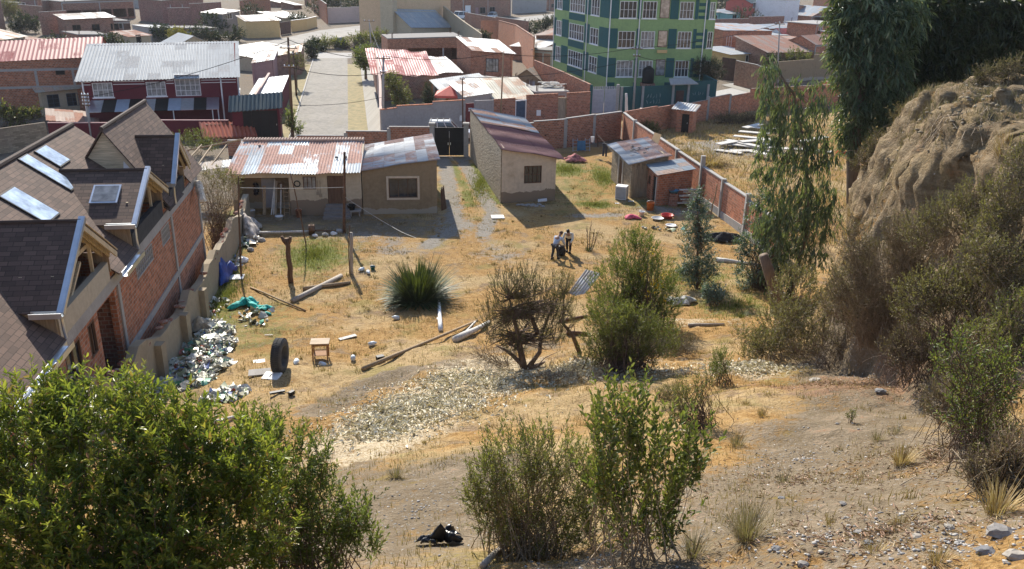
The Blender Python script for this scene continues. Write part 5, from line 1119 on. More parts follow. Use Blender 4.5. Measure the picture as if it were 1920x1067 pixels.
for u in (10.95 * k, 0.06):
    mb = MB(); mb.tube([El(u, .2, -.12), El(u, HT - .3, -.12)], .06, 7); mb.build('downpipe', M['whitep'], ga)
# stair glazing: reflections of the town put into the upper panes' colour
pan = [('glass', 6.0, 7.15, 3.1, 5.0, 'glass'), ('glass', 6.0, 7.15, 6.4, 8.3, 'g'), ('glass', 6.0, 7.15, 9.7, 12.4, 'g')]
for i, (nm, u0, u1, z0, z1, m) in enumerate(pan):
    fr = MB(); ebox(fr, Ef, u0, u1, z0, z1, -.05, -.003); f = fr.build('stair_window', M['rustiron'], ga); mb = MB(); ebox(mb, Ef, u0 + .06, u1 - .06, z0 + .06, z1 - .06, -.06, -.052); mb.build('pane', glassm('town reflection glass', (.25, .2, .16), .04, .9) if i else M['glass_b'], f)
mb = MB(); ebox(mb, Ef, 6.0, 7.2, 5.75, 6.1, -.25, -.06); mb.build('banner', M['yellow'], ga)
# tiled lean roof on the right bay
cc = [Ef(7.4, 12.0, -.5), Ef(13.3, 12.0, -.5), Ef(12.4, 13.4, 1.6), Ef(7.4, 13.4, 1.6)]
roof_sheet(ga, *cc, M['roof_dark'], amp=.05, pitch=.5, name='eave_roof')
# teal street wall with posts, gates
t0 = G(1108, 214)[:2]; t1 = G(1154, 213)[:2]; t2 = G(1160, 212)[:2]; t3 = G(1338, 205)[:2]; t4 = t3 + np.array([-1.0, 14.])
tw = fence_wall('street_wall', 'dark teal rendered wall with pale posts and faint scrawls in front of the green building', [t2, lerp2(t2, t3, .575), lerp2(t2, t3, .655), t3, t4], [hat(t2, 164), hat(t2, 164) - .05, hat(t3, 152), hat(t3, 152)], 'teal', cap='teal', capw=.24)
W_ = t3 - t2; E = edge_pt((0, 0), W_); Lw = np.linalg.norm(W_)
for f in (0.0, .215, .53, .69, .9):
    mb = MB(); ebox(mb, E, Lw * f, Lw * f + .28, -.1, 2.9 if f not in (.53, .69) else 2.9, -.2, -.1); mb.build('post', M['concrete'], tw)
mb = MB(); ebox(mb, E, Lw * .575, Lw * .655, 0, 2.3, -.16, -.1); mb.build('door', M['brown'], tw)
mb = MB(); mb.hexa([E(Lw * .47, 3.05, -1.0), E(Lw * .76, 3.05, -1.0), E(Lw * .72, 3.55, .2), E(Lw * .5, 3.55, .2)], [E(Lw * .47, 3.15, -1.0), E(Lw * .76, 3.15, -1.0), E(Lw * .72, 3.65, .2), E(Lw * .5, 3.65, .2)]); mb.build('door_canopy', M['concrete'], tw)
def scrawl(E, u, z, sc, seed, par):
    g = random.Random(seed); mb = MB()
    for i in range(5):
        x = u + i * .34 * sc; pts = [E(x + g.uniform(0, .26) * sc, z + g.uniform(0, .5) * sc, -.112) for _ in range(4)]; mb.tube(pts, .02, 4)
    mb.build('graffiti', plain('faded white spray paint', (.30, .36, .35), .9, 0, .05), par)
scrawl(E, Lw * .27, 1.5, 1.1, 2, tw); scrawl(E, Lw * .27, .9, 1.1, 3, tw); scrawl(E, Lw * .75, 1.7, .9, 7, tw)
mg = thing('gate', 'wide grey sheet metal gate with spiked top rail before the green building', 'gate', (*t0, 0)); e = t1 - t0; E = edge_pt((0, 0), e); L = np.linalg.norm(e)
for i in range(2):
    mb = MB(); ebox(mb, E, .05 + i * L / 2, L / 2 - .02 + i * L / 2, .05, 2.7, 0, .06); ebox(mb, E, .05 + i * L / 2, L / 2 - .02 + i * L / 2, 1.3, 1.4, -.03, -.003); mb.build('gate_leaf', M['bluegrey'], mg)
mb = MB()
for i in range(14): ebox(mb, E, .1 + i * (L - .2) / 13.2, .22 + i * (L - .2) / 13.2, 2.72, 3.0, .01, .05)
mb.build('spikes', M['bluegrey'], mg)
for u, m in ((-.25, 'teal'), (L, 'concrete')):
    mb = MB(); ebox(mb, E, u, u + .28, -.1, 3.2, -.1, .2); mb.build('gate_post', M[m], mg)
c = YP(1215, 148, P1[1] - 1.2)
tk = thing('water_tank', 'black plastic water tank standing behind the teal street wall', 'tank', (c[0], c[1], 0)); mb = MB(); mb.lathe((0, 0, 0), [(.001, 2.5), (.68, 2.5), (.7, 2.6), (.7, 3.9), (.62, 4.15), (.3, 4.35), (.001, 4.36)], 18); mb.build('body', M['blackiron'], tk, True)
mb = MB(); mb.lathe((0, 0, 0), [(.22, 4.35), (.22, 4.45), (.001, 4.46)], 12); mb.build('lid', M['blackiron'], tk); mb = MB(); mb.box(-.8, .8, -.6, .6, 0, 2.49); mb.build('stand', M['brick_b'], tk)

# ------------------------------------------------------------------ right background
r, c, hl, hr = bld('house', 'brick house with orange end wall and iron roof right of the green building', (1350, 112), (1442, 104), (57, 58), 8, .7, wall='brick', roof='roof_zinc', over=.2)
c2 = [G(1349, 112)[:2], G(1374, 111)[:2]]; mb = MB(); E = edge_pt((0, 0), c2[1] - c2[0]); ebox(mb, E, 0, np.linalg.norm(c2[1] - c2[0]), 0, hl - .2, -.06, -.02); fr = mb.build('painted_end', M['brick_o'], r)
add_window(r, (0, 0), tuple(c2[1] - c2[0]), .9, 2.0, 2.0, 3.9, 2, 2, out=-.12, gm='glass_b')
bld('house', 'yellow house with a long low grey roof behind the dark tree', (1366, 126), (1412, 122), (102, 100), 6, .5, wall='yellow', roof='roof_grey', over=.5, wins=W3([4], .6, 1.7, 1.4, gm='dark'))
fence_wall('garden_wall', 'brick wall with a grey foot along the side street', [G(1376, 160)[:2], G(1416, 170)[:2], G(1450, 178)[:2]], [3.3, 3.2], 'brick_far')
gt3 = thing('gate', 'dark maroon sheet gate behind the dark round tree', 'gate', (*G(1350, 150)[:2], 0)); e = G(1375, 154)[:2] - G(1350, 150)[:2]; 
for i in range(2):
    mb = MB(); E = edge_pt(e * .5 * i, e * .5 * (i + 1)); ebox(mb, E, .02, np.linalg.norm(e) / 2 - .02, .05, 3.2, 0, .08); mb.build('gate_leaf', M['brown'], gt3)
fence_wall('garden_wall', 'long tan earth wall behind the hanging eucalyptus', [G(1440, 158)[:2], G(1520, 150)[:2], G(1600, 146)[:2]], [3.0, 3.6], 'tan', cap=None)
bld('house', 'long brown brick house with a rusty tiled roof behind the tan earth wall', (1436, 128), (1516, 122), (98, 96), 7, 1.8, wall='brick_b', roof='roof_brown', over=.4, wins=W3([1, 5], .6, 2, 1.5, gm='dark', fm='wood_d'))
bld('house', 'orange brick gabled house with a white lower panel by the leaning pale pole', (1524, 122), (1566, 118), (84, 80), 6, 0, wall='brick_o', roof='roof_brown', rtype='gable_x', rise=1.2, over=.2)
mb = MB(); E = edge_pt(G(1524, 123)[:2], G(1560, 121)[:2]); ebox(mb, E, 0, 5.2, 0, 1.6, -.3, -.1); tag(mb.build('panel', M['whitep']), 'white painted panel on the low wall by the leaning pale pole', 'panel')
bld('house', 'red painted two storey house with white bay windows and dark roof', (1404, 44), (1470, 40), (6, 2), 8, 0, wall='redpaint', roof='roof_dark', rtype='gable_x', rise=1.6, over=.3, wins=W3([1.0, 3.3, 6.2], .9, 2.4, 1.9, 4, 1) + W3([1.0, 3.3, 6.2], 3.9, 5.4, 1.9, 4, 1))
bld('house', 'tall plain white house wall next to the red painted house', (1469, 48), (1494, 46), (0, -2), 9, 0, wall='white_wall', roof='concrete', rtype='flat')
bld('house', 'brick block with pale eave line right of the tall white wall', (1494, 42), (1528, 40), (10, 16), 8, 0, wall='brick', roof='concrete', rtype='flat')
bld('house', 'gabled brick house with an open attic and a thin blue roof edge', (1520, 46), (1578, 44), (30, 28), 8, 0, wall='brick_b', roof='roof_blue', rtype='gable_y', rise=2.2, over=.4, holes=[(0, 1, 5.5, 1.0, 2.3)])
bld('house', 'turquoise row house with pale sheet roof, the left one', (1326, 44), (1360, 42), (24, 22), 6, .8, wall='aqua', roof='roof_blue', over=.4, wins=W3([2.6], .8, 2.0, 1.6, gm='dark'))
bld('house', 'turquoise row house with dark window and pale sheet roof, the right one', (1362, 44), (1396, 42), (26, 24), 6, .6, wall='aqua', roof='roof_blue', over=.4, wins=W3([2.4], .6, 2.2, 2.0, gm='dark', fm='aqua'))
fence_wall('garden_wall', 'long brick wall below the turquoise row houses', [G(1322, 54)[:2], G(1402, 52)[:2], G(1468, 50)[:2]], [2.2, 2.6], 'brick_b')
bld('house', 'low house with patched blue and red roofs above the orange end wall', (1340, 74), (1440, 68), (56, 52), 6, .4, wall='brick_b', roof='roof_zinc', over=.3)
bld('house', 'wide low house under a blue grey roof below the white wall', (1440, 62), (1532, 58), (54, 50), 6, .4, wall='brick', roof='roof_blue', over=.3)
for i, (a, b) in enumerate((((1471, 80), (1504, 78)), ((1508, 80), (1540, 77)))):
    bld('house', ['faded red peaked roof over a white stall, left of two', 'faded red peaked roof over a white stall, right of two'][i], a, b, a[1] - 12, 5, 0, wall='white_wall', roof='roof_pink', rtype='gable_x', rise=1.4, over=.4)
bld('house', 'grey green shed with water tank beside the red peaked roofs', (1442, 82), (1476, 80), (66, 66), 4, .3, wall='aqua', roof='roof_grey', over=.3)
bld('house', 'two storey brick house with broad concrete slab behind the leaning pale pole', (1526, 84), (1576, 80), (46, 44), 7, 0, wall='brick_o', roof='concrete', rtype='flat', over=1.0, wins=W3([.9, 4.6], 2.8, 4.2, 1.4, gm='glass_b'))
fence_wall('garden_wall', 'red brick wall with pale coping seen through the tall eucalyptus', [G(1536, 196)[:2], G(1620, 190)[:2], G(1800, 186)[:2]], [2.7, 2.8], 'brick_o', cap='pink')
bld('house', 'brick house with barred window at the far right edge', (1868, 112), (1960, 108), (58, 54), 8, 0, wall='brick_o', roof='concrete', rtype='flat', wins=W3([1.5], 2.2, 4.2, 2.2, 3, 2))
bld('house', 'long dark brick house behind the big eucalyptus trees', (1660, 120), (1840, 112), (70, 66), 9, 0, wall='brick_b', roof='concrete_d', rtype='flat', wins=W3([2, 6, 10], 1.5, 3, 1.6, gm='dark', fm='whitep'))
bld('house', 'orange brick house far behind the eucalyptus trunks', (1600, 70), (1720, 66), (20, 18), 9, 0, wall='brick_o', roof='roof_zinc', over=.3, wins=W3([3, 8], 1.2, 2.8, 1.8))
fence_wall('garden_wall', 'old adobe lane wall behind the shingle roof at the left edge', [G(-40, 296)[:2], G(30, 284)[:2], G(92, 274)[:2]], 2.1, 'adobe', cap=None)
for a, b, t, d, m, rf, lab in (((150, 92), (205, 88), 66, 5, 'brick_b', 'concrete_d', 'dark brick room behind the right half of the pink roof'), ((56, 100), (100, 96), 76, 5, 'brick_far', 'roof_brown', 'brown roofed brick shed behind the middle of the pink roof'), ((216, 62), (246, 60), 40, 5, 'brick_p', 'concrete_d', 'plum brick shell with open front beside the white strip roof'), ((286, 78), (330, 74), 52, 5, 'render_grey', 'roof_grey', 'grey shack left of the yellow flowering bush'), ((345, 74), (410, 68), 54, 4, 'brick_p', 'concrete_d', 'low plum brick terrace above the hipped grey roof'), ((596, 12), (640, 10), -8, 6, 'brick_p', 'concrete_d', 'plum brick house above the pink wall among conifers'), ((20, 14), (110, 12), -8, 7, 'brick_p', 'concrete_d', 'long plum brick house at the top left under the hillside'), ((840, 18), (870, 16), -6, 6, 'brick_p', 'concrete_d', 'plum brick house over the pale grey wall behind the van'), ((1030, 20), (1060, 18), -4, 6, 'brick_far', 'concrete_d', 'faded brick house just left of the green building top'), ((1440, 100), (1520, 94), 74, 5, 'brick_b', 'roof_brown', 'brown brick row below the red peaked stalls'), ((1580, 100), (1660, 96), 66, 6, 'brick_o', 'concrete', 'orange brick house half hidden by the hanging eucalyptus leaves'), ((1400, 88), (1440, 86), 64, 5, 'brick', 'roof_pink', 'brick house with faded red roof left of the grey green shed')):
    bld('house', lab, a, b, t, d, .2, wall=m, roof=rf, rtype='mono' if 'roof' in rf else 'flat', over=.2, wins=W3([1], .8, 2, 1.4, gm='dark', fm='concrete'))
# hillside rows at the very top
g = random.Random(21); tops = [(-10, 18, 'brick_far', 'mossy brick house at the far top left edge'), (170, -12, 'brick_p', 'plum brick upper house over the long brick block'), (262, 8, 'render_grey', 'grey stair tower house on the rubble lane'), (645, -14, 'brick_p', 'dark brick house among hillside conifers'), (1330, -6, 'brick_far', 'faint brick house on the hill above the turquoise row'), (1560, 10, 'brick_o', 'orange hillside house at the top by the eucalyptus'), (960, -10, 'brick_p', 'faint plum house above the grey block wall')]
for px, row, m, lab in tops: bld('house', lab, (px, row + 8), (px + 55, row + 6), row - 12, 8, 0, wall=m, roof='concrete_d', rtype='flat', wins=W3([2, 6], 1, 2.4, 1.6, gm='dark'))
hb = [(-1500, 520), (-500, 470), (-100, 455), (120, 430), (420, 480), (1500, 560)]; mb = MB(); vs = []
for j, (dy, z) in enumerate(((0, -1), (60, 22), (160, 52), (330, 90))):
    for i in range(61):
        x = -1500 + 50 * i; y = np.interp(x, [p[0] for p in hb], [p[1] for p in hb]) + dy; vs.append((x, y, z + (12 * float(fbm(x * .01, j * 1.3 + 2)) if j else 0)))
mb.add(vs, [(j * 61 + i, j * 61 + i + 1, (j + 1) * 61 + i + 1, (j + 1) * 61 + i) for j in range(3) for i in range(60)])
tag(mb.build('hills', plain('dry hillside', (.20, .17, .11), .95, 0, .35, .02), smooth=True), kind='structure')
# ------------------------------------------------------------------ vegetation kit
def unit(a): return a / (np.linalg.norm(a, axis=-1, keepdims=True) + 1e-9)
class Plant:
    def __init__(s, seed=1): s.g = np.random.default_rng(seed); s.V = []; s.F = []; s.T = []; s.n = 0; s.SV = []; s.SF = []; s.sn = 0
    def leaves(s, P, D, L, W, tint, droop=.12, wide=.42):
        n = len(P); g = s.g
        up = unit(np.array([0, 0, 1.]) + g.normal(0, .45, (n, 3))); S = unit(np.cross(D, up)); N = np.cross(S, D)
        L = np.broadcast_to(L, n)[:, None]; W = np.broadcast_to(W, n)[:, None]
        fold = .18
        v = np.stack([P, P + D * L * wide + S * W * .5 + N * W * fold, P + D * L * .75 + S * W * .36 + N * (W * fold - droop * L * .4), P + D * L - N * droop * L,
                      P + D * L * .75 - S * W * .36 + N * (W * fold - droop * L * .4), P + D * L * wide - S * W * .5 + N * W * fold], 1)
        b = s.n + np.arange(n)[:, None] * 6
        s.V.append(v.reshape(-1, 3)); s.F.append(np.concatenate([b + np.array([0, 1, 2, 3]), b + np.array([0, 3, 4, 5])])); s.T.append(np.repeat(tint, 6)); s.n += n * 6
    def shoots(s, S, D, Ln, nl, L, W, ang=.85, t0=.15, tint=(.15, .75), tip=.25, droop=.12, jit=.25, hang=0.):
        n = len(S); g = s.g; Ln = np.broadcast_to(Ln, n)
        t = np.tile(np.linspace(t0, 1, nl), (n, 1)) + g.normal(0, .03, (n, nl)); ph = np.arange(nl) * 2.4 + g.random((n, 1)) * 6.28
        A = np.where(np.abs(D[:, 2:3]) < .9, np.array([0, 0, 1.]), np.array([1., 0, 0])); X = unit(np.cross(D, A)); Y = np.cross(D, X)
        P = S[:, None] + D[:, None] * (t * Ln[:, None])[..., None]
        rad = X[:, None] * np.cos(ph)[..., None] + Y[:, None] * np.sin(ph)[..., None]
        a = ang * (1.15 - .55 * t) + g.normal(0, .15, t.shape)
        dd = D[:, None] * np.cos(a)[..., None] + rad * np.sin(a)[..., None] + g.normal(0, jit * .4, P.shape)
        if hang: dd = dd * (1 - hang) + np.array([0, 0, -1.]) * hang
        dd = unit(dd); base = g.uniform(tint[0], tint[1], (n, 1)); tv = np.clip(base + g.normal(0, .10, t.shape) + tip * np.clip(t - .6, 0, 1) * 2 * g.random((n, 1)), 0, 1)
        tv = np.where(g.random(t.shape) < .035, 1., tv * .87); sz = (1.1 - .35 * t) * g.uniform(.5, 1.35, t.shape)
        s.leaves(P.reshape(-1, 3), dd.reshape(-1, 3), (L * sz).ravel(), (W * sz).ravel(), tv.ravel(), droop)
    def sticks(s, P0, P1, r0, r1, bend=.06, k=3):
        n = len(P0); g = s.g
        if n == 0: return
        D = P1 - P0; ln = np.linalg.norm(D, axis=1, keepdims=True); B = g.normal(0, 1, (n, 3)) * ln * bend
        A = np.where(np.abs(unit(D)[:, 2:3]) < .9, np.array([0, 0, 1.]), np.array([1., 0, 0])); X = unit(np.cross(D, A)); Y = unit(np.cross(D, X))
        r0 = np.broadcast_to(r0, n)[:, None]; r1 = np.broadcast_to(r1, n)[:, None]; rings = []
        for t in (0., .5, 1.):
            c = P0 + D * t + B * (4 * t * (1 - t)); r = r0 * (1 - t) + r1 * t
            for j in range(k): a = 6.2832 * j / k; rings.append(c + (X * math.cos(a) + Y * math.sin(a)) * r)
        v = np.stack(rings, 1); b = s.sn + np.arange(n)[:, None] * (3 * k); s.SV.append(v.reshape(-1, 3))
        for q in range(2):
            for j in range(k): s.SF.append(b + np.array([q * k + j, q * k + (j + 1) % k, (q + 1) * k + (j + 1) % k, (q + 1) * k + j]))
        s.sn += n * 3 * k
    def pts(s, c, r, n, lo=.35, flat=False):
        d = unit(s.g.normal(0, 1, (n, 3))); q = s.g.uniform(lo ** 3, 1, (n, 1)) ** (1 / 3.); return np.array(c) + d * q * np.array(r), d
    def build(s, root, leafmat=None, woodmat=None, lname='foliage', wname='stems', base=(0, 0, 0)):
        b = np.array(base, float)
        if s.V: np_mesh(lname, np.concatenate(s.V) - b, np.concatenate(s.F), leafmat, root, np.concatenate(s.T))
        if s.SV: np_mesh(wname, np.concatenate(s.SV) - b, np.concatenate(s.SF), woodmat, root)
def depth_of(p): return FW.dot(np.array(p, float) - CAM)
def plant(name, label, cat, basepx, lobes, leafmat, woodmat='twig', seed=1, n=60, nl=12, L=.06, W=.018, ang=.85, up=.6, sl=.35, tint=(.15, .7), tip=.25, conn=.5, rb=.02, spread=.25, hang=0., group=None, base=None, trunk=None, droop=.12, lo=.35, twig=.004, dy=0., wname='stems', out=.6, t0=.15, jit=.25, dens=None):
    """lobes: (px,py,rx,ry[,dy,weight]) in photo pixels, turned into metres at the depth of the plant"""
    B = np.array(base if base is not None else TG(*basepx), float); B[1] += dy
    if base is None and dy: B[2] = hz(B[0], B[1])
    rt = thing(name, label, cat, B, 0, group); P = Plant(seed); g = P.g
    trunk_pts = None
    if trunk is not None:
        tp = []
        for i, (px, py, r) in enumerate(trunk): tp.append((YP(px, py, B[1] + (g.uniform(-.2, .2) if i else 0)), r))
        tp[0] = (B + np.array([0, 0, -.3]), tp[0][1])
        mb = MB(); mb.tube([tuple(p - B) for p, r in tp], [r for p, r in tp], 9); mb.build('trunk', M[woodmat], rt, True); trunk_pts = np.array([p for p, r in tp])
    tot = sum((lb[5] if len(lb) > 5 else lb[2] * lb[3]) for lb in lobes)
    for lb in lobes:
        px, py, rx, ry = lb[:4]; o = lb[4] if len(lb) > 4 else 0.; w = (lb[5] if len(lb) > 5 else rx * ry) / tot
        c = YP(px, py, B[1] + o); sc = depth_of(c) / F; r = (rx * sc, (rx + ry) / 2 * sc * .9, ry * sc * 1.0); k = max(2, int(n * w))
        S, d = P.pts(c, r, k, lo); D = unit(d * out + np.array([0, 0, up]) + g.normal(0, .28, d.shape)); ln = sl * g.uniform(.6, 1.25, k)
        S = S - D * ln[:, None] * .5
        if nl: P.shoots(S, D, ln, nl, L, W, ang, t0, tint, tip, droop, jit, hang)
        if twig: P.sticks(S, S + D * ln[:, None], twig, twig * .4, .05)
        m = int(k * conn)
        if m:
            E_ = S[:m]
            if trunk_pts is not None:
                j = np.argmin(np.linalg.norm(trunk_pts[None] - (E_ * .75 + c * .0 + np.array([0, 0, -.3]) + E_ * .25)[:, None], axis=2), 1); st_ = trunk_pts[j] + (trunk_pts[np.minimum(j + 1, len(trunk_pts) - 1)] - trunk_pts[j]) * g.random((m, 1)) * .6
                md = st_ * .45 + E_ * .55 + g.normal(0, .06, E_.shape) * np.linalg.norm(E_ - st_, axis=1, keepdims=True); P.sticks(st_, md, rb, rb * .6, .05); P.sticks(md, E_, rb * .6, twig, .06)
            else:
                st_ = B + np.stack([g.normal(0, spread, m), g.normal(0, spread, m), np.full(m, -.05)], 1); 
                md = st_ * .4 + E_ * .6; md[:, :2] = md[:, :2] * .75 + st_[:, :2] * .25; P.sticks(st_, md, rb * g.uniform(.4, 1.3, m), rb * .5, .13); P.sticks(md, E_, rb * .5, twig, .06)
    P.build(rt, leafmat, M[woodmat], 'foliage', 'branches' if trunk is not None else wname, B)
    return rt
LF = {}
LF['chilca'] = leafm('chilca leaf', [(.04, .07, .018), (.09, .145, .028), (.18, .235, .038), (.33, .35, .055), (.46, .43, .07), (.36, .18, .07)], .33, .48)
LF['olive'] = leafm('olive leaf', [(.045, .06, .02), (.095, .11, .035), (.17, .175, .05), (.27, .25, .085), (.33, .25, .12)], .5, .4)
LF['bright'] = leafm('bright green leaf', [(.03, .055, .015), (.07, .12, .028), (.14, .20, .045), (.24, .26, .065), (.28, .2, .07)], .45, .42)
LF['sage'] = leafm('sage green leaf', [(.035, .055, .018), (.08, .115, .03), (.145, .175, .045), (.24, .24, .07), (.28, .2, .08)], .45, .4)
LF['dusty'] = leafm('dusty leaf', [(.08, .06, .033), (.15, .12, .06), (.215, .175, .08), (.275, .23, .095), (.37, .27, .14)], .6, .3)
LF['dry'] = leafm('dry foliage', [(.08, .06, .038), (.16, .12, .07), (.26, .195, .11), (.38, .29, .165)], .8, .15)
LF['broom'] = leafm('broom twig green', [(.035, .04, .018), (.07, .08, .03), (.12, .12, .045), (.19, .165, .075)], .7, .1)
LF['euc'] = leafm('eucalyptus leaf', [(.03, .055, .038), (.06, .10, .06), (.11, .16, .09), (.2, .25, .14), (.3, .3, .17)], .35, .35)
LF['eucshade'] = leafm('shaded eucalyptus leaf', [(.012, .02, .012), (.025, .04, .02), (.05, .07, .03), (.09, .11, .045)], .4, .25)  # shade of the backlit crown put into the leaf colour
LF['eucblue'] = leafm('young eucalyptus leaf', [(.035, .075, .06), (.075, .135, .11), (.14, .22, .185), (.26, .35, .31)], .45, .25)
LF['straw'] = leafm('straw', [(.26, .16, .06), (.40, .27, .11), (.54, .40, .19), (.66, .53, .30)], .8, .2)
LF['strawgrey'] = leafm('grey straw', [(.16, .125, .07), (.27, .21, .115), (.38, .30, .17), (.48, .40, .26)], .8, .2)
LF['flax'] = leafm('flax blade', [(.02, .035, .012), (.045, .07, .02), (.09, .125, .035), (.19, .2, .06), (.24, .22, .09)], .6, .15)
LF['yellow'] = leafm('yellow flower', [(.5, .33, .02), (.65, .45, .03)], .6, .3)
LF['pine'] = leafm('conifer', [(.01, .02, .012), (.02, .04, .02), (.045, .065, .03)], .6, .1)
def blades(name, label, cat, base, n, L, W, mat, seed=1, spread=.12, tilt=(.1, 1.1), bend=.6, group=None, tint=(0, 1), px=True, lean=(0, 0)):
    B = np.array(TG(*base) if px else base, float); g = np.random.default_rng(seed); rt = thing(name, label, cat, B, 0, group)
    az = g.random(n) * 6.283; el = g.uniform(*tilt, n); ln = L * g.uniform(.55, 1.1, n) * (1 - .22 * el) * (1 + .13 * np.sin(az * 2 + 1) + .1 * np.sin(az * 5)); r = spread * np.sqrt(g.random(n))
    rad = np.stack([np.cos(az), np.sin(az), 0 * az], 1); sd = np.stack([-np.sin(az), np.cos(az), 0 * az], 1); P0 = rad * r[:, None]; rings = []
    ang = el.copy(); p = P0 - np.array([0, 0, .05]); K = 4
    for i in range(K + 1):
        w = W * (1 - (i / K) ** 2) * .5 + .001; rings += [p + sd * w, p - sd * w]
        d = rad * np.sin(ang)[:, None] + np.array([0, 0, 1.]) * np.cos(ang)[:, None] + np.array([lean[0], lean[1], 0]) * (i / K); p = p + unit(d) * (ln / K)[:, None]; ang = ang + bend / K * g.uniform(.4, 1.6, n) * (.4 + el)
    v = np.stack(rings, 1); b = np.arange(n)[:, None] * (2 * K + 2); f = np.concatenate([b + np.array([2 * i, 2 * i + 2, 2 * i + 3, 2 * i + 1]) for i in range(K)])
    np_mesh('blades', v.reshape(-1, 3), f, mat, rt, np.repeat(np.clip(g.uniform(*tint, n), 0, 1), 2 * K + 2)); return rt

# ---- foreground shrubs
plant('shrub', 'large dense leafy green shrub filling the lower left foreground', 'shrub', None, [(60, 850, 110, 110, .3), (200, 830, 120, 110, .3), (300, 880, 110, 120, .1), (120, 980, 150, 110, -.4), (330, 1000, 140, 100, -.4), (400, 900, 90, 80, .1), (20, 1040, 120, 80, -.7), (230, 1060, 160, 60, -.8), (-60, 900, 110, 150, 0), (60, 755, 70, 55, .5), (250, 750, 50, 60, .5), (480, 980, 80, 100, 0), (420, 830, 60, 60, .2), (470, 870, 70, 70, .1), (350, 790, 50, 60, .4), (150, 760, 60, 55, .5)],
      LF['chilca'], seed=3, n=1750, nl=20, L=.10, W=.03, ang=.9, up=.85, sl=.42, tint=(.1, .62), tip=.65, conn=.2, rb=.014, spread=.5, base=(-4.1, 7.9, hz(-4.1, 7.9)), lo=.3)
plant('shrub', 'upright leafy shrub with ragged tips right behind the large foreground shrub', 'shrub', None, [(500, 830, 60, 60, .2), (545, 880, 65, 80, 0), (470, 900, 60, 60, 0), (590, 940, 55, 70, 0), (540, 1000, 90, 70, -.2), (615, 1020, 60, 50, -.2), (665, 960, 40, 50, 0), (690, 1010, 32, 40, 0), (470, 820, 40, 50, .2), (655, 985, 35, 35, 0), (600, 860, 22, 50, .1)],
      LF['bright'], seed=4, n=620, nl=20, L=.07, W=.022, ang=.85, up=.9, sl=.38, tint=(.15, .75), tip=.4, conn=.25, rb=.012, spread=.35, base=(-2.6, 9.0, hz(-2.6, 9.0)))
plant('shrub', 'rounded olive green shrub on the slope in the middle foreground', 'shrub', (985, 1035), [(960, 860, 75, 65), (1030, 850, 70, 60), (910, 900, 45, 60), (990, 930, 85, 60, -.1), (1075, 900, 50, 80), (930, 970, 55, 50), (1000, 1000, 85, 40, -.1), (1085, 980, 40, 40), (890, 930, 30, 50), (1110, 920, 40, 55), (1115, 990, 50, 40)],
      LF['olive'], seed=5, n=900, nl=16, L=.062, W=.017, ang=.75, up=.95, sl=.4, tint=(.25, .85), tip=.35, conn=.3, rb=.011, spread=.3, woodmat='twig_pale')
plant('shrub', 'tall upright green shrub with bare reddish stems beside the olive shrub', 'shrub', (1195, 1055), [(1140, 810, 35, 70), (1185, 790, 35, 65), (1230, 830, 45, 70), (1290, 850, 30, 60), (1160, 890, 50, 50), (1250, 910, 50, 50), (1310, 870, 18, 30), (1130, 760, 14, 25), (1120, 880, 35, 60), (1180, 960, 55, 45), (1240, 980, 45, 40)],
      LF['sage'], seed=6, n=165, nl=26, L=.095, W=.037, ang=.8, up=2.2, sl=.75, tint=(.15, .75), tip=.2, conn=.55, rb=.012, spread=.28, t0=.1, woodmat='twig_pale')
plant('shrub', 'sparse dark twiggy shrub standing behind the upright green shrub', 'shrub', (1310, 800), [(1290, 740, 30, 40), (1325, 720, 26, 32), (1270, 770, 25, 20)], LF['olive'], seed=7, n=150, nl=14, L=.06, W=.015, up=1., sl=.45, tint=(0, .5), conn=.6, rb=.015)
plant('shrub', 'small bright green shrub on the pale litter at the bluff path', 'shrub', (1352, 722), [(1352, 680, 22, 28)], LF['bright'], seed=8, n=110, nl=14, L=.07, W=.02, up=1., sl=.4, conn=.5, rb=.012)
plant('shrub', 'low grey green shrub at the left lip of the slope below the flowered shrub', 'shrub', (1262, 760), [(1262, 735, 22, 20), (1240, 745, 16, 14)], LF['dusty'], seed=24, n=110, nl=12, L=.06, W=.017, sl=.35, conn=.2, rb=.01)
plant('shrub', 'low brown shrub in the shade right of the leafy shrub', 'shrub', (1290, 668), [(1285, 645, 28, 18), (1260, 655, 20, 14)], LF['dry'], seed=25, n=150, nl=10, L=.08, W=.018, sl=.4, conn=.2, rb=.01)
plant('shrub', 'small olive shrub in front of the low green rush clump', 'shrub', (1395, 640), [(1390, 622, 22, 14), (1410, 630, 16, 10)], LF['olive'], seed=26, n=110, nl=10, L=.07, W=.02, sl=.35, conn=.2, rb=.01)
plant('seedling', 'tiny dark green seedling alone on the bare path', 'plant', (1598, 792), [(1598, 777, 10, 11)], LF['olive'], seed=9, n=26, nl=8, L=.045, W=.014, sl=.15, conn=.6, rb=.006, spread=.04)
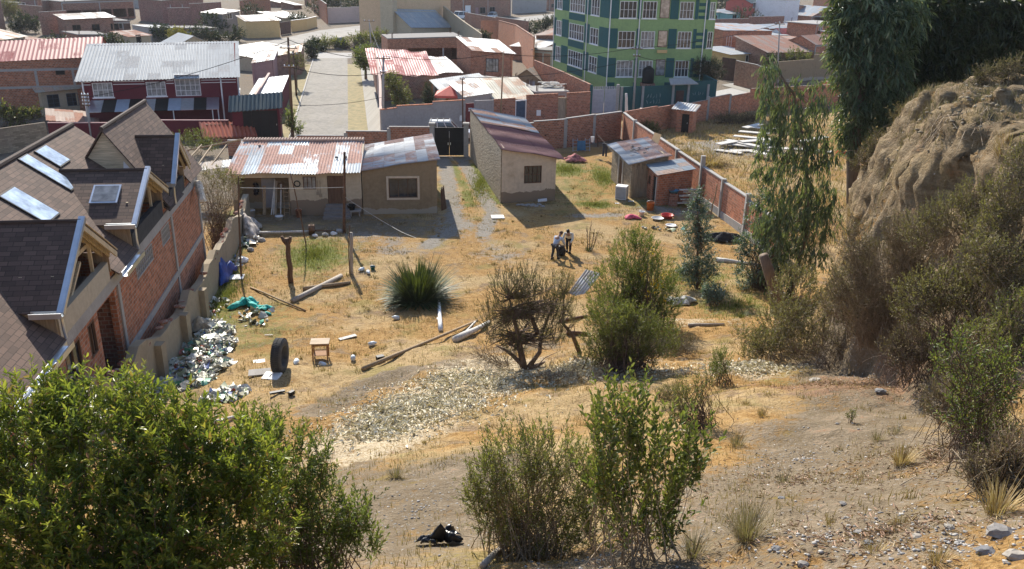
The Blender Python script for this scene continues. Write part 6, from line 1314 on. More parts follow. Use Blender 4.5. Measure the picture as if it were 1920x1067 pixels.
# ---- middle of the yard
plant('shrub', 'nearly leafless dark broom tree with forked trunks in the middle of the slope', 'tree', (985, 692), [(950, 555, 38, 58), (1005, 585, 42, 62), (1045, 565, 30, 52), (925, 600, 30, 44), (985, 535, 32, 40), (962, 640, 28, 34), (1040, 625, 28, 28)],
      LF['broom'], seed=10, n=720, nl=14, L=.12, W=.014, ang=.45, up=1.2, sl=.7, tint=(.1, .9), tip=.1, conn=.4, rb=.035, trunk=[(985, 695, .16), (975, 650, .11), (965, 600, .06), (955, 560, .03)], woodmat='twig', twig=.007)
mb = MB(); B = TG(985, 692)
for pp in ([(990, 690), (1012, 660), (1014, 630), (1030, 590), (1045, 560)], [(985, 690), (972, 655), (950, 640)], [(985, 690), (960, 665), (945, 655), (930, 648)], [(990, 690), (1015, 682), (1022, 678)], [(1008, 625), (995, 590), (990, 560)]):
    q = [YP(a, b, B.y + .1 * i) for i, (a, b) in enumerate(pp)]; mb.tube([tuple(p - np.array(B)) for p in q], list(np.linspace(.1, .025, len(q))), 7)
tr = [o for o in bpy.data.objects if o.type == 'EMPTY' and o.get('label', '').startswith('nearly leafless')][0]; mb.build('limbs', M['twig'], tr, True)
mb = MB(); q = [TG(1090, 655), YP(1078, 635, TG(1090, 655).y), YP(1058, 610, TG(1090, 655).y), YP(1050, 590, TG(1090, 655).y)]; q = [np.array(a) for a in q]
plant('shrub', 'pale grey green sparse shrub between the broom tree and the dark green shrub', 'shrub', (1092, 660), [(1060, 530, 26, 24), (1050, 560, 22, 22), (1075, 590, 14, 25)], LF['dusty'], seed=11, n=140, nl=12, L=.1, W=.016, up=.8, sl=.5, tint=(.3, 1), conn=.3, rb=.03, trunk=[(1092, 662, .1), (1075, 632, .08), (1055, 605, .05), (1058, 550, .02)])
plant('shrub', 'tall dark green shrub dotted with yellow flowers beside the fallen roof sheet', 'shrub', (1195, 620), [(1190, 480, 52, 45), (1160, 530, 58, 48), (1220, 530, 52, 58), (1145, 575, 48, 42), (1210, 590, 60, 45), (1245, 565, 34, 52), (1195, 450, 32, 20)],
      LF['bright'], seed=12, n=1500, nl=15, L=.13, W=.026, ang=.7, up=1., sl=.6, tint=(.0, .5), tip=.2, conn=.2, rb=.03, spread=.5)
plant('shrub', 'leafy shrub with dry brown patches in front of the yellow flowered shrub', 'shrub', (1170, 692), [(1140, 600, 50, 40), (1180, 640, 68, 38), (1122, 650, 42, 34), (1235, 640, 42, 42), (1190, 600, 45, 32)],
      LF['olive'], seed=13, n=950, nl=14, L=.11, W=.03, up=.9, sl=.5, tint=(.05, .65), conn=.25, rb=.025, spread=.5)
P = Plant(14); sp = [T(1195, 620)] ; B = np.array(sp[0])
for (px, py) in ((1225, 535), (1232, 545), (1205, 512), (1240, 520), (1252, 515), (1215, 552), (1238, 538), (1222, 470), (1248, 560), (1228, 528)):
    c = YP(px, py, B[1] - 1.2); d = unit(P.g.normal(0, 1, (10, 3))); P.leaves(c + d * .08, d, .1, .07, P.g.random(10))
fr = [o for o in bpy.data.objects if o.type == 'EMPTY' and 'dotted with yellow' in o.get('label', '')][0]; P.build(fr, LF['yellow'], None, 'flowers', base=B)
blades('flax_clump', 'big round clump of dark sword shaped leaves in the yard', 'plant', (785, 566), 1500, 2.2, .09, LF['flax'], 15, .55, (.02, 1.35), .5, tint=(0, .6))
plant('young_eucalyptus', 'conical blue green young eucalyptus before the dividing brick wall', 'tree', (1308, 542), [(1308, 512, 38, 26), (1308, 475, 34, 28), (1308, 435, 30, 28), (1308, 400, 24, 26), (1307, 370, 14, 22), (1330, 500, 20, 18), (1285, 505, 18, 16)],
      LF['eucblue'], seed=16, n=720, nl=12, L=.1, W=.055, ang=1.1, up=.35, out=1., sl=.5, tint=(0, .7), tip=.3, conn=.5, rb=.015, trunk=[(1308, 545, .07), (1308, 450, .05), (1308, 370, .02)], woodmat='bark')
plant('young_eucalyptus', 'low blue grey eucalyptus sprout in front of the conical one', 'tree', (1340, 572), [(1338, 550, 20, 18), (1325, 545, 12, 12)], LF['eucblue'], seed=17, n=110, nl=10, L=.13, W=.06, ang=1.1, sl=.4, tint=(.3, 1), conn=.5, rb=.012)
plant('young_eucalyptus', 'blue green eucalyptus regrowth around the broken trunk', 'tree', (1425, 540), [(1412, 455, 30, 30), (1390, 465, 18, 22), (1415, 405, 22, 28), (1400, 510, 24, 28), (1425, 370, 18, 20), (1440, 440, 22, 35), (1395, 545, 16, 20), (1480, 450, 35, 40), (1500, 400, 30, 40), (1450, 500, 30, 30)],
      LF['eucblue'], seed=18, n=760, nl=11, L=.13, W=.06, ang=1.1, up=.4, sl=.5, tint=(0, .75), conn=.4, rb=.015)
mb = MB(); B = TG(1462, 590); q = [tuple(np.array((0, 0, -.3)))] + [tuple(YP(a, b, B.y) - np.array(B)) for a, b in ((1456, 550), (1444, 515), (1431, 478))]
mb.tube(q, [.36, .30, .26, .2], 10); st_o = mb.build('dead_trunk', M['bark'], loc=B, smooth=True); tag(st_o, 'thick brown leaning broken tree trunk at the foot of the bluff', 'trunk')
plant('eucalyptus_tree', 'slender eucalyptus with loose hanging leaves in front of the straw field', 'tree', (1478, 560), [(1440, 140, 26, 45), (1445, 200, 30, 50), (1480, 200, 30, 60), (1530, 190, 26, 50), (1500, 265, 50, 45), (1440, 270, 25, 40), (1480, 330, 55, 45), (1540, 300, 30, 50), (1510, 390, 60, 45), (1470, 430, 50, 45), (1500, 480, 55, 45), (1440, 400, 35, 50), (1460, 520, 35, 40), (1545, 400, 30, 60), (1430, 320, 18, 25)],
      LF['euc'], seed=19, n=900, nl=11, L=.32, W=.065, ang=.9, up=-.9, out=.3, sl=.8, tint=(.05, .8), tip=0, conn=.16, rb=.015, trunk=[(1478, 565, .12), (1515, 430, .09), (1512, 300, .07), (1490, 180, .05), (1445, 110, .02)], woodmat='bark', hang=.55, droop=.05, lo=.1)
BT = np.array([17.6, 41.0, hz(17.6, 41.0)])
plant('eucalyptus_tree', 'tall eucalyptus with a pale trunk rising out of the top of the picture', 'tree', None, [(1640, 50, 60, 70), (1600, 110, 45, 60), (1660, 130, 50, 70), (1610, 190, 40, 45), (1650, 220, 45, 50), (1600, 250, 30, 35), (1690, 200, 35, 50), (1620, 10, 60, 50), (1680, 30, 55, 60), (1570, 20, 14, 50), (1670, 280, 25, 30), (1575, 80, 18, 40)],
      LF['euc'], seed=20, n=1800, nl=11, L=.4, W=.075, ang=.9, up=-.5, out=.6, sl=.9, tint=(0, .8), tip=0, conn=.08, rb=.03, trunk=[(1590, 420, .36), (1600, 300, .32), (1612, 150, .27), (1622, 0, .2), (1625, -120, .12)], woodmat='bark', hang=.35, jit=.6, droop=.1, lo=.1, base=BT)
BT2 = np.array([22.0, 43.0, hz(22.0, 43.0)])
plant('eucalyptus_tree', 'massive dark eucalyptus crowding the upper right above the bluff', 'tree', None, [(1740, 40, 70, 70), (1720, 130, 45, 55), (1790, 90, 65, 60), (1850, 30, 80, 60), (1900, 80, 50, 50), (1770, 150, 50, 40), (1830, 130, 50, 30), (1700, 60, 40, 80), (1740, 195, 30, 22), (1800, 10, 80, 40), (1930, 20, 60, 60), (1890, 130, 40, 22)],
      LF['eucshade'], seed=21, n=3000, nl=11, L=.42, W=.085, ang=.9, up=-.4, out=.7, sl=.9, tint=(0, .7), tip=0, conn=.06, rb=.03, trunk=[(1712, 330, .5), (1706, 200, .42), (1700, 80, .34), (1702, -100, .2)], woodmat='bark', hang=.3, jit=.6, droop=.1, lo=.1, base=BT2)
# ---- bluff vegetation
bl = [('leafy olive shrub covering the left foot of the bluff', (1490, 655), [(1490, 550, 50, 55), (1530, 590, 40, 50), (1455, 610, 40, 40), (1500, 640, 55, 30), (1430, 640, 30, 25)], 'dusty', 620, .07, .026),
      ('brownish shrub overhanging the bluff above the broken trunk', (1540, 470), [(1545, 430, 35, 28), (1515, 445, 25, 22), (1575, 400, 22, 20)], 'dry', 260, .06, .014),
      ('olive shrub on the upper bluff face under the hanging roots', (1790, 480), [(1780, 400, 55, 35), (1840, 370, 55, 40), (1730, 430, 45, 35)], 'dusty', 480, .05, .016),
      ('yellowish green shrub at the right edge halfway up the bluff', (1890, 480), [(1890, 370, 45, 55), (1860, 430, 50, 45), (1920, 300, 30, 40)], 'dusty', 460, .055, .017),
      ('dense mixed shrub with reddish tips in the middle of the bluff slope', (1790, 660), [(1780, 540, 60, 50), (1720, 560, 50, 50), (1840, 560, 55, 60)], 'dusty', 560, .055, .018),
      ('dry brown bramble thicket on the pale bluff face', (1660, 620), [(1650, 500, 50, 55), (1620, 560, 40, 50), (1680, 570, 45, 45)], 'dry', 700, .06, .013),
      ('twiggy shrub with few green leaves at the lower right of the bluff', (1850, 760), [(1850, 650, 60, 60), (1900, 600, 40, 60), (1800, 690, 40, 40)], 'olive', 420, .05, .015),
      ('many stemmed shrub with long bare branches at the right of the path', (1835, 868), [(1830, 720, 50, 60), (1880, 700, 45, 70), (1790, 660, 45, 45), (1850, 800, 50, 45), (1800, 770, 40, 40)], 'bright', 240, .05, .015),
      ('olive scrub filling the slope below the yellowish green shrub', (1890, 600), [(1880, 500, 45, 50), (1840, 480, 40, 40), (1910, 560, 35, 50)], 'dusty', 420, .055, .017),
      ('brown twiggy scrub between the pale bluff face and the mixed shrub', (1700, 560), [(1700, 470, 40, 40), (1680, 430, 30, 30), (1730, 500, 35, 35)], 'dry', 520, .06, .014),
      ('grey green scrub on the pale nose of the bluff', (1590, 600), [(1590, 530, 35, 40), (1570, 580, 28, 30), (1620, 480, 28, 35)], 'dusty', 380, .05, .015),
      ('dry brown brush heaped along the right edge of the path', (1800, 840), [(1770, 750, 45, 40), (1830, 800, 50, 40), (1880, 820, 45, 40)], 'dry', 420, .06, .013),
      ('tangled dry brush in the lower right corner above the stones', (1890, 930), [(1890, 860, 40, 45), (1850, 890, 40, 30), (1920, 900, 30, 40)], 'dry', 360, .05, .012),
      ('dry brush spilling over the foot of the bluff beside the litter patch', (1560, 690), [(1540, 640, 40, 30), (1590, 640, 40, 35), (1500, 660, 30, 22), (1630, 660, 35, 28)], 'dry', 420, .06, .014),
      ('low olive brush between the broken trunk and the path head', (1450, 680), [(1440, 640, 35, 25), (1480, 600, 35, 35), (1410, 660, 25, 18)], 'dusty', 300, .07, .022),
      ('dense brown scrub clothing the nose of the bluff', (1630, 640), [(1600, 450, 30, 40), (1590, 520, 35, 45), (1620, 590, 40, 45), (1560, 560, 25, 35)], 'dry', 560, .07, .016),
      ('dry bramble hanging along the lower edge of the bluff', (1720, 720), [(1720, 640, 45, 40), (1690, 660, 40, 30), (1760, 650, 40, 40)], 'dry', 460, .06, .013)]
for i, (lab, b, lo_, lm, n, L, W) in enumerate(bl):
    plant('shrub', lab, 'shrub', b, lo_, LF[lm], seed=30 + i, n=int(n * 1.12), nl=11 if lm != 'dry' else 6, L=L * 1.4, W=W * 1.6, up=.7, sl=.4, tint=(.05, .85), tip=.3, conn=.2, rb=.011, spread=.35, woodmat='twig' if i % 3 == 1 else 'twig_pale', twig=.0085)
def twigs(name, label, cat, a, b, n, L, r, seed, d=(0, -.3, -1), jit=.5, mat='twig_pale', sub=2):
    """bare roots or branches fanning out of a line between two photo points on the terrain"""
    A = np.array(TG(*a)); B_ = np.array(TG(*b)); P = Plant(seed); g = P.g; t = g.random((n, 1)); S = A + (B_ - A) * t + g.normal(0, .06, (n, 3)) + np.array([0, -.1, .1])
    D = unit(np.array(d) + g.normal(0, jit, (n, 3))); ln = L * g.uniform(.4, 1.2, (n, 1)); E_ = S + D * ln; P.sticks(S, E_, r, r * .5, .1)
    for k in range(sub):
        m = S + (E_ - S) * g.uniform(.3, .9, (n, 1)); D2 = unit(D + g.normal(0, .5, D.shape)); P.sticks(m, m + D2 * ln * g.uniform(.2, .5, (n, 1)), r * .5, r * .25, .1)
    rt = thing(name, label, cat, A); P.build(rt, None, M[mat], wname='twigs', base=A); return rt
twigs('exposed_roots', 'tangle of bare roots hanging below the lip of the bluff', 'roots', (1760, 225), (1850, 215), 110, 1.6, .016, 50, (-.3, -.55, -1), .35, sub=3)
twigs('bare_branches', 'fan of bare grey branches at the right edge of the bluff slope', 'branches', (1880, 640), (1915, 640), 70, 1.1, .008, 51, (-.4, -.4, .3), .6)
twigs('bare_branches', 'bare pale branches above the many stemmed shrub', 'branches', (1760, 700), (1830, 720), 80, .9, .007, 52, (-.3, -.3, .8), .6)
twigs('brush_heap', 'grey heap of cut brush at the foot of the broom tree', 'brush', (900, 672), (960, 690), 90, .9, .012, 53, (-.5, 0, .35), .6)
twigs('brush_heap', 'flat heap of dead twigs in the shadow below the leafy shrub', 'brush', (1010, 705), (1150, 712), 120, .8, .01, 54, (0, 0, .15), .8)
# ---- tufts
tf = [((1690, 868), .42, .012, 150, 'straw', 'bright straw tuft sprawling on the path'), ((1645, 826), .3, .006, 110, 'strawgrey', 'upright brown grass tuft left of the sprawling straw tuft'), ((1683, 812), .25, .006, 80, 'strawgrey', 'small brown grass tuft behind the sprawling straw tuft'), ((1382, 835), .42, .008, 120, 'strawgrey', 'grey brown grass tuft left of the bare path'),
      ((742, 893), .4, .008, 130, 'strawgrey', 'leaning grass tuft on the slope left of the olive shrub'), ((708, 773), .5, .007, 60, 'strawgrey', 'thin grass tuft with tall stalks beside the pale litter'), ((1400, 1010), .55, .006, 330, 'strawgrey', 'broad dry grass clump at the bottom edge'), ((1300, 1040), .4, .006, 160, 'strawgrey', 'dry grass clump under the upright green shrub'),
      ((1885, 300), .9, .02, 170, 'straw', 'golden grass clump on the upper bluff'), ((1605, 415), 1.0, .022, 120, 'straw', 'golden grass plume leaning off the bluff edge'), ((1590, 445), .6, .016, 90, 'straw', 'yellow grass tuft below the golden plume'), ((1590, 500), .5, .014, 80, 'straw', 'yellow grass tuft on the pale bluff corner'), ((1740, 770), .35, .006, 90, 'strawgrey', 'olive grass tuft at the shaded edge of the path'),
      ((1870, 960), .5, .01, 150, 'straw', 'straw tuft in the lower right corner by the stones'), ((1905, 900), .5, .01, 140, 'straw', 'straw tuft at the right edge under the many stemmed shrub'), ((1560, 720), .2, .006, 60, 'strawgrey', 'small dark tuft in the leaf litter'), ((1480, 640), .3, .01, 60, 'strawgrey', 'small brown tuft at the bluff foot'),
      ((1390, 595), .4, .012, 130, 'flax', 'low green rush clump on the pale soil by the bluff'), ((1335, 690), .35, .01, 70, 'strawgrey', 'thin brown tuft beside the small bright shrub'), ((1640, 1035), .2, .006, 120, 'straw', 'low golden tuft among the slate stones at the bottom'), ((1560, 985), .16, .006, 90, 'straw', 'small golden tuft on the path left of the slate stones'), ((1690, 985), .18, .006, 110, 'straw', 'flat golden tuft in front of the flat pale stone'), ((1760, 1050), .2, .006, 120, 'straw', 'golden tuft at the bottom edge left of the corner stones'), ((1430, 780), .25, .008, 160, 'straw', 'golden tuft on the crest left of the path'), ((1400, 760), .22, .008, 150, 'straw', 'second golden tuft further back on the crest left of the path'), ((1470, 905), .3, .006, 90, 'strawgrey', 'sparse brown tuft on the left lip of the path')]
for i, (b, L, W, n, m, lab) in enumerate(tf): blades('grass_tuft', lab, 'grass tuft', b, n, L, W, LF[m], 60 + i, .06 + L * .12, (.05, .75), .7, group='dry grass tufts on the slope')
P = Plant(80); b0 = TG(1105, 468); rt = thing('sapling', 'leafless sapling with four thin stems behind the two people', 'sapling', b0); B = np.array(b0)
S = B + np.array([[-.12, 0, 0], [0, .05, 0], [.1, 0, 0], [.18, .05, 0]]); E_ = S + np.array([[-.1, 0, 1.5], [.05, 0, 1.8], [.15, 0, 1.3], [.3, 0, 1.1]]); P.sticks(S, E_, .03, .012, .03)
m = np.repeat(S, 8, 0) + np.repeat(E_ - S, 8, 0) * P.g.uniform(.3, 1, (32, 1)); P.sticks(m, m + unit(P.g.normal(0, .5, (32, 3)) + np.array([0, 0, .8])) * .3, .012, .004); P.build(rt, None, M['twig'], base=B)
blades('grass_tuft', 'dark grass tuft at the foot of the leafless sapling', 'grass tuft', (1103, 470), 90, .45, .02, LF['flax'], 81, .16, (.1, .9), .6, group='dry grass tufts on the slope', tint=(0, .4))
plant('shrub', 'dry grey brown bush growing over the adobe fence by the brick house', 'shrub', (412, 470), [(400, 390, 32, 50), (425, 360, 28, 32), (385, 345, 22, 26), (410, 420, 25, 30)], LF['dry'], seed=82, n=520, nl=10, L=.1, W=.02, sl=.6, up=.7, tint=(0, .7), conn=.3, rb=.02)
plant('shrub', 'green leafed creeper above the dry bush beside the porch', 'shrub', (425, 440), [(430, 330, 28, 18), (400, 325, 25, 14), (425, 345, 20, 14)], LF['dusty'], seed=83, n=150, nl=10, L=.12, W=.05, sl=.5, tint=(.1, .9), conn=.1, rb=.015)
plant('shrub', 'dark green hedge below the red tile canopy', 'shrub', (372, 290), [(372, 262, 26, 20), (345, 262, 20, 16), (395, 270, 18, 14), (335, 258, 10, 8)], LF['olive'], seed=84, n=260, nl=10, L=.16, W=.06, sl=.6, tint=(0, .6), conn=.05)
# ---- trees in the town
tt = [('round green street tree at the head of the right verge', (686, 150), [(684, 104, 22, 20), (690, 120, 18, 12), (676, 118, 12, 10)], 'bright', 260, .32, .12, [(686, 152, .22), (685, 120, .14)]),
      ('loose shrubby tree behind the grey rendered corner wall', (745, 222), [(745, 165, 20, 18), (752, 185, 20, 14), (735, 150, 12, 14)], 'olive', 260, .26, .09, [(745, 225, .15), (745, 170, .07)]),
      ('small dark clipped cypress in front of the grey sheet roof', (803, 214), [(803, 182, 11, 14), (803, 168, 8, 12), (803, 194, 11, 8)], 'pine', 260, .2, .06, [(803, 216, .14), (803, 170, .05)]),
      ('dark round pepper tree at the corner of the green building', (1322, 190), [(1318, 125, 22, 18), (1335, 130, 20, 20), (1305, 130, 16, 16), (1330, 150, 16, 12), (1348, 140, 10, 10)], 'pine', 520, .3, .07, [(1320, 195, .25), (1322, 140, .15)]),
      ('slim dusty tree beside the dark street pole', (556, 165), [(550, 112, 10, 12), (562, 118, 10, 12)], 'dusty', 70, .3, .1, [(556, 168, .14), (555, 120, .07)]),
      ('dark green bush at the head of the left kerb', (583, 110), [(583, 94, 10, 10), (588, 104, 8, 6)], 'pine', 110, .4, .15, None),
      ('yellow flowering bush by the rubble lane', (334, 86), [(334, 66, 16, 12), (345, 72, 10, 8), (326, 74, 9, 7)], 'yellowish', 150, .4, .2, None),
      ('dark tree clump behind the terraced brick wall', (44, 62), [(40, 42, 18, 14), (62, 46, 14, 12), (28, 52, 10, 8)], 'pine', 220, .5, .2, None),
      ('pale feathery palm at the top left corner', (20, 40), [(10, 14, 18, 16), (22, 22, 10, 10)], 'dusty', 120, .9, .1, None),
      ('dark bushes under the grey block shack', (420, 78), [(400, 68, 26, 10), (440, 66, 20, 10), (372, 62, 16, 10)], 'pine', 200, .5, .2, None),
      ('dark conifer group above the pale pink wall', (690, 32), [(690, 8, 30, 18), (650, 6, 26, 14), (715, 2, 18, 18), (620, 4, 16, 10)], 'pine', 420, .7, .25, None),
      ('scrubby hedge on the bank below the dirt road', (650, 92), [(640, 82, 20, 7), (612, 80, 14, 8), (675, 74, 18, 9), (710, 70, 18, 10), (600, 92, 10, 10)], 'olive', 320, .45, .16, None),
      ('small bush at the left kerb in the foreground of the street', (545, 262), [(543, 225, 10, 16), (556, 240, 10, 10)], 'bright', 70, .3, .1, None),
      ('dark bush on the far road bank left of the green building', (1020, 60), [(1015, 48, 16, 8), (1030, 40, 10, 8)], 'pine', 130, .5, .2, None),
      ('garden bush behind the tan earth wall', (1500, 128), [(1490, 108, 16, 12), (1510, 112, 12, 10)], 'olive', 130, .4, .15, None),
      ('dark hillside tree at the top right of the green building', (1365, 26), [(1350, 8, 26, 14), (1385, 8, 24, 14)], 'pine', 240, .8, .3, None),
      ('green bush at the far left below the pink roofed house', (20, 236), [(30, 218, 24, 14), (5, 205, 12, 14), (60, 214, 16, 10)], 'olive', 180, .3, .12, None),
      ('dry weeds along the back wall of the straw field', (1370, 232), [(1370, 222, 30, 8), (1340, 236, 16, 7), (1410, 220, 18, 8)], 'dry', 240, .3, .04, None),
      ('low weeds beside the wall corner behind the plank shed', (1212, 252), [(1212, 240, 14, 9), (1225, 246, 10, 6)], 'olive', 90, .3, .06, None),
      ('dusky bushes along the plateau edge beside the dark eucalyptus', (1850, 165), [(1860, 140, 30, 20), (1900, 130, 24, 24), (1830, 150, 16, 12)], 'dry', 200, .12, .03, None),
      ('thin scrub growing behind the bluff crest', (1640, 300), [(1650, 270, 30, 25), (1620, 300, 22, 22), (1690, 215, 20, 14)], 'dry', 260, .12, .03, None)]
LF['yellowish'] = leafm('yellow blossom', [(.16, .14, .03), (.34, .28, .04), (.5, .40, .06)], .6, .2)
for i, (lab, b, lo_, lm, n, L, W, tr) in enumerate(tt):
    bp = TG(*b); nm = 'tree' if tr else 'bush'
    plant(nm, lab, 'tree' if tr else 'bush', b, lo_, LF[lm], seed=100 + i, n=n, nl=9, L=L, W=W, sl=L * 3.5, up=.5, tint=(0, .85), conn=.15, rb=L * .12, trunk=tr, woodmat='bark' if tr else 'twig', twig=0.02 if L > .2 else .006, spread=.6)
for i, (x, y, r) in enumerate(((110, 84, 22), (205, 76, 18), (232, 96, 14), (300, 60, 18), (392, 40, 22), (470, 20, 18), (505, 40, 10), (556, 36, 14), (590, 14, 18), (670, 8, 26), (700, 24, 18), (590, 84, 12), (812, 4, 16), (905, 70, 10), (985, 52, 14), (1045, 60, 12), (1395, 26, 22), (1450, 116, 14), (1545, 70, 14), (1590, 40, 20), (1560, 170, 16))):
    plant('bush', 'dark bush squeezed between the far houses of the town', 'bush', (x, y + r), [(x, y, r, r * .7), (x + r, y + r * .4, r * .6, r * .5)], LF['pine'], seed=200 + i, n=90, nl=9, L=.5, W=.2, sl=1.5, up=.4, conn=.05, twig=0, group='dark bushes between the far houses')
# ---- grass and litter that nobody could count
def scatter(pxlist, n, seed):
    g = np.random.default_rng(seed); out = []
    for (px, py, rx, ry, w) in pxlist:
        c = T(px, py); k = int(n * w); a = g.random(k) * 6.283; r = np.abs(g.normal(0, .6, k)); x = c[0] + rx * r * np.cos(a); y = c[1] + ry * r * np.sin(a); out.append(np.stack([x, y, h(x, y)], 1))
    return np.concatenate(out)
g = np.random.default_rng(90); n = 2600; x = g.uniform(-13.5, 17, n); y = 9 + 57 * g.random(n) ** 1.3; _w = g.uniform(.05, .4, n); x = (x[:, None] + g.normal(0, 1, (n, 24)) * _w[:, None]).ravel(); y = (y[:, None] + g.normal(0, 1, (n, 24)) * _w[:, None]).ravel(); keep = (foot_d(x, y) < -.3) & (fbm(x * .5, y * .5) > -.1) & (y < 64 + x)
for (cx, cy, rr) in ((-11.7, 57, 0),): pass
x, y = x[keep], y[keep]; B = np.stack([x, y, h(x, y)], 1); k = len(B)
def tuftmesh(name, B, Lr, W, mat, seed, tint=(0, 1), lean=.6, label=None, kind='stuff'):
    g = np.random.default_rng(seed); k = len(B); az = g.random(k) * 6.283; ln = g.uniform(*Lr, k); d = unit(np.stack([np.cos(az) * lean * g.random(k), np.sin(az) * lean * g.random(k), np.ones(k)], 1)); sd = np.stack([-np.sin(az), np.cos(az), 0 * az], 1)
    sz = (np.broadcast_to(W, k))[:, None]; v = np.stack([B - sd * sz, B + sd * sz, B + d * ln[:, None] + sd * sz * .2, B + d * ln[:, None] - sd * sz * .2], 1); f = np.arange(k)[:, None] * 4 + np.array([0, 1, 2, 3])
    o = np_mesh(name, v.reshape(-1, 3), f, mat, None, np.repeat(g.uniform(*tint, k), 4)); tag(o, kind=kind); return o
LF['turf'] = leafm('dry turf', [(.16, .095, .04), (.30, .19, .085), (.43, .30, .15), (.53, .41, .24)], .9, .2)
ysc = np.clip(B[:, 1] / 45, .25, 1.2)
tuftmesh('dry_grass', B, (.04, .15), .012 * ysc + .004, LF['turf'], 91)
x = g.uniform(10, 40, 16000); y = g.uniform(50, 95, 16000); kk = (x > 11 + (82 - y) * .17 + .8) & (y < 78 + x * .9) ; B2_ = np.stack([x, y, h(x, y)], 1)[kk]; tuftmesh('dry_grass', B2_, (.1, .45), .035, LF['straw'], 92, (0, .7))
gp_ = scatter([(590, 478, 1.9, 3.0, .16), (420, 560, .9, 5, .14), (900, 345, 1.1, 7, .2), (1062, 318, 1.6, 2.5, .12), (1130, 332, 1., 3.4, .14), (1118, 384, 1.5, .9, .06), (1300, 525, 3.5, 3, .1), (1380, 575, 2.5, 2.5, .08)], 14000, 93); tuftmesh('green_grass', gp_, (.06, .22), .016, leafm('green turf', [(.06, .085, .02), (.12, .15, .035), (.22, .22, .06), (.36, .28, .1)], .7, .3), 94)
lp_ = scatter([(800, 760, 2.4, 2.2, .35), (720, 800, 1.5, 1.6, .2), (890, 715, 1.8, 1.2, .2), (1090, 690, 1.6, .8, .1), (1410, 690, 1.4, 1., .1), (1150, 705, 3, 1.2, .05)], 19000, 95)
P = Plant(96); k = len(lp_); d = unit(P.g.normal(0, 1, (k, 3)) * np.array([1, 1, .3])); P.leaves(lp_ + np.array([0, 0, .01]) + np.array([0, 0, .12]) * P.g.random((k, 1)) * (vnoise(lp_[:, :1] * 1.8, lp_[:, 1:2] * 1.8)), d, P.g.uniform(.04, .22, k), P.g.uniform(.015, .085, k), P.g.random(k), .3); rt = np_mesh('husk_litter', np.concatenate(P.V), np.concatenate(P.F), leafm('pale husks', [(.40, .31, .18), (.62, .53, .36), (.80, .72, .54), (.85, .80, .66)], .8, .15), None, np.concatenate(P.T)); tag(rt, kind='stuff')
lp_ = scatter([(1570, 720, 2.6, 1.6, .3), (1700, 700, 2, 1.6, .2), (1500, 900, 3, 3, .2), (1650, 1000, 2.6, 1.6, .3), (1750, 860, 1.6, 2.5, .25)], 7500, 97); lp_ = lp_[foot_d(lp_[:, 0], lp_[:, 1]) < 1.5]
P = Plant(98); k = len(lp_); d = unit(P.g.normal(0, 1, (k, 3)) * np.array([1, 1, .3])); P.leaves(lp_ + np.array([0, 0, .012]), d, P.g.uniform(.03, .11, k), P.g.uniform(.008, .02, k), P.g.random(k), .3); o = np_mesh('leaf_litter', np.concatenate(P.V), np.concatenate(P.F), leafm('fallen leaves', [(.16, .09, .05), (.34, .2, .12), (.5, .33, .24), (.55, .45, .3)], .8, .1), None, np.concatenate(P.T)); tag(o, kind='stuff')
def pebbles(name, pts, rr, mat, seed):
    g = np.random.default_rng(seed); k = len(pts); ico = np.array([(0, 0, 1), (.9, 0, .2), (.28, .85, .2), (-.72, .53, .2), (-.72, -.53, .2), (.28, -.85, .2), (0, 0, -.6)]); fc = [(0, 1, 2), (0, 2, 3), (0, 3, 4), (0, 4, 5), (0, 5, 1), (6, 2, 1), (6, 3, 2), (6, 4, 3), (6, 5, 4), (6, 1, 5)]
    r = g.uniform(*rr, (k, 1, 1)) * g.uniform(.6, 1.3, (k, 1, 3)) * np.array([1, 1, .6]); a = g.random(k) * 6.28; R_ = np.stack([np.stack([np.cos(a), -np.sin(a)], 1), np.stack([np.sin(a), np.cos(a)], 1)], 1)
    v = ico[None] * r * g.uniform(.8, 1.2, (k, 7, 1)); v[..., :2] = np.einsum('kij,knj->kni', R_, v[..., :2]); v = v + pts[:, None]; f = (np.arange(k)[:, None, None] * 7 + np.array(fc)[None]).reshape(-1, 3)
    o = np_mesh(name, v.reshape(-1, 3), f, mat, None, np.repeat(g.random(k), 7)); tag(o, kind='stuff'); return o
sm = leafm('slate pebbles', [(.13, .125, .12), (.26, .25, .235), (.38, .36, .33), (.5, .46, .4)], .85, 0)
pp = scatter([(1800, 1020, 2.4, 1.0, .2), (1600, 1000, 2.6, 1.6, .2), (1500, 860, 3, 3.5, .15), (1650, 680, 2, 2, .1), (780, 960, 2.5, 3, .15), (700, 730, 3.5, 1.2, .15), (1150, 1040, 2.5, 1.2, .05)], 2300, 99); pebbles('gravel', pp, (.008, .035), sm, 100)
fcx = g.uniform(9.3, 17, 900); fcy = g.uniform(14, 27, 900); kk = (foot_d(fcx, fcy) > .3); pebbles('gravel', np.stack([fcx, fcy, h(fcx, fcy) + .12], 1)[kk], (.02, .11), leafm('bluff stones', [(.15, .12, .08), (.24, .195, .13), (.34, .29, .2)], .9, 0), 101)
x = g.uniform(9.2, 20, 42000); y = g.uniform(11, 30, 42000); dd_ = foot_d(x, y); kk = (dd_ > .15) & (fbm(x * .7, y * .7 + 3) > -.08); tuftmesh('dry_grass', np.stack([x, y, h(x, y)], 1)[kk], (.06, .36), .01, LF['dry'], 102, (.1, 1), 1.)
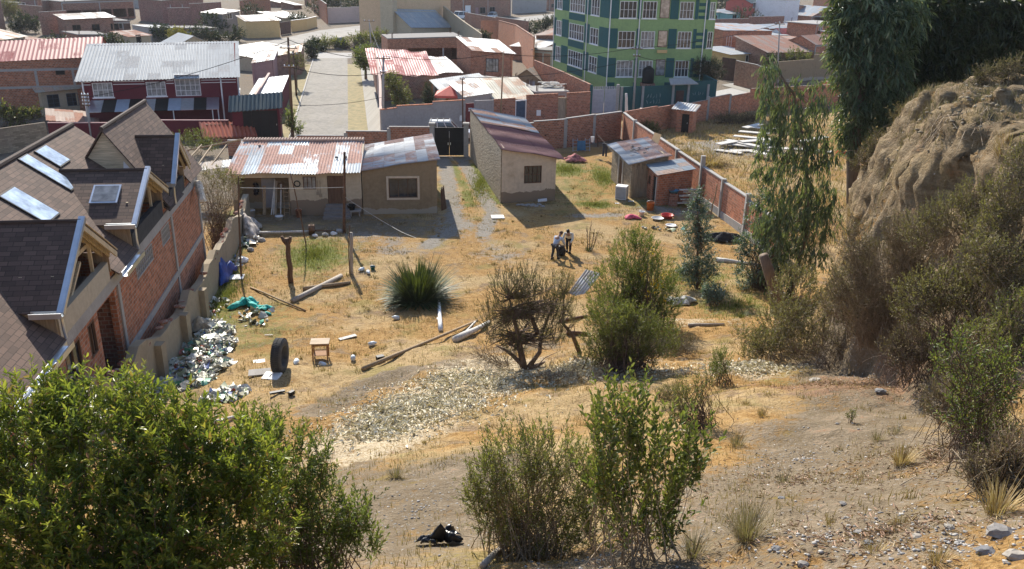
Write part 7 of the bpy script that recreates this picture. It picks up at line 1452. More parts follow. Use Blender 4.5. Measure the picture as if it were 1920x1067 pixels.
x = g.uniform(-3, 12, 26000); y = g.uniform(6, 25, 26000); kk = (foot_d(x, y) < .3) & (fbm(x * .6 + 9, y * .6) + .6 * fbm(x * 2.3, y * 2.3 + 4) > .12); tuftmesh('dry_grass', np.stack([x, y, h(x, y)], 1)[kk], (.03, .12), .004, LF['strawgrey'], 103, (.2, 1), 1.)
# golden straw heaps in the field beyond the wall
for i, (px, py, r, n) in enumerate(((1222, 268, .9, 260), (1250, 275, 1.0, 300), (1215, 282, .6, 140), (1290, 282, 1.1, 300), (1268, 262, .7, 160), (1330, 300, 1.8, 420))):
    blades('straw_heap', ['straw mound nearest the wall corner in the field', 'largest round straw mound beside the outhouse', 'small straw mound behind the shed roof', 'straw mound left of the board pile', 'straw mound right under the outhouse door', 'long flat straw heap in front of the board pile'][i], 'straw', (px, py + 6), n, r * .75, .06, LF['straw'], 120 + i, r * .8, (.2, 1.3), .8, group='straw mounds in the field', tint=(0, .7))
# ------------------------------------------------------------------ people
def skin(name, chain, mat, parent, sub=2, root=0):
    """chain: list of joints (x,y,z,r) and edges (i,j)"""
    J, Ed = chain; me = bpy.data.meshes.new(name); me.from_pydata([j[:3] for j in J], Ed, []); me.materials.append(mat)
    o = bpy.data.objects.new(name, me); COL.objects.link(o); o.parent = parent
    md = o.modifiers.new('skin', 'SKIN'); md.use_smooth_shade = True
    sv = me.skin_vertices[0].data if me.skin_vertices else None
    if sv is None:
        bpy.context.view_layer.objects.active = o; me.skin_vertices
    for i, j in enumerate(J):
        rr = j[3] if hasattr(j[3], '__len__') else (j[3], j[3]); me.skin_vertices[0].data[i].radius = rr; me.skin_vertices[0].data[i].use_root = (i == root)
    s = o.modifiers.new('sub', 'SUBSURF'); s.levels = sub; s.render_levels = sub; return o
skinm = plain('skin', (.30, .165, .11), .55, 0, .06); hairm = plain('black hair', (.02, .016, .014), .6, 0, .2, 20)
def person(label, loc, rz, top, legs, cap, lean, mat_sh, arms, knee=.06):
    """stooping figure; local +y is the way they face; lean = forward bend in radians"""
    rt = thing('person', label, 'person', loc, rz); rt.scale = (1.1, 1.1, 1.03); hip = Vector((0, 0, .86)); ax = Vector((0, math.sin(lean), math.cos(lean)))
    ch = hip + ax * .36; nk = hip + ax * .53; la = lean + .35; hd = nk + Vector((0, math.sin(la), math.cos(la))) * .15; hx_ = Vector((1, 0, 0))
    J = [(*hip, (.15, .11)), (*(hip + ax * .2), (.14, .10)), (*ch, (.17, .11)), (*nk, .06), (*hd, (.085, .10)), (*(hd + Vector((0, math.sin(la), math.cos(la))) * .09), (.075, .09))]; Ed = [(0, 1), (1, 2), (2, 3), (3, 4), (4, 5)]
    jk = [(*(hip - ax * .06), (.17, .13)), (*(hip + ax * .2), (.165, .125)), (*ch, (.19, .125)), (*(nk - ax * .03), .085)]; je = [(0, 1), (1, 2), (2, 3)]
    tj = [(*hip, (.16, .125))]; te = []; hands = []
    for s in (-1, 1):
        sh = ch + hx_ * (.2 * s) + ax * .06; el, wr = Vector(arms[0 if s < 0 else 1][0]), Vector(arms[0 if s < 0 else 1][1]); i = len(J)
        hdv = (wr - el).normalized(); pm = wr + hdv * .07
        J += [(*sh, .062), (*el, .045), (*wr, .03), (*pm, (.038, .022))]; Ed += [(2, i), (i, i + 1), (i + 1, i + 2), (i + 2, i + 3)]
        sd = hdv.cross(Vector((0, 0, 1))); sd = sd.normalized() if sd.length > .1 else hx_; dn = hdv.cross(sd)
        for q, ln in ((-1.5, .055), (-.5, .07), (.5, .075), (1.5, .065)):
            k = len(J); b = pm + sd * (.018 * q) + hdv * .03; J += [(*b, .0095), (*(b + hdv * ln * .5), .009), (*(b + hdv * ln * .75 - dn * ln * .45), .008)]; Ed += [(i + 3, k), (k, k + 1), (k + 1, k + 2)]
        k = len(J); b = wr + hdv * .03 + sd * .04; J += [(*b, .011), (*(b + hdv * .045 + sd * .02), .009)]; Ed += [(i + 3, k), (k, k + 1)]
        a = len(jk); jk += [(*sh, .085), (*el, .066), (*(wr - hdv * .02), .05)]; je += [(2, a), (a, a + 1), (a + 1, a + 2)]
        lx = .1 * s; st = legs[0 if s < 0 else 1]; kn = Vector((lx, knee + st * .5, .46)); an = Vector((lx, st, .08)); i = len(J)
        J += [(lx, 0, .82, .09), (*kn, .06), (*an, .042), (lx, st + .12, .035, (.042, .03))]; Ed += [(0, i), (i, i + 1), (i + 1, i + 2), (i + 2, i + 3)]
        a = len(tj); tj += [(lx, 0, .80, .105), (*kn, .078), (*(an + Vector((0, 0, .03))), .062)]; te += [(0, a), (a, a + 1), (a + 1, a + 2)]
        mb = MB(); mb.lathe((lx, st + .06, 0), [(.001, 0), (.055, 0), (.06, .04), (.05, .1), (.03, .12), (.001, .12)], 10, 1, 2.3); mb.build('shoe', M['blackiron'], rt, True)
    skin('body', (J, Ed), skinm, rt); skin('jacket', (jk, je), top, rt); skin('trousers', (tj, te), mat_sh, rt)
    f = Vector((0, math.sin(la + 1.57), math.cos(la + 1.57))); u = Vector((0, math.sin(la), math.cos(la))); fc = MB(); c = hd + u * .05
    for s in (-1, 1): fc.rock(c + hx_ * .032 * s + f * .088, (.012, .008, .008), 1)
    fc.build('eyes', M['dark'], rt); fc = MB(); fc.rock(c + f * .10 - u * .03, (.014, .02, .02), 2); fc.build('nose', skinm, rt, True)
    fc = MB(); fc.rock(c + f * .088 - u * .07, (.025, .008, .006), 3); fc.build('mouth', M['maroon'], rt); 
    for s in (-1, 1): fc = MB(); fc.rock(c + hx_ * .088 * s - u * .02, (.012, .02, .03), 4); fc.build('ear', skinm, rt, True)
    hb = MB(); hb.lathe((0, 0, 0), [(.001, .125), (.05, .115), (.088, .08), (.102, .03), (.1, -.02), (.085, -.06)], 16, .92, 1.05); hr = hb.build('cap' if cap else 'hair', cap or hairm, rt, True); hr.location = hd + u * .055 - f * .015; hr.rotation_euler = (-(la), 0, 0)
    return rt
pA = T(1040, 486); pB = T(1066, 473); dv = pB - pA; aA = math.atan2(-dv[0], dv[1]) ; zA = hz(pA[0], pA[1]); zB = hz(pB[0], pB[1])
person('person in a pale blue jacket bending over the dark sack, seen on the left', (pA[0], pA[1], zA), aA - .1, plain('pale blue cloth', (.40, .47, .58), .9, 0, .12, 9), (-.14, .12), plain('brown wool hat', (.07, .04, .03), .9), .62, plain('dark trousers', (.045, .045, .05), .9), (((-.26, .42, .92), (-.16, .58, .72)), ((.26, .42, .92), (.18, .58, .70))))
person('person in a cream pullover and black trousers bending towards the sack, on the right', (pB[0], pB[1], zB), aA + math.pi + .35, plain('cream wool', (.66, .63, .54), .9, 0, .1, 9), (.12, -.1), None, .60, plain('black trousers', (.015, .015, .017), .9), (((-.26, .40, .94), (-.17, .55, .74)), ((.26, .40, .94), (.16, .55, .74))))
mid = pA * .5 + pB * .5; zs = hz(mid[0], mid[1])
mb = MB(); mb.lathe((0, 0, 0), [(.001, .02), (.2, .03), (.23, .12), (.24, .28), (.2, .42), (.16, .5), (.18, .56), (.13, .57)], 14, 1.1, .85); sk_ = mb.build('sack', plain('black plastic sack', (.02, .02, .024), .5, 0, .3, 6), loc=(mid[0] - .02, mid[1] + .02, zs), smooth=True); tag(sk_, 'black sack held open between the two people', 'sack')

# ------------------------------------------------------------------ things standing and lying in the yard
def at(px, py): return TG(px, py)
# tractor tyre
p = at(527, 696); Rt = .62; ty = thing('tractor_tyre', 'large worn tractor tyre standing upright on the grass', 'tyre', (p.x, p.y, p.z + Rt - .03), R(88))
sc_ = depth_of(p) / F; Rt = 66 * sc_ / 2; ty.location.z = p.z + Rt - .03; wt = .36
prof = [(.55, -.4), (.62, -.5), (.86, -.5), (.97, -.42), (1., -.2), (1., .2), (.97, .42), (.86, .5), (.62, .5), (.55, .4)]
mb = MB(); n = 36; o = 0
for i in range(n):
    a = 2 * math.pi * i / n
    for r, w in prof: mb.v.append((Rt * r * math.cos(a), wt * w, Rt * r * math.sin(a)))
k = len(prof)
for i in range(n):
    for j in range(k):
        a, b = i * k + j, i * k + (j + 1) % k; c, d = ((i + 1) % n) * k + (j + 1) % k, ((i + 1) % n) * k + j; mb.f.append((a, b, c, d)); mb.mi.append(0)
mb.build('casing', plain('worn rubber', (.075, .075, .072), .85, 0, .25, 6), ty, True)
mb = MB()
for i in range(54):
    a = 2 * math.pi * i / 54; ca, sa = math.cos(a), math.sin(a)
    for s in (-1, 1): mb.obox((Rt * 1.005 * ca, wt * .22 * s, Rt * 1.005 * sa), (-.028 * sa, 0, .028 * ca), (.02 * s * sa, wt * .19, -.02 * s * ca), (.014 * ca, 0, .014 * sa))
mb.build('tread', plain('worn tread', (.055, .055, .053), .9), ty)
# little table
p = at(602, 672); tb = thing('side_table', 'small wooden side table with a lower shelf standing on the grass', 'table', p, R(6)); s = depth_of(p) / F; w = 29 * s / 2; H_ = 36 * s
M['tablewood'] = woodm('table wood', (.32, .17, .08), 'X'); mb = MB(); mb.box(-w - .06, w + .06, -.27, .27, H_ - .035, H_); mb.build('tabletop', woodm('worn table top', (.52, .40, .28), 'X'), tb)
for x, y in ((-1, -1), (1, -1), (1, 1), (-1, 1)): mb = MB(); mb.box(x * w - .025 * (1 + x) - (.0 if x < 0 else 0), x * w + .025 * (1 - x) + 0, y * .22 - .025, y * .22 + .025, 0, H_ - .038); mb.build('leg', M['tablewood'], tb)
mb = MB(); mb.box(-w + .055, w - .055, -.235, .235, H_ * .28, H_ * .28 + .025); mb.build('shelf', M['tablewood'], tb)
mb = MB(); mb.box(-w + .055, w - .055, -.235, -.215, H_ - .13, H_ - .04); mb.box(-w + .055, w - .055, -.235, -.21, H_ * .6, H_ * .6 + .03); mb.build('rail', M['tablewood'], tb)
def post(name, label, base, top, r0, r1, mat, cat='post', fork=None, n=8, wob=.03):
    B = at(*base); tz = YP(top[0], top[1], B.y); L = Vector(tz) - B; mb = MB(); g = random.Random(base[0]); k = 6; pts = [Vector((0, 0, -.3))] + [L * (i / k) + Vector((g.uniform(-wob, wob), g.uniform(-wob, wob), 0)) for i in range(1, k + 1)]
    mb.tube(pts, list(np.linspace(r0, r1, k + 1)), n)
    if fork:
        for dx, dz in fork: mb.tube([L * .86, L * .95 + Vector((dx * .6, 0, 0)), L + Vector((dx, 0, dz))], [r1, r1 * .9, r1 * .6], 7)
    return tag(mb.build(name, M[mat], loc=B, smooth=True), label, cat)
post('post', 'forked tree trunk post standing in the dry yard', (546, 530), (538, 447), .15, .12, 'wood_d', fork=[(-.28, .1), (.2, .08)])
post('post', 'grey squared post beside the leaning clothes line pole', (660, 514), (658, 436), .10, .09, 'wood_g')
post('post', 'thin rod fixed against the grey squared post', (655, 514), (655, 422), .03, .025, 'wood_d')
post('pole', 'tall rusty pole in front of the long house carrying the wire', (645, 437), (646, 285), .10, .07, 'rustiron', 'pole', wob=.0)
post('pole', 'thin dark pole leaning in front of the porch', (575, 460), (545, 325), .045, .03, 'wood_d', 'pole')
post('pole', 'thin stick post at the left edge of the yard near the rubble', (452, 520), (446, 330), .06, .035, 'wood_d', 'pole')
post('pole', 'short leaning stick beside the adobe fence', (440, 500), (452, 458), .05, .03, 'wood_g', 'pole')
def log(label, a, b, r0, r1, mat='wood_g', cat='log', name='log', lift=0., n=8, curve=0.):
    A_ = at(*a); B_ = at(*b); A_.z += r0 * .8 + lift; B_.z += r1 * .8 + lift * .4; mid = (A_ + B_) / 2 + Vector((curve, 0, curve * .3)); mid.z = max(mid.z, hz(mid.x, mid.y) + (r0 + r1) * .4)
    mb = MB(); mb.tube([(0, 0, 0), tuple((A_.lerp(mid, .5) - A_) + Vector((0, 0, .01))), tuple(mid - A_), tuple(B_ - A_)], [r0, r0 * .95, (r0 + r1) / 2, r1], n); return tag(mb.build(name, M[mat], loc=A_, smooth=True), label, cat)
log('grey log lying crosswise over another log beneath the forked post', (548, 568), (640, 520), .13, .12); log('dark log crossing over the grey log in the yard', (568, 545), (657, 532), .12, .09, 'wood')
log('long thin dark stick lying left of the crossed logs', (470, 540), (573, 584), .05, .04, 'wood'); log('very long bent branch lying across the slope', (680, 695), (895, 602), .09, .05, 'wood', curve=.1)
log('thick pale dead branch beside the broom tree', (853, 642), (918, 605), .16, .07, 'wood_w', curve=.1); log('thin pale branch beside the thick dead branch', (870, 628), (892, 603), .05, .04, 'wood_w')
log('white painted pole lying below the sword leaf clump', (826, 622), (823, 566), .11, .07, 'whitep', 'pole', 'pole'); log('broken white stub lying against the white pole', (826, 608), (820, 598), .06, .04, 'whitep', 'pole', 'pole')
log('dark log lying in the shade behind the green shrub, upper one', (1050, 606), (1100, 596), .11, .09, 'wood_d'); log('dark log lying in the shade behind the green shrub, lower one', (1062, 628), (1100, 630), .11, .1, 'wood_d')
log('pale bark log lying between the conical eucalyptus and the broken trunk', (1342, 490), (1425, 498), .14, .06, 'wood_w'); log('grey branch lying on the ground right of the shrub shadows', (1290, 612), (1358, 610), .08, .06, 'wood_g')
log('pale dead branch on the ground below the green shrub', (398, 795), (445, 782), .06, .05, 'wood_w'); log('twisted grey root stump at the bottom of the olive shrub', (905, 1065), (965, 1008), .045, .03, 'wood_g', 'branch', 'branch'); log('long squared beam lying on bricks in the yard before the porch', (482, 443), (590, 438), .09, .09, 'wood_w', 'beam', 'beam', .15, 4)
log('thin dark beam continuing from the squared beam', (590, 438), (640, 436), .06, .05, 'wood_d', 'beam', 'beam', .15)
p = at(585, 440); mb = MB(); mb.lathe((0, 0, 0), [(.001, .05), (.19, .04), (.2, .0), (.19, .62), (.13, .62), (.12, .3), (.001, .28)], 14); tag(mb.build('tree_stump', M['wood_d'], loc=p, smooth=True), 'hollow wooden trunk section standing on the edge of the house shade', 'stump')
def cloth(name, label, cat, px, py, rx, ry, hh, mat, seed, n=16, ragged=.35, dy=0.):
    p = at(px, py); g = np.random.default_rng(seed); u, v = np.meshgrid(np.linspace(-1, 1, n), np.linspace(-1, 1, n)); a = np.arctan2(v, u); q = np.maximum(np.abs(u), np.abs(v)); ra = 1 + ragged * np.sin(a * 3 + seed) * .6 + ragged * np.sin(a * 5 + seed * 2) * .5
    x = u * rx * ra; y = v * ry * ra; z = hh * (1 - q ** 2) * (.5 + .9 * vnoise(u * 2.5 + seed, v * 2.5)) + .04 + .3 * hh * vnoise(u * 6 + 9, v * 6 + seed); z = z + h(x + p.x, y + p.y) - p.z
    i = np.arange(n * n).reshape(n, n); f = np.stack([i[:-1, :-1], i[:-1, 1:], i[1:, 1:], i[1:, :-1]], -1).reshape(-1, 4)
    o = np_mesh(name, np.stack([x, y, z], -1).reshape(-1, 3), f, mat, None, None, p); s = o.modifiers.new('s', 'SOLIDIFY'); s.thickness = .012; return tag(o, label, cat)
blue = plain('blue tarpaulin', (.012, .045, .24), .5, 0, .25, 4)
cloth('tarpaulin', 'crumpled blue tarpaulin draped down by the adobe fence', 'tarpaulin', 416, 525, .45, 1.6, .9, blue, 2); cloth('plastic_sheet', 'pale plastic sheet beside the blue tarpaulin', 'sheet', 396, 530, .4, .6, .6, plain('milky sheet', (.42, .42, .36), .6), 5)
M['net'] = plain('turquoise net', (.02, .40, .34), .7, 0, .35, 9)
cloth('netting', 'heap of turquoise green netting on the grass', 'net', 463, 572, .55, .5, .28, M['net'], 3, 30, .6); cloth('netting', 'small scrap of turquoise netting next to the heap', 'net', 497, 578, .3, .28, .12, M['net'], 7, 10, .6); cloth('netting', 'smallest scrap of turquoise netting near the stick', 'net', 500, 590, .2, .16, .1, M['net'], 9, 8, .6)
cloth('plastic_bag', 'shiny black plastic bag lying on the path at the bottom', 'bag', 838, 1022, .24, .16, .26, plain('black plastic', (.012, .012, .014), .3, 0, .3, 6), 4, 16, .4); cloth('plastic_bag', 'flat black plastic scrap in front of the black bag', 'bag', 803, 1022, .14, .09, .12, plain('black plastic scrap', (.012, .014, .017), .35), 6, 12, .4)
cloth('laundry_heap', 'heap of red and white washing on the green grass behind the cream house', 'laundry', 1078, 303, .8, .5, .45, plain('red white cloth', (.45, .18, .17), .9, 0, .6, 3), 8); cloth('rag_heap', 'pale heap of rags and rubble at the top of the adobe fence', 'rags', 462, 440, .9, 1.1, .9, plain('pale rags', (.50, .44, .38), .9, 0, .5, 4), 10, 18, .5)
cloth('ash_heap', 'black heap of ash against the foundation of the brick wall', 'ash', 1355, 450, 1.0, .6, .4, plain('ash', (.03, .03, .032), .95), 12); cloth('silage', 'white torn sack beside the yellow flowered shrub', 'sack', 1278, 570, .5, .4, .3, plain('torn white sack', (.5, .5, .46), .8, 0, .4, 8), 13, 12, .6)
def slab(name, label, cat, px, py, w, d, t, mat, rz=0., tilt=0., lift=0.):
    p = at(px, py); mb = MB(); mb.box(-w / 2, w / 2, -d / 2, d / 2, 0, t); o = mb.build(name, mat if not isinstance(mat, str) else M[mat], loc=(p.x, p.y, p.z + .03 + lift)); o.rotation_euler = (R(tilt), 0, R(rz)); return tag(o, label, cat)
slab('board', 'white rectangular board lying flat beside the blue tarpaulin', 'board', 441, 521, .9, .7, .03, 'whitep', 10); slab('board', 'white rectangular panel lying on top of the bottle heap', 'board', 412, 616, .35, .75, .03, 'whitep', -5, 8, .1)
pn = slab('appliance_panel', 'white appliance panel with a handle slot in front of the tractor tyre', 'panel', 510, 708, .62, .48, .06, 'whitep', -8, 6); mb = MB(); mb.box(-.06, -.02, -.1, .1, .061, .066); mb.build('slot', M['dark'], pn)
slab('concrete_slab', 'grey slab half buried beside the tractor tyre', 'slab', 487, 700, .8, .5, .04, 'concrete', 15); slab('cardboard', 'torn white cardboard left of the tractor tyre', 'cardboard', 486, 679, .45, .3, .02, 'whitep', 20); slab('board', 'pale board lying right of the side table', 'board', 652, 634, .8, .22, .03, 'wood_w', 38); slab('board', 'small pale stick lying above the tractor tyre', 'stick', 504, 630, .35, .05, .03, 'wood_w', 5)
slab('box', 'dark metal scrap lying on the long bent branch', 'scrap', 713, 676, .3, .2, .18, 'blackiron', 30); slab('gutter_piece', 'dark shiny gutter piece near the foreground shrub', 'scrap', 520, 738, .5, .12, .06, 'blackiron', 25); slab('hose', 'crumpled black boot near the gutter piece', 'boot', 547, 742, .2, .12, .14, 'blackiron', 60)
p = at(560, 680)
def bottle(name, label, px, py, L, r, mat, rz, group=None):
    p = at(px, py); mb = MB(); mb.lathe((0, 0, 0), [(.001, 0), (r, 0), (r, L * .6), (r * .8, L * .75), (r * .3, L * .9), (r * .3, L), (.001, L)], 10); o = mb.build(name, mat, loc=(p.x, p.y, p.z + r), smooth=True); o.rotation_euler = (R(90), 0, rz); return tag(o, label, 'bottle', group)
bm = plain('pale bottle plastic', (.62, .68, .70), .3, 0, .1); 
for i, (x, y, lab) in enumerate(((557, 680, 'pale blue bottle lying right of the tractor tyre'), (600, 686, 'white bottle lying below the side table'), (692, 650, 'pale bottle standing apart right of the side table'), (662, 678, 'white plastic bottle left of the dark scrap'), (748, 600, 'white bottle below the sword leaf clump'), (682, 507, 'white bottle right of the grey squared post'), (690, 512, 'white jug near the green pot in the yard'))): bottle('bottle', lab, x, y, .36, .1, bm, i * 1.1, 'stray bottles in the yard')
bucket('small dark teal pot lying in the yard right of the grey squared post', at(699, 506), .14, .2, plain('teal enamel', (.03, .13, .12), .4), 'pot')
# fallen corrugated sheet
B = at(1096, 552); q = [YP(1066, 548, B.y - .3), YP(1092, 558, B.y - .2), YP(1128, 512, B.y + 1.6), YP(1098, 505, B.y + 1.7)]; rt = thing('roof_sheet', 'bent corrugated iron sheet leaning between the shrubs', 'sheet', B); roof_sheet(rt, *[Vector(x) - B for x in q], 'roof_white', amp=.014, pitch=.14, wob=.12)
# washing place by the lean-to
bucket('orange bucket in front of the lean-to corner', at(1219, 394), .28, .55, plain('orange plastic', (.62, .18, .03), .5)); bucket('white bucket on the dry grass left of the red basin', at(1203, 405), .2, .32, M['whitep'])
def basin(label, px, py, r, hh, mat, lift=0.): p = at(px, py); mb = MB(); mb.lathe((0, 0, 0), [(.001, .02), (r * .75, .0), (r, hh), (r * 1.08, hh), (r * .95, hh - .02), (r * .7, .05), (.001, .05)], 18); return tag(mb.build('basin', mat, loc=(p.x, p.y, p.z + lift), smooth=True), label, 'basin')
basin('red plastic basin in the yard below the lean-to', 1251, 409, .42, .25, plain('red plastic', (.60, .04, .03), .45)); basin('blue basin resting on the ledge of the lean-to wall', 1261, 385, .36, .16, plain('blue plastic bowl', (.10, .28, .42), .5), .95); basin('grey enamel basin beside the red basin', 1233, 412, .4, .14, plain('grey enamel', (.45, .45, .44), .4)); basin('white basin below the red basin', 1258, 425, .34, .12, M['whitep'])
mb = MB(); mb.box(-.3, .3, -.2, .2, 0, .92); p = at(1261, 386); tag(mb.build('wash_stand', M['brick_b'], loc=(p.x, p.y + .05, p.z)), 'low brick stand carrying the blue basin', 'stand')
cloth('tarpaulin', 'pink cloth lying on the ground left of the white bucket', 'cloth', 1185, 409, .5, .35, .2, plain('pink cloth', (.62, .10, .16), .8), 15, 12, .3)
p = at(1165, 373); fz = thing('washing_machine', 'old white appliance cabinet standing at the shed corner', 'appliance', p, R(-20)); mb = MB(); mb.box(-.4, .4, -.35, .35, .03, 1.0); mb.build('cabinet', M['whitep'], fz); mb = MB(); mb.box(-.36, .36, -.37, -.353, .1, .9); mb.build('front_panel', M['bluegrey'], fz)
for x, y in ((-.34, -.3), (.34, -.3), (.34, .3), (-.34, .3)): mb = MB(); mb.box(x - .03, x + .03, y - .03, y + .03, 0, .028); mb.build('foot', M['blackiron'], fz)
slab('paper', 'white scrap of paper in front of the shed', 'paper', 1183, 378, .4, .2, .01, 'whitep'); slab('paper', 'small white scrap on the grass left of the shed corner', 'paper', 1157, 382, .3, .15, .01, 'whitep')
mb = MB(); g = random.Random(6)
for k in range(12): mb.beam((g.uniform(-.5, .5), g.uniform(-.2, .2), .15 + .1 * k), (g.uniform(.4, 1.2), g.uniform(-.2, .3), .2 + .1 * k), .22, .06)
p = at(1283, 388); tag(mb.build('timber_stack', M['wood_w'], loc=p), 'stack of pale boards against the lean-to wall behind the conical eucalyptus', 'timber')
post('pole', 'leaning grey pole propped against the dividing brick wall', (1333, 402), (1345, 345), .05, .04, 'wood', 'pole'); post('pole', 'thin upright rod standing at the dividing wall', (1307, 345), (1309, 300), .035, .03, 'wood_d', 'pole')
post('pole', 'thick pale pole leaning behind the wall corner', (1190, 243), (1204, 203), .22, .2, 'wood_w', 'pole'); post('pole', 'upright pale timber behind the wall corner', (1176, 236), (1174, 175), .2, .12, 'wood_w', 'pole')
# bed frame and clothes line
p = at(1090, 284); bf = thing('bed_frame', 'metal bed frame with a blue board standing at the back brick wall', 'bed frame', p, R(14)); s = depth_of(p) / F; w = 33 * s / 2; mb = MB()
for x in (-w, -w * .45, w * .45, w): mb.tube([(x, 0, 0), (x, .15, 1.15)], .035, 6)
for z in (.1, .4, .7, 1.0): mb.tube([(-w, z * .13, z), (-w * .45, z * .13, z)], .025, 5); mb.tube([(w * .45, z * .13, z), (w, z * .13, z)], .025, 5)
mb.build('frame', M['bluegrey'], bf); mb = MB(); mb.hexa([(-w * .55, -.06, .1), (w * .5, -.06, .1), (w * .5, -.02, .1), (-w * .55, -.02, .1)], [(-w * .5, .05, .95), (w * .45, .05, .95), (w * .45, .09, .95), (-w * .5, .09, .95)]); mb.build('board', plain('blue board', (.05, .16, .28), .6), bf)
def wire(name, label, cat, pts, r=.012, mat='blackiron', sag=.0):
    P_ = [Vector(p) for p in pts]; out = []
    for a, b in zip(P_[:-1], P_[1:]):
        for i in range(10): t = i / 10; q = a.lerp(b, t); q.z -= sag * 4 * t * (1 - t); out.append(q)
    out.append(P_[-1]); mb = MB(); mb.tube([q - P_[0] for q in out], r, 4); return tag(mb.build(name, M[mat], loc=P_[0]), label, cat)
p1 = at(1122, 268); p2 = at(1175, 372)
post('pole', 'clothes line post behind the shed with white rag on top', (1121, 275), (1119, 250), .05, .04, 'wood_d', 'pole')
cl = thing('hanging_clothes', 'dark trousers and a white shirt hanging on a line left of the shed', 'laundry', (*at(1133, 300),)); mb = MB()
mb.hexa([(-.2, -.05, .5), (.22, -.05, .5), (.22, .05, .5), (-.2, .05, .5)], [(-.26, -.06, .85), (.24, -.06, .85), (.24, .06, .85), (-.26, .06, .85)]); mb.hexa([(-.22, -.04, -.25), (-.04, -.04, -.25), (-.04, .04, -.25), (-.22, .04, -.25)], [(-.2, -.05, .497), (.0, -.05, .497), (.0, .05, .497), (-.2, .05, .497)]); mb.hexa([(.05, -.04, -.3), (.2, -.04, -.3), (.2, .04, -.3), (.05, .04, -.3)], [(.01, -.05, .497), (.22, -.05, .497), (.22, .05, .497), (.01, .05, .497)])
o = mb.build('trousers', plain('dark denim', (.04, .045, .06), .9), cl); o.location = (0, 0, .6); mb = MB(); mb.hexa([(-.3, -.04, 0), (-.1, -.04, 0), (-.1, .04, 0), (-.3, .04, 0)], [(-.36, -.05, .5), (-.04, -.05, .5), (-.04, .05, .5), (-.36, .05, .5)]); o = mb.build('shirt', M['whitep'], cl); o.location = (-.75, 1.8, 1.15)
wire('clothes_line', 'clothes line carrying the dark trousers', 'line', [YP(1119, 251, at(1121, 275).y), (*at(1133, 300).xy, at(1133, 300).z + 1.47), YP(1176, 318, 62)], .012)
tp = YP(646, 290, at(645, 437).y)
wire('wire', 'sagging wire with white clips running from the rusty pole across the yard', 'wire', [YP(648, 370, at(645, 437).y), YP(735, 425, 49), YP(780, 446, 46)], .014, 'wood_w', .05)
wire('wire', 'taut pale wire in front of the porch', 'wire', [YP(450, 352, at(452, 520).y), YP(646, 351, at(645, 437).y)], .014, 'wood_w', .05)
mb = MB()
for i, (a, b) in enumerate(((362, 302), (385, 330), (420, 322), (330, 310))): pass
pg_ = thing('pergola', 'bare pole pergola frame left of the rusty roofed house', 'pergola', (*G(395, 320)[:2], 0)); bse = Vector((*G(395, 320)[:2], 0))
for i, (a, b) in enumerate((((350, 282), (452, 262)), ((345, 308), (378, 272)), ((372, 308), (398, 272)), ((395, 312), (428, 268)), ((430, 310), (455, 268)))):
    mb = MB(); ya, yb = (61, 61) if i == 0 else (57, 61.2); mb.tube([Vector(YP(*a, ya)) - bse, Vector(YP(*b, yb)) - bse], .06, 6); mb.build('pole', M['wood'], pg_)
for a in ((352, 283), (452, 265)): q = YP(*a, 61); mb = MB(); mb.tube([Vector((q[0], q[1], 0)) - bse, Vector(q) - bse], .07, 6); mb.build('post', M['wood_d'], pg_)
c0 = [YP(360, 322, 56), YP(436, 312, 56.5), YP(440, 298, 58), YP(362, 306, 58)]; rt = thing('roof_sheet', 'white sheet roof strip joining the rusty roof on the left', 'sheet', c0[0]); roof_sheet(rt, *[Vector(x) - Vector(c0[0]) for x in c0], 'roof_white', amp=.02, pitch=.2)
# rubble beside the fence
mb = MB(); g = random.Random(9)
for i, (x, y, w, lab) in enumerate(((470, 453, .5, 'white concrete lump right of the rag heap'), (490, 452, .45, 'grey stone beside the white concrete lump'), (455, 490, .6, 'rubble block standing at the yard edge'), (470, 470, .4, 'pale stone under the rag heap'), (590, 444, .35, 'grey stone under the squared beam'), (610, 442, .4, 'pale stone supporting the beam'), (625, 440, .4, 'white stone at the beam end'), (636, 436, .5, 'pale bundle at the foot of the rusty pole'))):
    p = at(x, y); mb = MB(); mb.rock((0, 0, .08), (w * .6, w * .45, w * .5), i); tag(mb.build('stone', M['concrete'] if i % 2 else M['whitep'], loc=p), lab, 'stone', 'stones around the yard edge')
# stones in the right foreground
g = random.Random(12)
for i, (x, y, r, lab) in enumerate(((1873, 1000, .16, 'large grey slab stone in the lower right corner'), (1845, 1035, .1, 'blue grey stone left of the big corner stone'), (1905, 1045, .12, 'grey stone at the very corner of the picture'), (1610, 1000, .08, 'dark slate stone on the straw at the bottom'), (1630, 1020, .07, 'slate chip beside the dark slate stone'), (1720, 1008, .07, 'flat pale stone in the dry grass at the bottom'), (1505, 1060, .08, 'bluish stone at the bottom edge'), (1465, 935, .06, 'small grey stone on the left of the path'), (1850, 940, .07, 'grey stone under the right hand shrub'), (1570, 795, .05, 'white pebble by the tiny seedling'), (1650, 735, .16, 'pale rock at the head of the path'), (1530, 715, .2, 'dark flat rock at the foot of the bluff'), (1580, 945, .06, 'round stone in the middle of the path'), (1455, 1030, .07, 'rust tinted stone near the broad grass clump'), (1780, 990, .07, 'pale curled stone by the straw tuft'))):
    p = at(x, y); mb = MB(); mb.rock((0, 0, r * .2), (r * g.uniform(.8, 1.2), r * .8, r * .6), i + 40); tag(mb.build('stone', plain('slate %d' % i, [(.27, .25, .225), (.22, .215, .21), (.38, .34, .28)][i % 3], .85, 0, .25, 9, .3), loc=p), lab, 'stone', 'stones on the path')
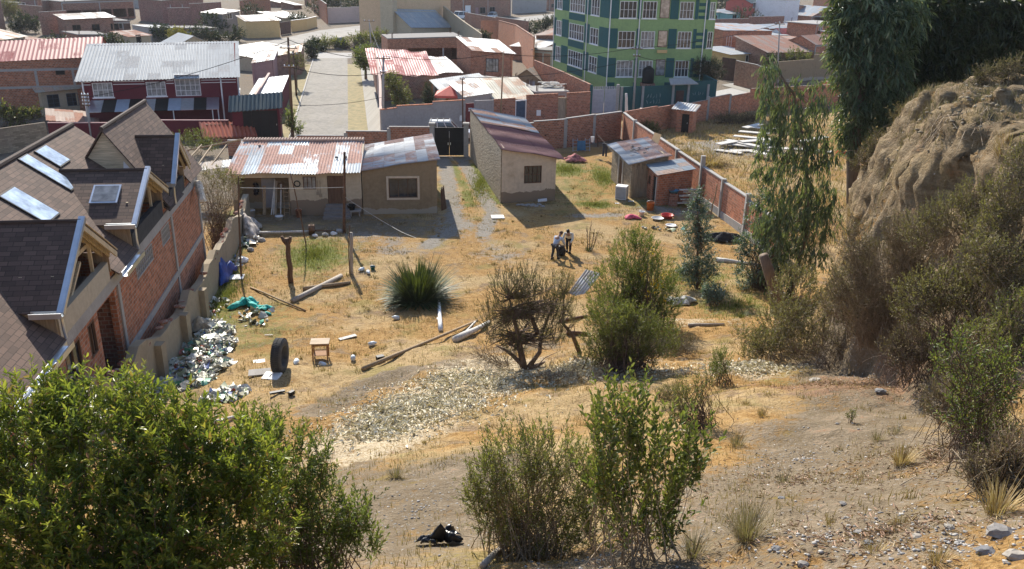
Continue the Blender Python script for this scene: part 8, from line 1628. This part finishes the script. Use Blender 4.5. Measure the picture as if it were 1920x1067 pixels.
# bottle heaps: countless pieces
def trash(name, spots, n, seed, seed_c):
    g = np.random.default_rng(seed); V_ = []; F_ = []; Tn = []; k0 = 0
    for i in range(n):
        px, py, rx, ry, hh = spots[g.integers(len(spots))]; c = T(px, py); a = g.random() * 6.28; r = math.sqrt(g.random()); x = c[0] + rx * r * math.cos(a); y = c[1] + ry * r * math.sin(a); z = hz(x, y) + hh * (1 - r) * g.random() + .06
        d = unit(g.normal(0, 1, 3)); d[2] *= .5; d = unit(d); s = unit(np.cross(d, [0, 0, 1.]) + 1e-6); t = np.cross(s, d); L = g.uniform(.1, .26); w = g.uniform(.03, .075); C = np.array([x, y, z]); tv = g.random()
        if g.random() < .6:
            for q, rr in ((0, w), (.62, w), (.85, w * .4), (1, w * .38)):
                for j in range(6): V_.append(C + d * L * q + (s * math.cos(j * 1.047) + t * math.sin(j * 1.047)) * rr)
            for q in range(3):
                for j in range(6): F_.append((k0 + q * 6 + j, k0 + q * 6 + (j + 1) % 6, k0 + (q + 1) * 6 + (j + 1) % 6, k0 + (q + 1) * 6 + j))
            k0 += 24; Tn += [tv] * 24
        else:
            for u in (-1, 0, 1):
                for v in (-1, 0, 1): V_.append(C + d * L * .9 * u + s * L * .75 * v + t * g.normal(0, .07))
            for u in range(2):
                for v in range(2): F_.append((k0 + u * 3 + v, k0 + u * 3 + v + 1, k0 + u * 3 + v + 4, k0 + u * 3 + v + 3))
            k0 += 9; Tn += [tv] * 9
    gm = NG(name + ' plastic'); f = gm.n('SeparateColor', {0: gm.n('Attribute', attribute_name='tint').outputs['Color']}).outputs[0]
    gm.P(Base_Color=gm.ramp(f, [(0, (.42, .41, .33)), (.3, (.60, .57, .47)), (.42, (.33, .37, .22)), (.55, (.48, .48, .40)), (.68, (.08, .28, .20)), (.73, (.66, .63, .54)), (.85, (.40, .32, .21)), (.91, (.10, .16, .38)), (.94, (.68, .68, .66)), (.98, (.40, .10, .06))], 'CONSTANT'), Roughness=.4, Specular_IOR_Level=.4)
    o = np_mesh(name, np.array(V_), np.array(F_), gm.m, None, np.array(Tn)); return tag(o, kind='stuff')
trash('plastic_waste', [(395, 650, 1.1, 1.2, .4), (375, 690, 1.2, 1.1, .5), (350, 715, 1.0, 1.0, .4), (405, 625, .7, .8, .3), (345, 690, .8, 1., .2), (330, 725, .8, 1.0, .2), (385, 615, .7, .6, .3)], 2600, 71, 0); trash('plastic_waste', [(420, 748, .75, .7, .35)], 520, 72, 1)
trash('rubble_scraps', [(395, 580, .6, 1.4, .1), (465, 455, .8, 1.2, .5), (430, 500, .6, 1.6, .15), (460, 600, 1.5, 1.5, .02)], 150, 73, 2); trash('rubble_scraps', [(1250, 430, 1.6, .6, .05), (1345, 448, 1.2, .8, .1)], 36, 74, 3)
cloth('sack', 'half full woven sack lying at the head of the bottle heap', 'sack', 378, 622, .55, .45, .6, plain('woven sack', (.40, .34, .25), .85, 0, .3, 6), 21, 14, .2)
# board pile in the straw field
bp = [(1340, 283, 1390, 290), (1350, 272, 1420, 282), (1362, 268, 1440, 288), (1375, 262, 1430, 268), (1385, 255, 1440, 262), (1395, 250, 1425, 246), (1370, 285, 1440, 285), (1400, 262, 1450, 280), (1410, 290, 1440, 300), (1345, 278, 1380, 272), (1388, 275, 1452, 272), (1400, 248, 1450, 256), (1480, 280, 1560, 288), (1500, 270, 1548, 262), (1430, 282, 1500, 290)]
for i, (a, b, c, d) in enumerate(bp):
    A_ = at(a, b); B_ = at(c, d); mb = MB(); z = .12 + .09 * (i % 6); mb.beam((0, 0, z), (B_.x - A_.x, B_.y - A_.y, z + .15 * ((i * 7) % 3 - 1) * .5 + .1), .75, .07); tag(mb.build('old_board', M['wood_w'], loc=A_), 'weathered white board in the loose pile in the straw field', 'board', 'weathered boards piled in the straw field')
cloth('red_cloth', 'red cloth hanging in the scrub behind the slender eucalyptus', 'cloth', 1577, 290, .4, .3, .5, plain('bright red cloth', (.55, .05, .03), .8), 31, 8, .2)
# ------------------------------------------------------------------ poles and wires of the street
def utility(label, base, top, r0, r1, mat='concrete', arms=(), y=None, base_z=0.):
    B = Vector((*G(*base)[:2], 0)); tz = Vector(YP(top[0], top[1], B.y)); up_ = thing('utility_pole', label, 'pole', B); L = tz - B; mb = MB(); mb.tube([(0, 0, -.3), L * .5, L], [r0, (r0 + r1) / 2, r1], 9); mb.build('shaft', M[mat], up_, True)
    for f, w in arms:
        mb = MB(); c = L * f; mb.beam(c + Vector((-w / 2, -.1, 0)), c + Vector((w / 2, -.1, 0)), .09, .09); ar = mb.build('cross_arm', M['wood_d'], up_)
        for k in (-.4, 0, .4): mb = MB(); mb.lathe(c + Vector((w * k, -.1, .045)), [(.001, 0), (.05, 0), (.06, .08), (.03, .16), (.001, .17)], 8); mb.build('insulator', M['steel'], ar)
    return B, tz
uP = {}
uP[0] = utility('concrete street pole in front of the grey corner wall', (717, 243), (719, 105), .17, .1, 'concrete', [(.97, 1.4), (.78, .5)])
uP[1] = utility('dark leaning wooden pole on the left street verge', (549, 262), (540, 70), .16, .09, 'wood_d', [(.9, 1.6), (.72, 1.0)])
uP[2] = utility('grey pole rising from the brick street wall', (938, 236), (944, 98), .09, .06, 'wood', [])
uP[3] = utility('thin dark pole beside the maroon door', (868, 242), (867, 145), .08, .06, 'wood_d', [(.97, .5)])
uP[4] = utility('grey street pole in front of the teal wall', (1187, 213), (1195, 85), .14, .09, 'concrete', [(.95, 1.2), (.85, .8)])
uP[5] = utility('pale pole left of the burgundy house front', (172, 262), (160, 176), .13, .1, 'concrete', [(.97, .7), (.9, .7), (.83, .7), (.76, .7)])
uP[6] = utility('slim lamp pole at the head of the street', (698, 110), (692, 38), .14, .06, 'concrete', [(.98, 1.8)])
uP[7] = utility('leaning white pole behind the tan earth wall', (1547, 145), (1561, 52), .16, .1, 'whitep', [])
uP[8] = utility('tall grey pole beside the hanging eucalyptus', (1457, 160), (1462, 40), .13, .08, 'concrete', [(.96, 1.4)])
uP[9] = utility('second dark pole on the left verge behind the leaning one', (556, 180), (549, 95), .12, .08, 'wood_d', [(.92, 1.2)])
w_ = [(0, 1, .2, 'first cable over the street to the leaning pole'), (0, 2, 0, 'cable from the concrete street pole to the grey wall pole'), (2, 4, .2, 'cable from the grey wall pole to the teal wall pole'), (1, 5, .3, 'cable from the leaning pole past the burgundy house'), (4, 8, .3, 'cable from the teal wall pole towards the tall grey pole'), (6, 0, .1, 'cable running down from the street lamp pole')]
for a, b, dz_, lab in w_: wire('cable', lab, 'cable', [uP[a][1] - Vector((0, 0, dz_)), uP[b][1] - Vector((0, 0, dz_))], .025, 'blackiron', .5)
wire('cable', 'second lower cable over the street to the leaning pole', 'cable', [uP[0][0].lerp(uP[0][1], .78), uP[1][0].lerp(uP[1][1], .72)], .025, 'blackiron', .5); wire('cable', 'lowest cable crossing the street near the yard wall', 'cable', [uP[0][0].lerp(uP[0][1], .45), uP[1][0].lerp(uP[1][1], .35)], .02, 'blackiron', .3)
wire('cable', 'cable in front of the green building to the dark pole by the maroon door', 'cable', [uP[3][1], uP[4][0].lerp(uP[4][1], .8)], .025, 'blackiron', .6); wire('cable', 'cable from the teal wall pole to the right end of the green building', 'cable', [uP[4][0].lerp(uP[4][1], .85), Vector(YP(1310, 110, 106))], .025, 'blackiron', .5)
# ------------------------------------------------------------------ vehicles
def car(label, cat, loc, rz, L, W, H_, paint, van=False, rack=False):
    rt = thing('parked_car', label, cat, loc, rz); hL, hW = L / 2, W / 2; z1 = H_ * .52; z0 = .28
    # body profile side view (x along length)
    pf = [(-hL, z0), (-hL, z1 * .98), (-hL + .1, z1), (hL * .55, z1), (hL - .1, z1 * .86), (hL, z1 * .7), (hL, z0)] if not van else [(-hL, z0), (-hL, z1), (hL * .8, z1), (hL, z1 * .8), (hL, z0)]
    mb = MB(); n = len(pf)
    for s, sc in ((-1, .94), (-1, 1), (1, 1), (1, .94)): pass
    A_ = [(x, -hW, z) for x, z in pf]; B_ = [(x, hW, z) for x, z in pf]; mb.add(A_ + B_, [tuple(range(n)), tuple(range(n, 2 * n))[::-1]] + [(i, n + i, n + (i + 1) % n, (i + 1) % n) for i in range(n)])
    b = mb.build('body', paint, rt); bv = b.modifiers.new('b', 'BEVEL'); bv.width = .08; bv.segments = 3
    cx0, cx1 = (-hL + .06, hL * .42) if not van else (-hL + .04, hL * .72); ins = .14; tx0, tx1 = cx0 + .3 * (0 if van else 1), cx1 - (.75 if not van else .45); k = hW - .05
    mb = MB(); mb.hexa([(cx0, -k, z1 + .003), (cx1, -k, z1 + .003), (cx1, k, z1 + .003), (cx0, k, z1 + .003)], [(tx0, -k + ins, H_ - .06), (tx1, -k + ins, H_ - .06), (tx1, k - ins, H_ - .06), (tx0, k - ins, H_ - .06)]); g_ = mb.build('windows', M['glass'], rt)
    mb = MB(); mb.hexa([(tx0 - .03, -k + ins - .03, H_ - .057), (tx1 + .03, -k + ins - .03, H_ - .057), (tx1 + .03, k - ins + .03, H_ - .057), (tx0 - .03, k - ins + .03, H_ - .057)], [(tx0 + .05, -k + ins + .05, H_), (tx1 - .05, -k + ins + .05, H_), (tx1 - .05, k - ins - .05, H_), (tx0 + .05, k - ins - .05, H_)]); mb.build('roof', paint, rt)
    for s in (-1, 1):
        for fx in (0, .34, .67, 1): mb = MB(); xb = cx0 + (cx1 - cx0) * fx; xt = tx0 + (tx1 - tx0) * fx; mb.beam((xb, s * (k + .012), z1), (xt, s * (k - ins + .012), H_ - .05), .07, .04, (0, 1, 0)); mb.build('pillar', paint, rt)
    for x in (-hL * .62, hL * .62):
        for s in (-1, 1):
            mb = MB(); c = Vector((x, s * (hW - .06), .32)); mb.tube([c - Vector((0, .1, 0)), c + Vector((0, .1, 0))], .32, 16); wh = mb.build('wheel', M['blackiron'], rt); mb = MB(); mb.tube([c + Vector((0, s * .101, 0)), c + Vector((0, s * .115, 0))], .19, 12); mb.build('rim', M['steel'], wh)
    for s in (-1, 1): mb = MB(); mb.box(hL - .02, hL + .03, s * hW * .72 - .16, s * hW * .72 + .16, z1 * .66, z1 * .86); mb.build('headlight', M['whitep'], rt); mb = MB(); mb.box(-hL - .03, -hL + .02, s * hW * .78 - .1, s * hW * .78 + .1, z1 * .62, z1 * .9); mb.build('tail_light', M['redpaint'], rt); mb = MB(); mb.box(cx1 - .55, cx1 - .4, s * (hW + .1) - .08, s * (hW + .1) + .08, z1 + .05, z1 + .22); mb.build('mirror', M['blackiron'], rt)
    mb = MB(); mb.box(-hL - .06, -hL + .04, -hW + .05, hW - .05, .3, .5); mb.box(hL - .04, hL + .06, -hW + .05, hW - .05, .3, .5); mb.build('bumper', M['blackiron'], rt)
    if rack:
        mb = MB()
        for x in np.linspace(tx0 + .1, tx1 - .1, 4): mb.beam((x, -k + ins, H_ + .1), (x, k - ins, H_ + .1), .05, .05)
        for s in (-1, 1): mb.beam((tx0, s * (k - ins), H_ + .06), (tx1, s * (k - ins), H_ + .06), .05, .05)
        mb.build('roof_rack', M['blackiron'], rt)
    return rt
wp_ = plain('silver paint', (.55, .57, .58), .3, .3, .05); wp2 = plain('white paint gloss', (.75, .75, .74), .3, 0, .04)
pc = G(838, 262); car('silver estate car with roof rack parked outside the black yard gate', 'car', (pc[0] + .2, pc[1] + .3, 0), R(4), 4.3, 1.75, 1.75, wp_, rack=True)
pc = G(862, 36); car('white van parked beside the beige sloping wall', 'van', (pc[0], pc[1], 0), R(180), 4.6, 1.8, 2.0, wp2, van=True)
pc = G(922, 34); car('white car parked in front of the brown brick house', 'car', (pc[0], pc[1], 0), R(250), 4.0, 1.7, 1.55, wp2)
# ------------------------------------------------------------------ camera, sun, sky
cd = bpy.data.cameras.new('camera'); cam = bpy.data.objects.new('camera', cd); COL.objects.link(cam)
cd.sensor_width = 36; cd.lens = 30.0; cd.clip_start = .3; cd.clip_end = 6000
m = Matrix(((RT[0], UP[0], -FW[0], 0), (RT[1], UP[1], -FW[1], 0), (RT[2], UP[2], -FW[2], CH), (0, 0, 0, 1))); cam.matrix_world = m
SC.camera = cam
SEL, SAZ = R(34), math.atan2(-1.7, 5.4)          # sun stands beyond the yard, slightly left
sdv = Vector((math.sin(SAZ) * math.cos(SEL), math.cos(SAZ) * math.cos(SEL), math.sin(SEL)))
sl = bpy.data.lights.new('sun', 'SUN'); sl.energy = 4.5; sl.angle = R(.6); sl.color = (1, .93, .82)
so = bpy.data.objects.new('sun', sl); COL.objects.link(so); so.rotation_euler = (-sdv).to_track_quat('-Z', 'Y').to_euler(); so.location = (0, 60, 80)
wd = bpy.data.worlds.new('World'); SC.world = wd; wd.use_nodes = True; nt = wd.node_tree
sk = nt.nodes.new('ShaderNodeTexSky'); sk.sky_type = 'NISHITA'; sk.sun_disc = False; sk.sun_elevation = SEL; sk.sun_rotation = SAZ; sk.altitude = 3800; sk.dust_density = 5.; sk.ozone_density = 0.
bg = nt.nodes['Background']; bg.inputs[1].default_value = .15; nt.links.new(sk.outputs[0], bg.inputs[0])
SC.view_settings.view_transform = 'Standard'; SC.view_settings.look = 'None'; SC.view_settings.exposure = .95; SC.view_settings.gamma = 1
SC.cycles.max_bounces = 6; SC.cycles.diffuse_bounces = 3; SC.cycles.glossy_bounces = 2; SC.cycles.transmission_bounces = 3; SC.cycles.use_denoising = True
# ------------------------------------------------------------------ thin valley haze
mb = MB(); mb.box(-1600, 1600, -320, 2500, -3, 150); hz_o = mb.build('haze', None); hz_o.data.materials.clear(); tag(hz_o, kind='stuff')
hm = bpy.data.materials.new('haze'); hm.use_nodes = True; t = hm.node_tree; t.nodes.clear(); ov = t.nodes.new('ShaderNodeOutputMaterial'); pv = t.nodes.new('ShaderNodeVolumePrincipled'); pv.inputs['Color'].default_value = (.9, .92, .95, 1); pv.inputs['Density'].default_value = .00013; pv.inputs['Anisotropy'].default_value = .2
t.links.new(pv.outputs[0], ov.inputs['Volume']); hz_o.data.materials.append(hm); SC.cycles.volume_step_rate = 20; SC.cycles.volume_bounces = 0
